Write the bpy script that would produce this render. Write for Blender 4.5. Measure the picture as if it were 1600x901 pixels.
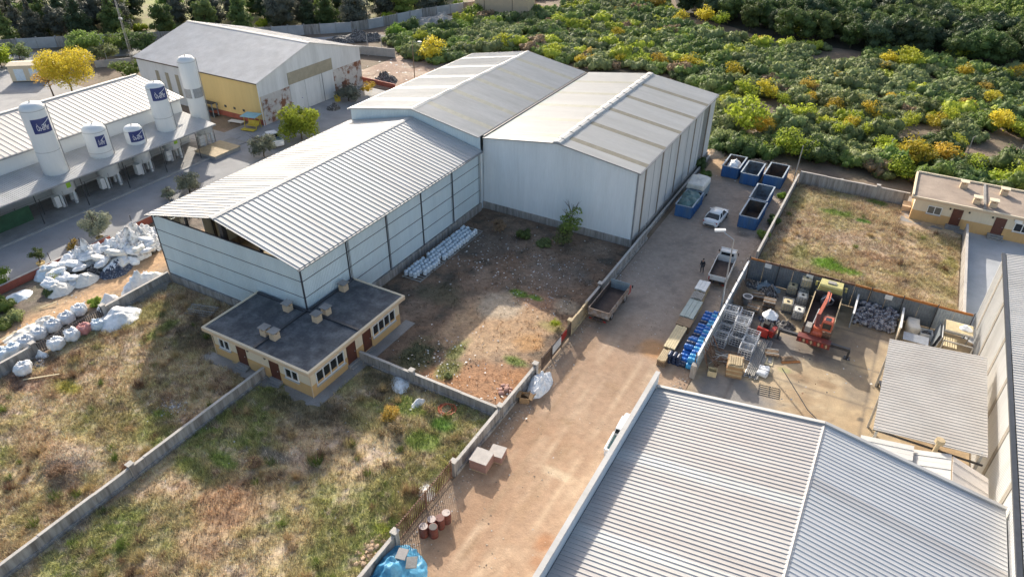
import bpy, math, random
import numpy as np
from mathutils import Vector, Matrix

# ------------------------------------------------------------------ scene, camera, light
for o in list(bpy.data.objects): bpy.data.objects.remove(o)
scene = bpy.context.scene
COL = scene.collection
rad = math.radians
random.seed(7)

CAM_H, FPX = 42.0, 1082.0
YAW, PITCH, ROLL = rad(29.3), rad(33.77), rad(.4)
_f = Vector((-math.sin(YAW)*math.cos(PITCH), math.cos(YAW)*math.cos(PITCH), -math.sin(PITCH)))
_r = Vector((math.cos(YAW), math.sin(YAW), 0)); _u = _r.cross(_f)
_r2 = math.cos(ROLL)*_r + math.sin(ROLL)*_u; _u2 = -math.sin(ROLL)*_r + math.cos(ROLL)*_u
cam_data = bpy.data.cameras.new('camera'); cam = bpy.data.objects.new('camera', cam_data); COL.objects.link(cam)
cam.matrix_world = Matrix(((_r2.x, _u2.x, -_f.x, 0), (_r2.y, _u2.y, -_f.y, 0), (_r2.z, _u2.z, -_f.z, CAM_H), (0, 0, 0, 1)))
cam_data.sensor_width = 36; cam_data.lens = FPX/1600*36; cam_data.clip_start = .5; cam_data.clip_end = 3000
scene.camera = cam

SUN = Vector((-1.55, 1.68, 1.0)).normalized()                 # towards the sun, read off the cast shadows
SUN_EL = math.asin(SUN.z)
world = bpy.data.worlds.new('World'); scene.world = world; world.use_nodes = True
wn = world.node_tree.nodes; wl = world.node_tree.links
bg = wn['Background']; sky = wn.new('ShaderNodeTexSky'); sky.sky_type = 'NISHITA'; sky.sun_disc = False
sky.sun_elevation = SUN_EL; sky.sun_rotation = math.atan2(SUN.x, SUN.y)
sky.air_density = 1.0; sky.dust_density = 3.0; sky.ozone_density = .6
wl.new(sky.outputs[0], bg.inputs[0]); bg.inputs[1].default_value = .148
sun_d = bpy.data.lights.new('sun', 'SUN'); sun_d.energy = 4.4; sun_d.angle = rad(.55); sun_d.color = (1, .92, .80)
sun_o = bpy.data.objects.new('sun', sun_d); COL.objects.link(sun_o)
sun_o.rotation_euler = (-SUN).to_track_quat('-Z', 'Y').to_euler(); sun_o.location = (0, 0, 80)
scene.view_settings.view_transform = 'Standard'; scene.view_settings.look = 'None'
scene.view_settings.exposure = .70; scene.view_settings.gamma = 1; scene.view_settings.use_curve_mapping = False

scene.cycles.max_bounces = 5; scene.cycles.diffuse_bounces = 3; scene.cycles.glossy_bounces = 2; scene.cycles.transmission_bounces = 2

def G(px, py, z=0.0):
    """point of the place at height z that the survey read at a pixel of the photograph"""
    d = _r2*((px-800)/FPX) - _u2*((py-450.5)/FPX) + _f
    t = (z-CAM_H)/d.z
    return Vector((d.x*t, d.y*t, z))

# ------------------------------------------------------------------ materials
MATS = {}
def mat(name, col, rough=.75, metal=0., var=.18, scale=1.2, fine=14., col2=None, amt=.5, sc2=.7, soft=.12, bump=0., bsc=18., streak=False, sax=None, spec=.5, leaf=0., objrand=0., attr=None, alpha=None):
    m = bpy.data.materials.new(name); m.use_nodes = True; MATS[name] = m
    nt = m.node_tree; N = nt.nodes; L = nt.links; N.clear()
    out = N.new('ShaderNodeOutputMaterial')
    geo = N.new('ShaderNodeNewGeometry'); vec = geo.outputs['Position']
    if streak:
        mp = N.new('ShaderNodeMapping'); mp.inputs['Scale'].default_value = {'x': (.1, 1, 1), 'y': (1, .1, 1)}.get(sax, (1, 1, .12)); L.new(vec, mp.inputs[0]); vec = mp.outputs[0]
    def noise(s, det=4., rough_=.6):
        n = N.new('ShaderNodeTexNoise'); n.inputs['Scale'].default_value = s; n.inputs['Detail'].default_value = det
        n.inputs['Roughness'].default_value = rough_; L.new(vec, n.inputs['Vector']); return n.outputs['Fac']
    def mixc(a, b, fac, mode='MIX'):
        n = N.new('ShaderNodeMix'); n.data_type = 'RGBA'; n.blend_type = mode
        for s, v in ((6, a), (7, b)):
            if isinstance(v, tuple): n.inputs[s].default_value = (*v, 1)
            else: L.new(v, n.inputs[s])
        if isinstance(fac, float): n.inputs[0].default_value = fac
        else: L.new(fac, n.inputs[0])
        return n.outputs[2]
    def ramp(f, a, b):
        n = N.new('ShaderNodeMapRange'); n.inputs[1].default_value = a; n.inputs[2].default_value = b; L.new(f, n.inputs[0]); return n.outputs[0]
    if attr:
        at = N.new('ShaderNodeAttribute'); at.attribute_name = attr; c = at.outputs['Color']
    else:
        c = tuple(col)
    if col2 is not None:
        n2 = noise(sc2, 6., .65); th = 1-amt
        th = .3+.4*th
        c = mixc(c, tuple(col2), ramp(n2, th-soft, th+soft))
    if var > 0:
        g1 = ramp(noise(scale, 3.), .3, .7); g2 = ramp(noise(fine, 3., .7), .25, .75)
        lo = 1-var; hi = 1+var
        v1 = mixc((lo,)*3, (hi,)*3, g1); v2 = mixc((lo,)*3, (hi,)*3, g2)
        c = mixc(c, v1, 1., 'MULTIPLY'); c = mixc(c, v2, 1., 'MULTIPLY')
    if objrand > 0:
        oi = N.new('ShaderNodeObjectInfo'); hs = N.new('ShaderNodeHueSaturation')
        mr = N.new('ShaderNodeMapRange'); mr.inputs[3].default_value = 1-objrand; mr.inputs[4].default_value = 1+objrand
        L.new(oi.outputs['Random'], mr.inputs[0]); L.new(mr.outputs[0], hs.inputs['Value'])
        mr2 = N.new('ShaderNodeMapRange'); mr2.inputs[3].default_value = .5-objrand*.06; mr2.inputs[4].default_value = .5+objrand*.06
        mm = N.new('ShaderNodeMath'); mm.operation = 'FRACT'; m3 = N.new('ShaderNodeMath'); m3.operation = 'MULTIPLY'; m3.inputs[1].default_value = 17.3
        L.new(oi.outputs['Random'], m3.inputs[0]); L.new(m3.outputs[0], mm.inputs[0]); L.new(mm.outputs[0], mr2.inputs[0]); L.new(mr2.outputs[0], hs.inputs['Hue'])
        if isinstance(c, tuple): hs.inputs['Color'].default_value = (*c, 1)
        else: L.new(c, hs.inputs['Color'])
        c = hs.outputs[0]
    b = N.new('ShaderNodeBsdfPrincipled')
    if isinstance(c, tuple): b.inputs['Base Color'].default_value = (*c, 1)
    else: L.new(c, b.inputs['Base Color'])
    b.inputs['Roughness'].default_value = rough; b.inputs['Metallic'].default_value = metal
    b.inputs['Specular IOR Level'].default_value = spec
    if bump > 0:
        bn = N.new('ShaderNodeBump'); bn.inputs['Strength'].default_value = bump; bn.inputs['Distance'].default_value = .1
        L.new(noise(bsc, 5., .65), bn.inputs['Height']); L.new(bn.outputs[0], b.inputs['Normal'])
    sh = b.outputs[0]
    if leaf > 0:
        t = N.new('ShaderNodeBsdfTranslucent')
        if isinstance(c, tuple): t.inputs[0].default_value = (*c, 1)
        else: L.new(c, t.inputs[0])
        mx = N.new('ShaderNodeMixShader'); mx.inputs[0].default_value = leaf
        L.new(sh, mx.inputs[1]); L.new(t.outputs[0], mx.inputs[2]); sh = mx.outputs[0]
    L.new(sh, out.inputs[0])
    return m

# ------------------------------------------------------------------ mesh builder
class MB:
    def __init__(s): s.v = []; s.f = []
    def add(s, vs, fs):
        k = len(s.v); s.v.extend([tuple(p) for p in vs]); s.f.extend([tuple(i+k for i in f) for f in fs]); return s
    def box(s, x0, x1, y0, y1, z0, z1):
        return s.add([(x0,y0,z0),(x1,y0,z0),(x1,y1,z0),(x0,y1,z0),(x0,y0,z1),(x1,y0,z1),(x1,y1,z1),(x0,y1,z1)],
                     [(0,3,2,1),(4,5,6,7),(0,1,5,4),(1,2,6,5),(2,3,7,6),(3,0,4,7)])
    def obox(s, c, ax, ay, az):
        """box from centre and three half-axis vectors"""
        c, ax, ay, az = map(Vector, (c, ax, ay, az))
        return s.add([c-ax-ay-az, c+ax-ay-az, c+ax+ay-az, c-ax+ay-az, c-ax-ay+az, c+ax-ay+az, c+ax+ay+az, c-ax+ay+az],
                     [(0,3,2,1),(4,5,6,7),(0,1,5,4),(1,2,6,5),(2,3,7,6),(3,0,4,7)])
    def bar(s, p, q, w, h=None, up=(0,0,1)):
        p, q = Vector(p), Vector(q); h = h or w; d = (q-p); L = d.length
        if L < 1e-6: return s
        d /= L; u = Vector(up)
        if abs(d.dot(u)) > .98: u = Vector((1,0,0))
        a = d.cross(u).normalized(); b = a.cross(d)
        return s.obox((p+q)/2, a*w/2, d*L/2, b*h/2)
    def cyl(s, p, q, r0, r1=None, n=10, cap=True):
        p, q = Vector(p), Vector(q); r1 = r0 if r1 is None else r1
        d = (q-p).normalized(); u = Vector((0,0,1)) if abs(d.z) < .9 else Vector((1,0,0))
        a = d.cross(u).normalized(); b = d.cross(a)
        vs = []
        for c, r in ((p, r0), (q, r1)):
            for i in range(n):
                t = 2*math.pi*i/n; vs.append(c+a*math.cos(t)*r+b*math.sin(t)*r)
        fs = [(i, i+n, (i+1) % n+n, (i+1) % n) for i in range(n)]
        if cap: fs += [tuple(range(n)), tuple(range(2*n-1, n-1, -1))]
        return s.add(vs, fs)
    def tube(s, pts, r, n=6):
        for a, b in zip(pts[:-1], pts[1:]): s.cyl(a, b, r, r, n)
        return s
    def lathe(s, c, prof, n=14):
        c = Vector(c); vs = []; m = len(prof)
        for r, z in prof:
            for i in range(n):
                t = 2*math.pi*i/n; vs.append((c.x+r*math.cos(t), c.y+r*math.sin(t), c.z+z))
        fs = [(j*n+i, j*n+(i+1) % n, (j+1)*n+(i+1) % n, (j+1)*n+i) for j in range(m-1) for i in range(n)]
        fs += [tuple(range(n-1, -1, -1)), tuple(range((m-1)*n, m*n))]
        return s.add(vs, fs)
    def prism(s, poly, z0, z1):
        n = len(poly)
        vs = [(x, y, z0) for x, y in poly]+[(x, y, z1) for x, y in poly]
        return s.add(vs, [tuple(range(n-1, -1, -1)), tuple(range(n, 2*n))]+[(i, (i+1) % n, (i+1) % n+n, i+n) for i in range(n)])
    def wedge(s, prof, y0, y1, axis='y'):
        """polygon prof of (a,z) extruded along an axis"""
        n = len(prof)
        f = (lambda a, t, z: (a, t, z)) if axis == 'y' else (lambda a, t, z: (t, a, z))
        vs = [f(a, y0, z) for a, z in prof]+[f(a, y1, z) for a, z in prof]
        return s.add(vs, [tuple(range(n)), tuple(range(2*n-1, n-1, -1))]+[(i, i+n, (i+1) % n+n, (i+1) % n) for i in range(n)])
    def sheet(s, pts):
        return s.add(pts, [tuple(range(len(pts)))])
    def mesh(s, name, m=None, smooth=False):
        me = bpy.data.meshes.new(name); me.from_pydata(s.v, [], s.f); me.update()
        if m: me.materials.append(MATS[m])
        if smooth:
            me.polygons.foreach_set('use_smooth', [True]*len(me.polygons))
        return me
    def build(s, name, m, parent=None, smooth=False, world=True):
        """one mesh object; with a parent the coordinates are world coordinates unless world=False"""
        me = s.mesh(name, m, smooth)
        o = bpy.data.objects.new(name, me); COL.objects.link(o)
        if parent is not None:
            o.parent = parent
            if world:
                rp = root_loc(parent)
                me.transform(Matrix.Translation(-rp))
        return o

def root_loc(p):
    l = Vector((0, 0, 0))
    while p is not None:
        l = l+p.location; p = p.parent
    return l
def tag(o, label, cat, group=None):
    o['label'] = label; o['category'] = cat
    if group: o['group'] = group
    return o
def thing(name, label, cat, loc=(0,0,0), rz=0., group=None):
    o = bpy.data.objects.new(name, None); COL.objects.link(o); o.location = loc; o.rotation_euler = (0, 0, rz)
    o.empty_display_size = .3
    return tag(o, label, cat, group)
def struct(o): o['kind'] = 'structure'; return o
def stuff(o): o['kind'] = 'stuff'; return o
def inst(me, name, parent=None, loc=(0,0,0), rot=(0,0,0), scale=(1,1,1)):
    o = bpy.data.objects.new(name, me); COL.objects.link(o); o.parent = parent
    o.location = loc; o.rotation_euler = rot; o.scale = scale
    return o
def copy_tree(o, parent=None):
    c = o.copy(); COL.objects.link(c); c.parent = parent
    for ch in list(o.children): copy_tree(ch, c)
    return c
def nth(k):
    w = ('', 'first', 'second', 'third', 'fourth', 'fifth', 'sixth', 'seventh', 'eighth', 'ninth', 'tenth')
    if k <= 10: return w[k]
    return '%d%s' % (k, 'th' if 10 < k % 100 < 14 else {1: 'st', 2: 'nd', 3: 'rd'}.get(k % 10, 'th'))
def relabel(o, label): o['label'] = label; return o

# value noise in numpy, for relief and for where plants grow
_lat = np.random.RandomState(11).rand(256, 256)
def vn(x, y, s, seed=0):
    x = np.asarray(x, float)/s+seed*17.31; y = np.asarray(y, float)/s+seed*9.77
    i = np.floor(x).astype(int); j = np.floor(y).astype(int); fx = x-i; fy = y-j
    fx = fx*fx*(3-2*fx); fy = fy*fy*(3-2*fy)
    a = _lat[i % 256, j % 256]; b = _lat[(i+1) % 256, j % 256]; c = _lat[i % 256, (j+1) % 256]; d = _lat[(i+1) % 256, (j+1) % 256]
    return (a*(1-fx)+b*fx)*(1-fy)+(c*(1-fx)+d*fx)*fy
def fbm(x, y, s, seed=0, o=4):
    t = 0; a = .5; w = 0
    for k in range(o):
        t = t+a*vn(x, y, s/2**k, seed+k); w += a; a *= .55
    return t/w

def raw_mesh(name, v, f, m, col=None, smooth=False):
    """numpy vertices (n,3), faces (m,k) all the same size"""
    me = bpy.data.meshes.new(name); n, k = f.shape
    me.vertices.add(len(v)); me.vertices.foreach_set('co', np.asarray(v, np.float32).ravel())
    me.loops.add(n*k); me.loops.foreach_set('vertex_index', f.astype(np.int32).ravel())
    me.polygons.add(n); me.polygons.foreach_set('loop_start', np.arange(0, n*k, k, dtype=np.int32))
    if smooth: me.polygons.foreach_set('use_smooth', np.ones(n, bool))
    me.update(calc_edges=True); me.validate()
    if m: me.materials.append(MATS[m])
    if col is not None:
        a = me.color_attributes.new('Col', 'FLOAT_COLOR', 'POINT')
        a.data.foreach_set('color', np.c_[col, np.ones(len(col))].astype(np.float32).ravel())
    return me
# ------------------------------------------------------------------ the palette
mat('roof_steel', (.47, .468, .46), .58, .0, .07, .5, 9, col2=(.40, .395, .38), amt=.4, sc2=.8, soft=.22, streak=True, sax='x')
mat('roof_steel_fresh', (.47, .465, .455), .6, .0, .07, .5, 9, col2=(.40, .39, .37), amt=.4, sc2=.8, soft=.22, streak=True, sax='x')
mat('roof_stained', (.44, .436, .43), .6, .0, .07, .5, 9, col2=(.36, .32, .30), amt=.40, sc2=.4, soft=.25, streak=True, sax='x')
mat('roof_bright', (.57, .57, .57), .55, .0, .06, .5, 9, col2=(.49, .49, .485), amt=.4, sc2=.6, soft=.22, streak=True, sax='x')
mat('roof_patch', (.49, .485, .48), .5, .0, .05, .5, 9, col2=(.42, .39, .365), amt=.4, sc2=.5, soft=.2, streak=True, sax='x')
mat('roof_aged', (.46, .46, .45), .62, .0, .08, .5, 9, col2=(.385, .38, .365), amt=.45, sc2=.8, soft=.2, streak=True, sax='x')
mat('roof_cream', (.53, .515, .485), .62, .0, .07, .5, 9, col2=(.49, .47, .43), amt=.4, sc2=.8, soft=.2, streak=True, sax='x')
mat('roof_dusty', (.66, .63, .60), .65, .0, .09, .4, 7, col2=(.55, .515, .48), amt=.45, sc2=.5, soft=.2)
mat('roof_ochre', (.60, .545, .49), .55, 0, .06, .5, 5)
mat('skylight_white', (.80, .80, .79), .35, 0, .05, 1, 8)
mat('skylight_brown', (.31, .275, .20), .55, 0, .12, 1.2, 6)
mat('skylight_pale', (.44, .42, .33), .55, 0, .1, 1.2, 6)
mat('clad_blue', (.62, .71, .735), .45, 0, .05, .5, 5, col2=(.55, .65, .685), amt=.4, sc2=.6, soft=.2, streak=True)
mat('clad_pale', (.75, .79, .81), .45, 0, .05, .5, 5, col2=(.68, .73, .75), amt=.4, sc2=.7, soft=.2, streak=True)
mat('clad_grey', (.66, .66, .65), .5, 0, .06, .5, 5, col2=(.45, .45, .44), amt=.3, sc2=.5, soft=.15, streak=True)
mat('strip_brown', (.20, .165, .125), .6, 0, .2, 1.5, 8)
mat('cage_pale', (.60, .61, .62), .45, .1, .1, 3, 10)
mat('strip_taupe', (.25, .23, .20), .6, 0, .12, 1.5, 8)
mat('roof_shed', (.38, .365, .345), .65, .0, .09, .4, 7, col2=(.36, .335, .31), amt=.45, sc2=.5, soft=.2)
mat('yard_attr', (1, 1, 1), .85, 0, .14, 1.2, 9, attr='Col', bump=.2, bsc=6)
mat('trim_dark', (.045, .05, .06), .5, 0, .15, 2, 8)
mat('trim_grey', (.28, .29, .30), .5, .2, .12, 2, 8)
mat('steel_dark', (.07, .07, .075), .5, .4, .15, 2, 8)
mat('steel_galv', (.42, .43, .44), .4, .6, .12, 3, 10)
mat('concrete', (.38, .36, .335), .85, 0, .14, .8, 7, col2=(.17, .15, .135), amt=.40, sc2=2.2, soft=.14, bump=.2, streak=True)
mat('concrete_top', (.46, .43, .39), .85, 0, .12, .8, 7, bump=.2)
mat('concrete_slab', (.31, .30, .285), .85, 0, .14, .5, 6, col2=(.21, .20, .19), amt=.4, sc2=.35, soft=.2, bump=.15)
mat('concrete_pale', (.44, .45, .46), .8, 0, .08, .5, 6, col2=(.34, .35, .36), amt=.3, sc2=.3, soft=.15)
mat('yard_concrete', (.47, .365, .235), .85, 0, .12, .5, 7, col2=(.25, .20, .15), amt=.42, sc2=.22, soft=.14, bump=.15)
mat('asphalt', (.30, .30, .305), .85, 0, .1, .3, 9, col2=(.24, .24, .245), amt=.4, sc2=.18, soft=.2, bump=.15)
mat('asphalt_old', (.32, .315, .315), .85, 0, .12, .3, 9, col2=(.23, .23, .235), amt=.45, sc2=.2, soft=.15, bump=.15)
mat('kerb_stone', (.38, .37, .35), .85, 0, .15, 1, 7)
mat('dirt_field', (.25, .175, .125), .95, 0, .22, .15, 3, col2=(.12, .10, .06), amt=.5, sc2=.1, soft=.15, bump=.5, bsc=3)
mat('ground_attr', (1, 1, 1), .95, 0, .26, 2.2, 13, attr='Col', bump=.8, bsc=6)
mat('lane_attr', (1, 1, 1), .95, 0, .13, 1.6, 9, attr='Col', bump=.45, bsc=5)
mat('grass_attr', (1, 1, 1), .8, 0, .1, 2, 20, attr='Col', leaf=.3)
mat('litter_attr', (1, 1, 1), .7, 0, .1, 3, 20, attr='Col')
mat('render_cream', (.70, .60, .44), .85, 0, .05, .8, 9, col2=(.60, .50, .36), amt=.3, sc2=.8, soft=.15, streak=True)
mat('render_ochre', (.60, .38, .165), .85, 0, .06, .8, 9, col2=(.50, .30, .13), amt=.3, sc2=.8, soft=.15, streak=True)
mat('render_peach', (.60, .45, .30), .85, 0, .06, .8, 9)
mat('roof_felt', (.062, .068, .078), .8, 0, .25, .6, 6, col2=(.15, .16, .17), amt=.34, sc2=.8, soft=.14, bump=.3)
mat('roof_screed', (.36, .285, .225), .9, 0, .12, .5, 6, col2=(.26, .205, .165), amt=.45, sc2=.35, soft=.15, bump=.2)
mat('warehouse_ochre', (.66, .49, .21), .8, 0, .05, .4, 5, col2=(.58, .42, .18), amt=.3, sc2=.3, soft=.2, streak=True)
mat('peeling', (.50, .47, .44), .85, 0, .1, .6, 7, col2=(.20, .085, .045), amt=.42, sc2=.55, soft=.05)
mat('brick_red', (.30, .11, .07), .9, 0, .2, 1, 9)
mat('wall_red', (.36, .10, .065), .85, 0, .12, 1, 8, col2=(.25, .09, .07), amt=.35, sc2=.6)
mat('door_brown', (.105, .035, .022), .5, 0, .15, 3, 10)
mat('frame_white', (.74, .74, .72), .45, 0, .04, 3, 10)
mat('glass_dark', (.02, .024, .028), .12, 0, 0, spec=.6)
mat('glass_blind', (.14, .135, .12), .25, 0, .1, 4, 10)
mat('tank_white', (.70, .72, .72), .38, 0, .03, .5, 5, col2=(.62, .64, .645), amt=.35, sc2=.5, soft=.2, streak=True)
mat('logo_blue', (.018, .035, .155), .4, 0, .05)
mat('logo_white', (.8, .8, .8), .5, 0, 0)
mat('sticker_green', (.30, .55, .03), .5, 0, .05)
mat('sign_white', (.7, .7, .68), .5, 0, .05)
mat('metal_rust', (.17, .085, .05), .8, .1, .25, 2, 9, col2=(.28, .20, .15), amt=.4, sc2=2)
mat('metal_brown', (.10, .07, .055), .7, .1, .25, 2, 9)
mat('bed_rust', (.24, .17, .125), .75, .1, .22, 1.6, 9, col2=(.38, .36, .34), amt=.35, sc2=1.4)
mat('bed_floor', (.085, .06, .05), .85, 0, .3, 1.2, 9)
mat('truck_red', (.38, .035, .025), .4, 0, .1, 2, 8)
mat('truck_blue_grey', (.22, .27, .30), .55, 0, .15, 2, 8)
mat('car_white', (.76, .77, .78), .18, 0, .02, 2, 8, spec=.6)
mat('truck_white', (.66, .66, .65), .4, 0, .08, 2, 8, col2=(.45, .42, .38), amt=.25, sc2=2)
mat('tyre', (.018, .018, .018), .85, 0, .2, 5, 20)
mat('rim', (.45, .45, .46), .35, .7, .05)
mat('lamp_red', (.35, .015, .012), .3, 0, 0)
mat('lamp_clear', (.75, .75, .72), .15, 0, 0)
mat('plastic_black', (.022, .022, .024), .5, 0, .1)
mat('skip_blue', (.035, .12, .30), .55, 0, .16, 1.2, 8, col2=(.07, .14, .24), amt=.4, sc2=1.3, soft=.1, streak=True)
mat('skip_inside', (.075, .065, .06), .8, 0, .3, 1.2, 8, col2=(.16, .09, .05), amt=.4, sc2=1.)
mat('skip_rim', (.30, .36, .42), .55, .1, .15, 2, 8)
mat('skip_inner_pale', (.20, .25, .30), .6, .1, .2, 1.5, 8, col2=(.11, .09, .075), amt=.35, sc2=.9)
mat('tarp_green', (.075, .15, .15), .6, 0, .25, 1.2, 8, col2=(.14, .21, .20), amt=.4, sc2=1.4, bump=.4, bsc=5)
mat('tarp_blue', (.055, .26, .44), .5, 0, .14, 1.2, 8, col2=(.12, .37, .55), amt=.35, sc2=1.6, bump=.5, bsc=4)
mat('bag_white', (.88, .88, .87), .55, 0, .06, 2, 10, col2=(.70, .71, .72), amt=.35, sc2=2.4, bump=.4, bsc=6)
mat('bag_blueish', (.66, .74, .79), .55, 0, .08, 2, 10, bump=.4, bsc=6)
mat('bag_pink', (.66, .28, .25), .6, 0, .1, 2, 10, bump=.4, bsc=6)
mat('bag_cream', (.78, .74, .66), .6, 0, .1, 2, 10, col2=(.56, .53, .48), amt=.35, sc2=2, bump=.4, bsc=6)
mat('bag_grey', (.66, .68, .70), .55, 0, .1, 2, 10, bump=.4, bsc=6)
mat('scrap_white', (.84, .82, .79), .7, 0, .18, 1.4, 7, col2=(.22, .21, .20), amt=.30, sc2=1.7, soft=.08, bump=.8, bsc=5)
mat('scrap_navy', (.04, .055, .09), .6, 0, .4, 3, 12, col2=(.3, .32, .36), amt=.3, sc2=5, soft=.04, bump=.8, bsc=8)
mat('scrap_dark', (.07, .065, .062), .8, 0, .4, 3, 12, col2=(.34, .32, .3), amt=.35, sc2=4, soft=.05, bump=.8, bsc=8)
mat('drum_red', (.17, .042, .03), .6, 0, .2, 3, 10, col2=(.10, .05, .04), amt=.4, sc2=3)
mat('drum_lid', (.36, .30, .28), .55, .1, .2, 3, 10)
mat('drum_blue', (.02, .14, .46), .38, 0, .1, 2, 8)
mat('drum_cyan', (.045, .30, .58), .38, 0, .1, 2, 8)
mat('drum_navy', (.02, .035, .08), .4, 0, .15, 2, 8)
mat('drum_white', (.60, .68, .74), .45, 0, .1, 3, 12)
mat('tote_white', (.64, .63, .57), .5, 0, .08, 2, 8)
mat('tote_cream', (.58, .49, .29), .5, 0, .1, 2, 8)
mat('cardboard', (.38, .24, .125), .85, 0, .12, 2, 9)
mat('timber', (.46, .36, .22), .85, 0, .15, 2, 9)
mat('timber_pale', (.60, .50, .31), .8, 0, .1, 2, 9)
mat('timber_brown', (.24, .165, .105), .85, 0, .2, 2, 9)
mat('timber_grey', (.30, .285, .26), .85, 0, .15, 2, 9)
mat('board_green', (.33, .39, .37), .6, 0, .1, 1.5, 8)
mat('tile_pink', (.36, .205, .165), .8, 0, .1, 2, 9)
mat('tile_top', (.42, .385, .355), .8, 0, .1, 2, 9)
mat('stone_grey', (.33, .315, .29), .9, 0, .2, 1, 6, bump=.5)
mat('stone_warm', (.50, .36, .24), .9, 0, .2, 1, 6, bump=.5)
mat('crane_orange', (.50, .115, .06), .45, 0, .12, 2, 8)
mat('crane_dark', (.16, .035, .028), .5, 0, .15, 2, 8)
mat('cab_yellow', (.46, .42, .16), .45, 0, .1, 2, 8)
mat('hose_orange', (.48, .095, .04), .6, 0, .1)
mat('umbrella_blue', (.06, .06, .33), .7, 0, .3, 6, 12)
mat('swing_teal', (.30, .52, .58), .6, 0, .1)
mat('swing_yellow', (.55, .42, .05), .6, 0, .1)
mat('green_net', (.035, .095, .05), .8, 0, .2, 1, 8)
mat('sheet_grey', (.13, .15, .165), .6, 0, .18, .8, 7, col2=(.20, .22, .235), amt=.4, sc2=.7, soft=.15)
mat('sheet_pale', (.36, .40, .42), .6, 0, .15, .8, 7)
mat('rust_orange', (.36, .145, .04), .85, 0, .25, 1.5, 8)
mat('scrap_blocks', (.34, .35, .38), .6, .1, .35, 4, 12, col2=(.09, .08, .10), amt=.45, sc2=3.5, soft=.05)
mat('skin', (.34, .20, .14), .6, 0, 0)
mat('cloth_dark', (.018, .020, .026), .85, 0, .1)
mat('cloth_grey', (.05, .055, .065), .85, 0, .1)
mat('lamp_head', (.68, .69, .70), .4, 0, .03)
mat('soil_red', (.40, .20, .10), .95, 0, .2, 1.5, 9, bump=.6)
mat('bark', (.085, .062, .045), .9, 0, .25, 2, 10)
mat('floor_inside', (.50, .40, .25), .9, 0, .12, .6, 6)
for _n, _c, _l in (('leaf_dark', (.115, .165, .055), .35), ('leaf_mid', (.185, .255, .065), .4), ('leaf_sage', (.220, .260, .105), .4), ('leaf_green', (.19, .29, .045), .4),
               ('leaf_yellow', (.54, .42, .05), .42), ('leaf_lime', (.38, .43, .05), .45), ('leaf_orange', (.50, .36, .08), .4), ('leaf_brown', (.28, .20, .12), .3),
               ('leaf_pine', (.065, .095, .048), .2), ('leaf_grey', (.125, .135, .105), .25), ('leaf_olive', (.26, .28, .20), .3)):
    mat(_n, _c, .65, 0, .22, .8, 4., leaf=_l, objrand=.28, spec=.25)
# ------------------------------------------------------------------ ground, lots and roads
RS = np.random.RandomState(5)
STRAW, BROWN, GREEN, OLIVE = (.55, .42, .245), (.36, .245, .155), (.185, .25, .05), (.36, .325, .145)
RED, PALE, DARK, TAN = (.37, .19, .09), (.54, .42, .32), (.085, .072, .055), (.46, .33, .195)
def blend(c, col, w):
    w = np.clip(w, 0, 1)[..., None]; return c*(1-w)+np.array(col)*w
def patch(c, X, Y, px, py, rx, ry, col, s=1., seed=0, rz=0.):
    p = G(px, py); dx, dy = X-p.x, Y-p.y
    ca, sa = math.cos(rz), math.sin(rz); u, v = (dx*ca+dy*sa)/rx, (-dx*sa+dy*ca)/ry
    d = np.sqrt(u*u+v*v)+.9*(fbm(X, Y, 1.3, 31+seed)-.5)
    return blend(c, col, s*np.clip((1.15-d)/.5, 0, 1))
def col_grass(X, Y, seed, green=.5):
    n1, n2, n3 = fbm(X, Y, 5., seed), fbm(X, Y, 1.6, seed+5), fbm(X, Y, .7, seed+9)
    c = np.ones(X.shape+(3,))*np.array(STRAW)
    c = blend(c, BROWN, (n2-.45)*3.2); c = blend(c, OLIVE, (n1-.56+.12*green)*5); c = blend(c, GREEN, (n1*.6+n3*.4-.64+.1*green)*6)
    c = blend(c, PALE, (n3-.54)*4); c = blend(c, (.17, .13, .09), (fbm(X, Y, .9, seed+13)-.58)*4)
    return c
def colA(X, Y):
    c = col_grass(X, Y, 1, .65)
    for a in ((115, 722, 2.6, 1.9, PALE, .9), (100, 745, 2, 1., (.33, .22, .16), .6), (232, 492, 1.4, 3.0, OLIVE, .9), (250, 520, .8, 2.5, GREEN, .7), (105, 605, 1.6, .8, (.34, .31, .06), .9),
              (255, 650, 1.2, .5, GREEN, .8), (60, 700, 3, 1.4, BROWN, .6), (40, 600, 3, 1.2, (.22, .13, .10), .7), (70, 560, 2.5, .9, DARK, .7), (330, 520, 4, 3.5, (.15, .115, .08), .75), (180, 660, 2.5, 1.5, (.32, .24, .12), .5)):  # wide dark oval at the hall front: dark weeds plus painted shade
        c = patch(c, X, Y, *a, seed=int(a[0]))
    return c
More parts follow.
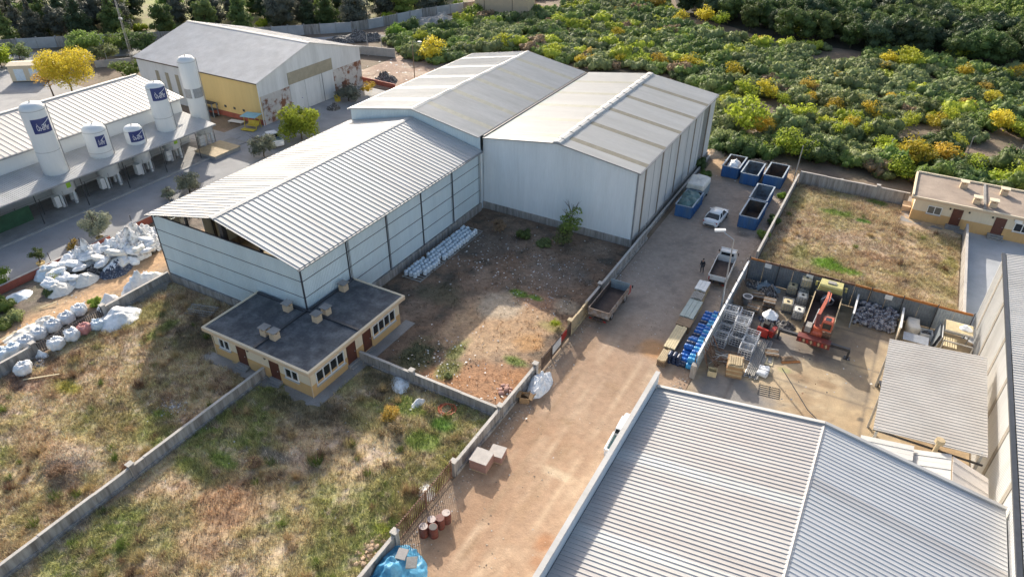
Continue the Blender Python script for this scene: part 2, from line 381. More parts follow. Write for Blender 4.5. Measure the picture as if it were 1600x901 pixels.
def colB(X, Y):
    c = col_grass(X, Y, 3, 1.35)
    for a in ((350, 800, 2.6, 2.4, (.40, .25, .15), .9), (320, 850, 2.4, 1.4, (.42, .29, .18), .8), (420, 770, 1.5, 2, (.36, .25, .15), .6), (345, 720, 1.6, .7, GREEN, .9), (640, 640, 2.2, 1.2, GREEN, .8), (560, 660, 2, 1, OLIVE, .9),
              (660, 690, 2., 1.2, GREEN, .9), (690, 665, 1, .8, (.11, .22, .03), .9), (300, 735, 2, .7, GREEN, .5), (250, 790, 2, .7, OLIVE, .6), (470, 720, 2.2, 1, PALE, .5), (430, 715, 1.6, .6, (.30, .28, .25), .8),
              (230, 850, 2, .8, OLIVE, .6), (480, 640, 5, 2., (.13, .11, .07), .7), (600, 600, 3, 1.2, (.10, .10, .055), .7), (560, 800, 2, 1.4, OLIVE, .5), (600, 830, .8, .5, (.30, .33, .05), .8)):  # dark ovals at house foot and below the wall: weeds plus painted shade
        c = patch(c, X, Y, *a, seed=int(a[0]))
    return c
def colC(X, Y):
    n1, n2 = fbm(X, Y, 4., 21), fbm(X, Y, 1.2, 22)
    c = np.ones(X.shape+(3,))*np.array((.20, .132, .088))  # dark soil with the yard's shade put into the tone; sunny part patched lighter
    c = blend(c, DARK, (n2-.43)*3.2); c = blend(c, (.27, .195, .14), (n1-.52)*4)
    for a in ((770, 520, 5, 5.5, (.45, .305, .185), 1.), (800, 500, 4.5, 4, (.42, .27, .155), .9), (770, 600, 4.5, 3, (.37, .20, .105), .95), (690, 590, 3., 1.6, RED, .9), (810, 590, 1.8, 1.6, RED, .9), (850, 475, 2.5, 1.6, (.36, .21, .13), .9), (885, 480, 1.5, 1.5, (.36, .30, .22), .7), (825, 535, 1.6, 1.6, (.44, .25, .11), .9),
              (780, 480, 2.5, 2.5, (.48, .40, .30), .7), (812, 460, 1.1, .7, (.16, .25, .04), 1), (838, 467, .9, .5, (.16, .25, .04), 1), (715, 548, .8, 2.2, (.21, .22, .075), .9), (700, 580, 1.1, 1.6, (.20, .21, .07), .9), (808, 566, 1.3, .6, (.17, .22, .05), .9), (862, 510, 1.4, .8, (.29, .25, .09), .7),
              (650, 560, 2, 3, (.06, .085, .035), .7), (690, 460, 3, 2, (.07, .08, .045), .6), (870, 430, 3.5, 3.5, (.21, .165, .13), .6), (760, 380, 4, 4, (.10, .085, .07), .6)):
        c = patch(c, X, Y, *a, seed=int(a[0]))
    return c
def colD(X, Y):
    c = col_grass(X, Y, 8, .7); c = blend(c, (.43, .31, .205), .35+.5*(fbm(X, Y, 3, 40)-.5))
    for a in ((1293, 415, 1.6, 1.6, (.17, .28, .035), 1), (1320, 425, 1.8, .8, (.17, .28, .035), .9), (1372, 318, 1.5, 1, (.13, .19, .04), .95), (1310, 335, 2, 1, (.15, .22, .04), .9), (1350, 348, 1, .5, (.10, .24, .03), 1), (1395, 430, 1.4, .5, OLIVE, .8),
              (1240, 320, 1.6, 2, OLIVE, .7), (1440, 330, 1.5, 1, OLIVE, .7), (1340, 380, 4, 1.6, (.44, .33, .24), .8), (1370, 405, 2.6, 1.2, (.27, .17, .10), .7), (1260, 305, 2.5, 1.5, STRAW, .6), (1250, 395, 1, 2.5, (.20, .20, .06), .7), (1480, 420, 1, 3, (.30, .28, .09), .7)):
        c = patch(c, X, Y, *a, seed=int(a[0]))
    return c
def colF(X, Y):
    n1, n2 = fbm(X, Y, 4., 51), fbm(X, Y, 1.2, 52)
    c = np.ones(X.shape+(3,))*np.array((.19, .15, .115)); c = blend(c, (.12, .13, .06), (n1-.5)*4); c = blend(c, DARK, (n2-.52)*3)
    u = X+68.6-.18*(Y-32)*np.clip((32-Y)/14, 0, 1)
    w = np.clip(1.35-np.abs(u+.25*np.sin(Y*.5))/2.0+.8*(n2-.5), 0, 1)
    c = blend(c, (.50, .315, .17), w); c = blend(c, (.40, .24, .135), .6*w*(np.abs(np.sin((u+.3)*2.1)) > .93))
    c = blend(c, (.58, .44, .30), w*(n1-.5)*2.5)
    return c
def col_lane(X, Y):
    n1, n2, n3 = fbm(X, Y, 6., 61), fbm(X, Y, 1.5, 62), fbm(X*2.2, Y*.35, 1.3, 64)
    c = np.ones(X.shape+(3,))*np.array((.365, .245, .162))
    c = blend(c, (.33, .205, .125), (n1-.45)*2.5); c = blend(c, (.46, .335, .23), (n3-.52)*3.5); c = blend(c, (.30, .195, .115), (n2-.6)*3.5)
    for k_, (c0, amp_, ph_, wd_) in enumerate(((-17.8, .8, .3, .16), (-16.3, .8, .3, .16), (-14.6, 1.1, 1.4, .15), (-13.1, 1.1, 1.4, .15), (-19.2, .5, 2.2, .13), (-11.6, .6, 3.1, .13))):
        u_ = np.abs(X-(c0+amp_*np.sin(Y*.085+ph_)+.12*np.sin(Y*.6)))/wd_; m_ = np.clip(1.4-u_, 0, 1)*(.35+.65*(fbm(X, Y, 4, 130+k_) > .47)); c = blend(c, (.47, .345, .235) if k_ % 2 else (.29, .19, .115), 0.75*m_); c = blend(c, (.29, .185, .11), .5*np.clip(1-np.abs(u_-2), 0, 1)*m_)
    g = np.clip((Y-49+5*(n1-.5)+.25*(X+15))/8, 0, 1); c = blend(c, (.325, .27, .225), .85*g); c = blend(c, (.235, .195, .165), g*(n2-.5)*2.6)  # upper lane: greyer gravel, with the side hall's shade put into the colour
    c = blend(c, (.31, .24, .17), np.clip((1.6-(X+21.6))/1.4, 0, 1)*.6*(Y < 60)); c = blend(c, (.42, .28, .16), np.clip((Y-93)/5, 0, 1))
    for a in ((1025, 545, 1.6, 1.6, (.44, .25, .12), .9), (850, 850, .7, .9, (.33, .17, .09), .9), (840, 880, .7, .7, (.30, .16, .09), .8), (870, 740, 1.6, .5, (.55, .44, .31), .7), (1160, 368, 1, .6, (.13, .115, .10), .9), (1112, 450, 1.0, .6, (.12, .11, .10), .7), (1148, 360, 1.2, .8, (.15, .135, .12), .7)):
        c = patch(c, X, Y, *a, seed=int(a[0]))
    return c
def lot(name, x0, x1, y0, y1, step, colfn, m, amp=.12, mounds=(), base=.012, edge=1.0):
    nx, ny = int((x1-x0)/step)+1, int((y1-y0)/step)+1
    X, Y = np.meshgrid(np.linspace(x0, x1, nx), np.linspace(y0, y1, ny), indexing='ij')
    Z = lot_z(X, Y, x0, x1, y0, y1, amp, mounds, base, edge)
    v = np.c_[X.ravel(), Y.ravel(), Z.ravel()]
    i = (np.arange(nx-1)[:, None]*ny+np.arange(ny-1)[None]).ravel()
    f = np.c_[i, i+ny, i+ny+1, i+1]
    o = bpy.data.objects.new(name, raw_mesh(name, v, f, m, colfn(X, Y).reshape(-1, 3), True)); COL.objects.link(o)
    return struct(o)
def lot_z(X, Y, x0, x1, y0, y1, amp, mounds, base, edge=1.):
    e = np.clip(np.minimum(np.minimum(X-x0, x1-X), np.minimum(Y-y0, y1-Y))/edge, 0, 1)
    Z = base+e*amp*(fbm(X, Y, 2.6, 71)*1.2+.5*fbm(X, Y, .8, 72))
    for px, py, r, h in mounds:
        p = G(px, py); d = np.hypot(X-p.x, (Y-p.y)*1.25)/r
        Z = Z+h*np.clip(1-d*d, 0, 1)**1.3*(1+.35*(fbm(X, Y, .6, 75)-.5))
    return Z
struct(MB().sheet([(-900, -500, -.03), (900, -500, -.03), (900, 1600, -.03), (-900, 1600, -.03)]).build('ground', 'dirt_field'))
LOTS = {'A': (-63.8, -43.2, 2, 37.2), 'B': (-42.75, -21.95, 2, 36.85), 'C': (-43.1, -22.0, 37.2, 69.5), 'D': (-8.8, 11.7, 69.9, 98.2)}
MND = {'A': ((115, 722, 3.2, .55),), 'B': ((690, 800, .1, .0),), 'C': (), 'D': ()}
lot('dry_grass_plot', *LOTS['A'], .3, colA, 'ground_attr', .16, MND['A'])
lot('grass_plot', *LOTS['B'], .3, colB, 'ground_attr', .16, MND['B'])
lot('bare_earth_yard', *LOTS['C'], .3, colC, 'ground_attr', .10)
lot('weedy_plot', *LOTS['D'], .3, colD, 'ground_attr', .14)
lot('dirt_track', -77.3, -64.15, 8, 62, .35, colF, 'ground_attr', .12)
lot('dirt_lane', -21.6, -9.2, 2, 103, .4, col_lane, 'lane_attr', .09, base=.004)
def col_lot(X, Y):
    n = fbm(X, Y, 3, 81); c = np.ones(X.shape+(3,))*np.array((.33, .225, .165)); c = blend(c, (.43, .34, .26), (n-.5)*4); return blend(c, (.22, .15, .11), (fbm(X, Y, 1.2, 82)-.55)*4)
lot('bare_brown_plot', -97, -64.5, 102, 124, .6, col_lot, 'ground_attr', .15)
# roads and paving
struct(MB().sheet([(-87.3, -20, .0), (-77.9, -20, .0), (-77.9, 66, .0), (-87.3, 66, .0)]).build('road', 'asphalt'))
struct(MB().sheet([(-94, 66, -.001), (-64.2, 66, -.001), (-64.2, 101.5, -.001), (-94, 101.5, -.001)]).build('forecourt', 'asphalt_old'))
k = MB()
for y in range(-4, 66): k.box(-87.62, -87.32, y*1.0+.01, y+.99, -.02, .13)
kerb = struct(k.build('kerb', 'kerb_stone'))
struct(MB().box(-91.2, -87.64, -4, 70, -.02, .10).build('pavement', 'concrete_slab'))
def col_yard(X, Y):
    n1, n2, n3 = fbm(X, Y, 5., 161), fbm(X, Y, 1.4, 162), fbm(X, Y, .5, 163)
    c = np.ones(X.shape+(3,))*np.array((.42, .32, .20)); c = blend(c, (.31, .215, .125), (n1-.45)*3); c = blend(c, (.55, .46, .32), (n2-.55)*3); c = blend(c, (.22, .165, .11), (n2*.6+n3*.4-.58)*6)
    for a in ((1270, 545, 3.2, 2.2, (.17, .14, .115), .9), (1330, 540, 2.6, 2.2, (.22, .175, .13), .85), (1150, 520, 3.5, 5, (.15, .13, .115), .9), (1140, 610, 4, 2, (.20, .19, .185), .9), (1215, 545, 2, 2.5, (.20, .18, .16), .8), (1340, 610, 1.5, 2.5, (.24, .195, .145), .7), (1320, 580, 2., 1.2, (.25, .205, .15), .7), (1250, 590, 1.4, .7, (.24, .16, .09), .8), (1290, 600, 1.0, .5, (.26, .175, .10), .8), (1345, 655, .3, .3, (.10, .085, .07), .9), (1225, 578, .6, .4, (.30, .32, .12), .6), (1180, 440, 3, 1.5, (.14, .125, .115), .9), (1240, 470, 2.5, 2, (.16, .14, .12), .8), (1370, 525, 3, 1, (.20, .16, .12), .8)):
        c = patch(c, X, Y, *a, seed=int(a[0]))
    return blend(c, (.12, .10, .085), .5*((np.abs((X+.4) % 5.5) < .06) | (np.abs((Y+1) % 5.5) < .06)))
lot('scrap_yard_floor', -9.15, 13.1, 34, 69.8, .25, col_yard, 'yard_attr', .012, base=.004)
struct(MB().sheet([(12.2, 69, .008), (40, 69, .008), (40, 94.4, .008), (12.2, 94.4, .008)]).build('concrete_court', 'concrete_pale'))
struct(MB().box(-118, -90.2, 66.5, 71, -.02, .06).build('side_yard', 'asphalt_old'))
struct(MB().sheet([(-190, 30, -.012), (-112, 30, -.012), (-112, 74, -.012), (-190, 74, -.012)]).build('back_court', 'asphalt_old'))
struct(MB().sheet([(-190, 42, -.008), (-113, 42, -.008), (-113, 58, -.008), (-190, 58, -.008)]).build('earth_strip', 'stone_warm'))

# ---- grass blades, one mass per plot
def grass(name, label, key, colfn, n, hmin, hmax, thin, seed, bright=1.4):
    x0, x1, y0, y1 = LOTS[key]; rs = np.random.RandomState(seed)
    X, Y = rs.uniform(x0+.1, x1-.1, n), rs.uniform(y0+.1, y1-.1, n)
    den = fbm(X, Y, 2.2, seed); c = colfn(X, Y)
    keep = rs.rand(n) < thin(X, Y, den, c); X, Y, c, den = X[keep], Y[keep], c[keep], den[keep]; n = len(X); b = 6
    Z = lot_z(X, Y, x0, x1, y0, y1, .16 if key in 'AB' else (.10 if key == 'C' else .14), MND[key], .012)
    th = np.repeat(rs.uniform(hmin, hmax, n)*(.5+1.0*den), b)
    bx, by, bz = np.repeat(X, b), np.repeat(Y, b), np.repeat(Z, b); m = n*b
    a = rs.rand(m)*6.283; lean = rs.uniform(.15, .9, m)*th; w = rs.uniform(.012, .03, m)
    ox, oy = rs.normal(0, .09, m), rs.normal(0, .09, m)
    px, py = bx+ox, by+oy
    A = np.c_[px-np.sin(a)*w, py+np.cos(a)*w, bz-.02]; B = np.c_[px+np.sin(a)*w, py-np.cos(a)*w, bz-.02]
    T = np.c_[px+np.cos(a)*lean, py+np.sin(a)*lean, bz+th*rs.uniform(.5, 1, m)]
    v = np.stack([A, B, T], 1).reshape(-1, 3); f = np.arange(3*m).reshape(-1, 3)
    cc = np.repeat(c, b, 0)*bright*rs.uniform(.45, 1.45, (m, 1))*np.repeat(rs.uniform(.6, 1.3, (n, 1)), b, 0); cc = np.clip(cc, 0, .75)
    o = bpy.data.objects.new(name, raw_mesh(name, v, f, 'grass_attr', np.repeat(cc, 3, 0))); COL.objects.link(o)
    tag(o, label, 'grass'); return stuff(o)
bare = lambda c: (c[:, 0] > .335) & (c[:, 1] < c[:, 0]*.78)
grass('dry_grass', 'dry straw coloured grass covering the plot left of the grey dividing wall', 'A', colA, 34000, .14, .42, lambda X, Y, d, c: np.clip(.25+1.2*d, 0, 1)*np.where(np.hypot(X+50, Y-34) < 0, 0, 1)*np.where((X > -49.9) & (Y > 29.8), 0, 1), 91)
grass('green_grass', 'mixed green and straw grass covering the plot in front of the small house', 'B', colB, 34000, .14, .45, lambda X, Y, d, c: np.clip(.2+1.2*d, 0, 1)*np.where(bare(c), .5, 1)*np.where((X < -36) & (Y > 29.8), 0, 1), 92)
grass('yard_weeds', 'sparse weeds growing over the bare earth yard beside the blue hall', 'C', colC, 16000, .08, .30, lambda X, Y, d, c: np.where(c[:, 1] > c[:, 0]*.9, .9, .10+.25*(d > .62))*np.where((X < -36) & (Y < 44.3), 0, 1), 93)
grass('plot_weeds', 'straw and bright green weeds covering the fenced plot before the far house', 'D', colD, 22000, .15, .5, lambda X, Y, d, c: np.clip(.3+1.0*d, 0, 1)*np.where((Y > 92) & (X > 4.6), 0, 1), 94)
# ------------------------------------------------------------------ cladding pieces
def clad(name, w, L0, L1, nrib, rh, m, rw=.07, t=.05, top=.5):
    """profiled sheet: x across (0..w), y along (0..L0 at x=0, 0..L1 at x=w), z outward"""
    prof = [(0, 0)]
    for i in range(nrib):
        c = (i+.5)*w/nrib; prof += [(c-rw/2, 0), (c-rw*top/2, rh), (c+rw*top/2, rh), (c+rw/2, 0)]
    prof.append((w, 0)); n = len(prof)
    vs = [(x, 0, z) for x, z in prof]+[(x, L0+(L1-L0)*x/w, z) for x, z in prof]+[(0, 0, -t), (w, 0, -t), (w, L1, -t), (0, L0, -t)]
    fs = [(i, i+1, i+1+n, i+n) for i in range(n-1)]
    b = 2*n
    fs += [(b, b+3, b+2, b+1), (b, b+1)+tuple(range(n-1, -1, -1)), (b+2, b+3)+tuple(range(n, 2*n)), (0, n, b+3, b), (n-1, b+1, b+2, 2*n-1)]
    return MB().add(vs, fs).mesh(name, m)
def place(me, name, parent, o, u, v):
    u, v = Vector(u).normalized(), Vector(v).normalized(); w = u.cross(v)
    ob = bpy.data.objects.new(name, me); COL.objects.link(ob); ob.parent = parent
    p = Vector(o)-root_loc(parent)
    ob.matrix_local = Matrix(((u.x, v.x, w.x, p.x), (u.y, v.y, w.y, p.y), (u.z, v.z, w.z, p.z), (0, 0, 0, 1)))
    return ob
def roof_slope(parent, xe, ze, xr, zr, y0, y1, w, nrib, rh, m, special=None, rw=.07, name='roof_panel'):
    """slope from eave (xe,ze) up to ridge (xr,zr), running y0..y1; special = {index: material}"""
    n = max(1, round((y1-y0)/w)); w = (y1-y0)/n
    L = math.hypot(xr-xe, zr-ze); v = Vector((xr-xe, 0, zr-ze)); right = xe > xr
    u = Vector((0, 1, 0)) if right else Vector((0, -1, 0))
    meshes = {}
    for i in range(n):
        mm = (special or {}).get(i, m)
        if mm not in meshes: meshes[mm] = clad(name, w-.004, L, L, nrib, rh, mm, rw)
        o = (xe, y0+i*w, ze) if right else (xe, y0+(i+1)*w, ze)
        place(meshes[mm], name, parent, o, u, v)
def roof_slope_x(parent, ye, ze, yr, zr, x0, x1, w, nrib, rh, m, special=None, rw=.07):
    n = max(1, round((x1-x0)/w)); w = (x1-x0)/n
    L = math.hypot(yr-ye, zr-ze); v = Vector((0, yr-ye, zr-ze)); front = ye < yr
    u = Vector((1, 0, 0)) if front else Vector((-1, 0, 0)); meshes = {}
    for i in range(n):
        mm = (special or {}).get(i, m)
        if mm not in meshes: meshes[mm] = clad('roof_panel', w-.004, L, L, nrib, rh, mm, rw)
        place(meshes[mm], 'roof_panel', parent, ((x0+i*w) if front else (x0+(i+1)*w), ye, ze), u, v)
def wall_grid(parent, o, u, W, z0, z1, cols, rows, nrib, rh, m, gap=.05, name='wall_panel', t=.06, gx=None):
    """grid of corrugated wall panels with recessed dark joints"""
    o, u = Vector(o), Vector(u); pw, ph = W/cols, (z1-z0)/rows; gx = gap if gx is None else gx
    me = clad(name, pw-gx, ph-gap, ph-gap, nrib, rh, m, .09, t)
    for i in range(cols):
        for j in range(rows):
            p = o+u*(i*pw+gx/2); p.z = z0+j*ph+gap/2; place(me, name, parent, p, u, (0, 0, 1))
def wall_gable(parent, o, u, W, z0, ztop, n, nrib, rh, m, name='wall_panel'):
    o, u = Vector(o), Vector(u); w = W/n
    for i in range(n):
        a, b = ztop(i*w), ztop((i+1)*w)
        p = o+u*(i*w); p.z = z0; place(clad(name, w-.004, a-z0, b-z0, nrib, rh, m, .09, .05), name, parent, p, u, (0, 0, 1))

# ------------------------------------------------------------------ front hall
X0, X1, XR = -64.0, -43.4, -53.7
h1 = thing('warehouse_hall', 'long light blue clad hall with open gable and white ribbed roof', 'warehouse', (XR, 53, 0))
E1, R1, YF, YB = 8.35, 10.75, 37.35, 68.9
MB().box(X0-.12, X1+.12, YF-.12, YF+.25, -.05, 1.0).box(X1-.25, X1+.12, YF+.25, YB, -.05, 1.0).box(X0-.12, X0+.25, YF+.25, YB, -.05, 1.0).build('plinth', 'concrete', h1)
b = MB(); b.box(X0+.02, X1-.06, YF+.07, YF+.12, 1.0, E1-.1); b.box(X1-.12, X1-.07, YF+.12, YB, 1.0, E1-.1); b.build('backing_rail', 'trim_dark', h1)
wall_grid(h1, (X0, YF+.06, 0), (1, 0, 0), X1-X0, 1.03, E1-.06, 4, 4, 24, .03, 'clad_blue', .10, gx=.012)
wall_grid(h1, (X1-.06, YF, 0), (0, 1, 0), YB-YF, 1.03, E1-.06, 5, 4, 30, .03, 'clad_blue', .10)
t = MB(); t.box(X1-.10, X1+.03, YF-.02, YF+.10, 1.0, E1); t.box(X0-.03, X0+.10, YF-.02, YF+.10, 1.0, E1); t.build('corner_trim', 'trim_dark', h1)
t = MB(); t.box(X0, X1, YF-.02, YF+.1, E1-.08, E1+.02); t.build('wall_coping', 'trim_dark', h1)
for i in range(1, 5):
    y = YF+i*(YB-YF)/5; MB().box(X1-.05, X1+.03, y-.06, y+.06, 1.0, E1).build('wall_post', 'trim_dark', h1)
roof_slope(h1, X1+.35, E1-.05, XR, R1, YF-.5, YB, .66, 1, .06, 'roof_steel', {9: 'roof_steel_fresh', 27: 'roof_aged'}, .10)
roof_slope(h1, X0-.35, E1-.05, XR, R1, YF-.5, YB, .66, 1, .06, 'roof_steel_fresh', {13: 'roof_patch', 14: 'roof_patch', 33: 'roof_patch'}, .10)
for i in range(16):
    y = YF-.5+i*1.98; w = .34
    MB().wedge([(XR-w, R1-.015), (XR, R1+.075), (XR+w, R1-.015), (XR, R1+.04)], y, y+1.96).build('ridge_cap', 'roof_steel_fresh', h1)
MB().box(X1+.30, X1+.50, YF-.5, YB, E1-.26, E1-.12).build('gutter', 'trim_grey', h1); MB().box(X0-.5, X0-.30, YF-.5, YB, E1-.26, E1-.12).build('gutter', 'trim_grey', h1)
# frame inside, seen through the open gable
for x, w in ((XR, .5), (XR+5.2, .22), (XR-5.2, .22)):
    MB().box(x-w/2, x+w/2, YF+.25, YF+.25+w, .0, E1+2.1*(1-abs(x-XR)/10.3)).build('column', 'steel_dark', h1)
for i in range(6):
    y = YF+.5+i*(YB-YF-.8)/5
    for s in (-1, 1):
        MB().bar((XR+s*10.1, y, E1-.35), (XR, y, R1-.35), .18, .35).build('rafter', 'steel_dark', h1)
        if s < 0 or i > 0: MB().box(XR+s*10.1-.15, XR+s*10.1+.15, y-.12, y+.12, 0, E1-.2).build('column', 'steel_dark', h1)
for s in (-1, 1):
    for j in range(7):
        f = (j+.5)/7; x = XR+s*10.1*(1-f); z = E1-.14+(R1-E1)*f
        MB().box(x-.05, x+.05, YF-.3, YB, z-.12, z-.02).build('purlin', 'steel_dark', h1)
nb = 12
for i in range(nb):
    if i % 2 == 0:
        y = YF+.3+i*(YB-YF-.4)/nb; MB().box(X0+.02, X0+.08, y, y+(YB-YF-.4)/nb, 1.0, E1-1.6).build('side_panel', 'clad_blue', h1)
    else:
        y = YF+.3+i*(YB-YF-.4)/nb; MB().box(X0+.02, X0+.08, y, y+(YB-YF-.4)/nb, 1.0, 2.6).build('side_panel', 'clad_blue', h1)
MB().sheet([(X0+.26, YF+.26, .02), (X1-.26, YF+.26, .02), (X1-.26, YB, .02), (X0+.26, YB, .02)]).build('floor_slab', 'floor_inside', h1)

# ------------------------------------------------------------------ rear hall, one storey step higher
E2, R2, Y2B = 9.95, 11.75, 100.6
h2 = thing('warehouse_hall', 'tall rear hall with grey roof and bright white skylight strips', 'warehouse', (XR, 85, 0))
wall_gable(h2, (X0, YB+.1, 0), (1, 0, 0), X1-X0, 7.9, lambda s: E2+(R2-E2)*(1-abs(s-10.3)/10.3)-.08, 20, 4, .03, 'clad_blue')
MB().box(X0, X1-.1, YB+.3, Y2B-.1, 0, 7.8).build('wall_core', 'clad_pale', h2)
MB().wedge([(X0+.1, 7.8), (X1-.2, 7.8), (X1-.2, E2-.15), (XR, R2-.15), (X0+.1, E2-.15)], Y2B-.25, Y2B-.15).build('rear_wall', 'clad_pale', h2)
MB().box(X0+.02, X0+.1, YB+.2, Y2B-.2, 7.8, E2-.1).build('side_wall', 'clad_pale', h2)
sp = {4: 'skylight_white', 10: 'skylight_white', 16: 'skylight_white', 22: 'skylight_white', 28: 'skylight_white', 0: 'skylight_white'}
roof_slope(h2, X1-.15, E2, XR, R2, YB-.1, Y2B, 1., 4, .035, 'roof_aged', {k: 'skylight_pale' for k in (3, 9, 15, 21, 27)}, .08)
roof_slope(h2, X0-.3, E2, XR, R2, YB-.1, Y2B, 1., 4, .035, 'roof_aged', sp, .08)
for i in range(21):
    y = YB-.1+i*1.51; MB().wedge([(XR-.4, R2-.03), (XR, R2+.09+.02*(i % 3)), (XR+.4, R2-.03), (XR, R2+.045)], y, y+1.5).build('ridge_cap', 'roof_aged', h2)
t = MB()
for s, xe in ((-1, X0-.3), (1, X1-.15)):
    t.bar((xe, YB-.13, E2+.0), (XR, YB-.13, R2+.02), .06, .2)
t.build('verge_trim', 'roof_steel_fresh', h2)
MB().box(X0-.48, X0-.28, YB-.1, Y2B, E2-.2, E2-.04).build('gutter', 'trim_grey', h2)

# ------------------------------------------------------------------ side hall along the lane
X3, XR3, E3, R3, Y3F, Y3B = -22.85, -33.1, 9.62, 11.1, 69.7, 101.4
h3 = thing('warehouse_hall', 'cream roofed hall with brown skylight strips beside the dirt lane', 'warehouse', (XR3, 85, 0))
MB().box(X1-.05, X3+.1, Y3F-.15, Y3F+.2, -.05, .95).box(X3-.2, X3+.1, Y3F+.2, Y3B, -.05, .8).build('plinth', 'concrete', h3)
wall_gable(h3, (X1, Y3F, 0), (1, 0, 0), X3-X1-.12, .95, lambda s: E3+(R3-E3)*(1-abs(s-10.28)/10.28)-.08, 20, 5, .025, 'clad_pale')
# lane side: broad panels, brown strips, a tall sliding door
ys = [Y3F]+[72.3, 78.3, 84.8, 91.6, 98.3]+[Y3B]
for a, b_ in zip(ys[:-1], ys[1:]):
    n = max(1, round((b_-a-.5)/1.15)); w = (b_-a-.5)/n; me = clad('wall_panel', w-.03, E3-.9, E3-.9, 4, .025, 'clad_grey', .09, .05)
    if a == 91.6: n -= 2
    for i in range(n): place(me, 'wall_panel', h3, (X3, a+.25+i*w, .82), (0, 1, 0), (0, 0, 1))
for y in ys[1:-1]: MB().box(X3-.06, X3+.02, y-.24, y+.24, .8, E3-.1).build('strip_panel', 'strip_brown', h3)
for y in (75.2, 81.4, 88.4, 94.2): MB().box(X3-.02, X3+.05, y-.06, y+.06, .8, E3-.1).build('wall_post', 'trim_grey', h3)
MB().box(X3-.12, X3-.06, 95.7, 98.05, .8, E3-.1).build('door_leaf', 'trim_grey', h3)
MB().box(X3-.10, X3+.06, Y3F-.05, Y3F+.12, .9, E3-.05).build('corner_trim', 'trim_grey', h3)
MB().box(X1+.1, X3-.2, Y3F+.3, Y3B-.1, .02, 9.3).build('wall_core', 'clad_pale', h3)
roof_slope(h3, X3+.18, E3, XR3, R3, Y3F-.25, Y3B, 1., 4, .03, 'roof_cream', {k: 'skylight_brown' for k in (2, 8, 14, 20, 26)}, .08)
roof_slope(h3, X1+.12, E3+.12, XR3, R3, Y3F-.25, Y3B, 1., 4, .03, 'roof_cream', {k: 'skylight_pale' for k in (2, 8, 14, 20, 26)}, .08)
for i in range(26):
    y = Y3F-.2+i*1.215; z = R3+.09+.05*(i % 2)
    MB().wedge([(XR3-.62, R3-.06), (XR3-.42, z+.05), (XR3, z+.14), (XR3+.42, z+.05), (XR3+.62, R3-.06), (XR3, R3)], y, y+1.12).build('ridge_vent', 'roof_cream' if i % 2 else 'roof_aged', h3)
t = MB()
for xe in (X3+.18, X1+.12): t.bar((xe, Y3F-.28, E3+(.12 if xe < -40 else 0)), (XR3, Y3F-.28, R3), .05, .14)
t.build('verge_trim', 'trim_grey', h3)
MB().box(X1-.14, X1+.12, YB+.9, Y2B, E2-.22, E2-.06).build('gutter', 'trim_dark', h3)
MB().box(X3+.15, X3+.32, Y3F-.2, Y3B, E3-.18, E3-.05).build('gutter', 'trim_grey', h3)

# ------------------------------------------------------------------ windows, doors, chimneys
def ax(face, at, a, d, z):
    """point on a facade: a along it, d outwards"""
    return (a, at-d, z) if face == '-y' else ((at+d, a, z) if face == '+x' else (at-d, a, z))
def fbox(mb, face, at, a0, a1, d0, d1, z0, z1):
    p, q = ax(face, at, a0, d0, z0), ax(face, at, a1, d1, z1)
    return mb.box(min(p[0], q[0]), max(p[0], q[0]), min(p[1], q[1]), max(p[1], q[1]), z0, z1)
def window(parent, face, at, a0, a1, z0, z1, n, glass='glass_dark', fr=.08):
    m = MB(); fbox(m, face, at, a0, a1, -.02, .10, z0, z0+fr); fbox(m, face, at, a0, a1, -.02, .10, z1-fr, z1)
    pw = (a1-a0-fr)/n
    for i in range(n+1): fbox(m, face, at, a0+i*pw, a0+i*pw+fr, -.02, .103, z0+fr, z1-fr)
    w = m.build('window', 'frame_white', parent)
    for i in range(n): fbox(MB(), face, at, a0+i*pw+fr, a0+(i+1)*pw, -.02, .012, z0+fr, z1-fr).build('pane', glass, w)
    fbox(MB(), face, at, a0-.08, a1+.08, -.01, .2, z0-.07, z0-.002).build('sill', 'concrete_top', w)
    return w
def door(parent, face, at, a0, a1, z0, z1, m='door_brown'):
    d = fbox(MB(), face, at, a0, a1, -.02, .03, z0, z1).build('door', m, parent)
    f = MB(); fbox(f, face, at, a0-.06, a0, -.02, .06, z0, z1+.06); fbox(f, face, at, a1, a1+.06, -.02, .06, z0, z1+.06); fbox(f, face, at, a0, a1, -.02, .06, z1, z1+.06)
    f.build('frame', 'door_brown', d); fbox(MB(), face, at, a1-.16, a1-.10, .03, .09, (z0+z1)/2-.08, (z0+z1)/2+.02).build('handle', 'steel_galv', d)
def chimney(parent, x, y, z, cap='concrete_slab', s=.34):
    c = MB().box(x-s, x+s, y-s, y+s, z, z+.62).build('chimney', 'render_peach', parent)
    MB().box(x-s-.10, x+s+.10, y-s-.10, y+s+.10, z+.84, z+.92).build('chimney_cap', cap, c)
    p = MB()
    for sx in (-1, 1):
        for sy in (-1, 1): p.box(x+sx*(s-.12)-.1, x+sx*(s-.12)+.1, y+sy*(s-.12)-.1, y+sy*(s-.12)+.1, z+.62, z+.84)
    p.build('chimney_post', 'render_peach', c)
def steps(parent, face, at, a0, a1, n, m='concrete_slab', h=.17, d=.3):
    for i in range(n): fbox(MB(), face, at, a0+.004*i, a1-.004*i, .0, (n-i)*d, i*h+.01, (i+1)*h).build('step', m, parent)
def lamp(parent, face, at, a, z): fbox(MB(), face, at, a-.09, a+.09, 0, .14, z-.1, z+.1).build('wall_lamp', 'plastic_black', parent)

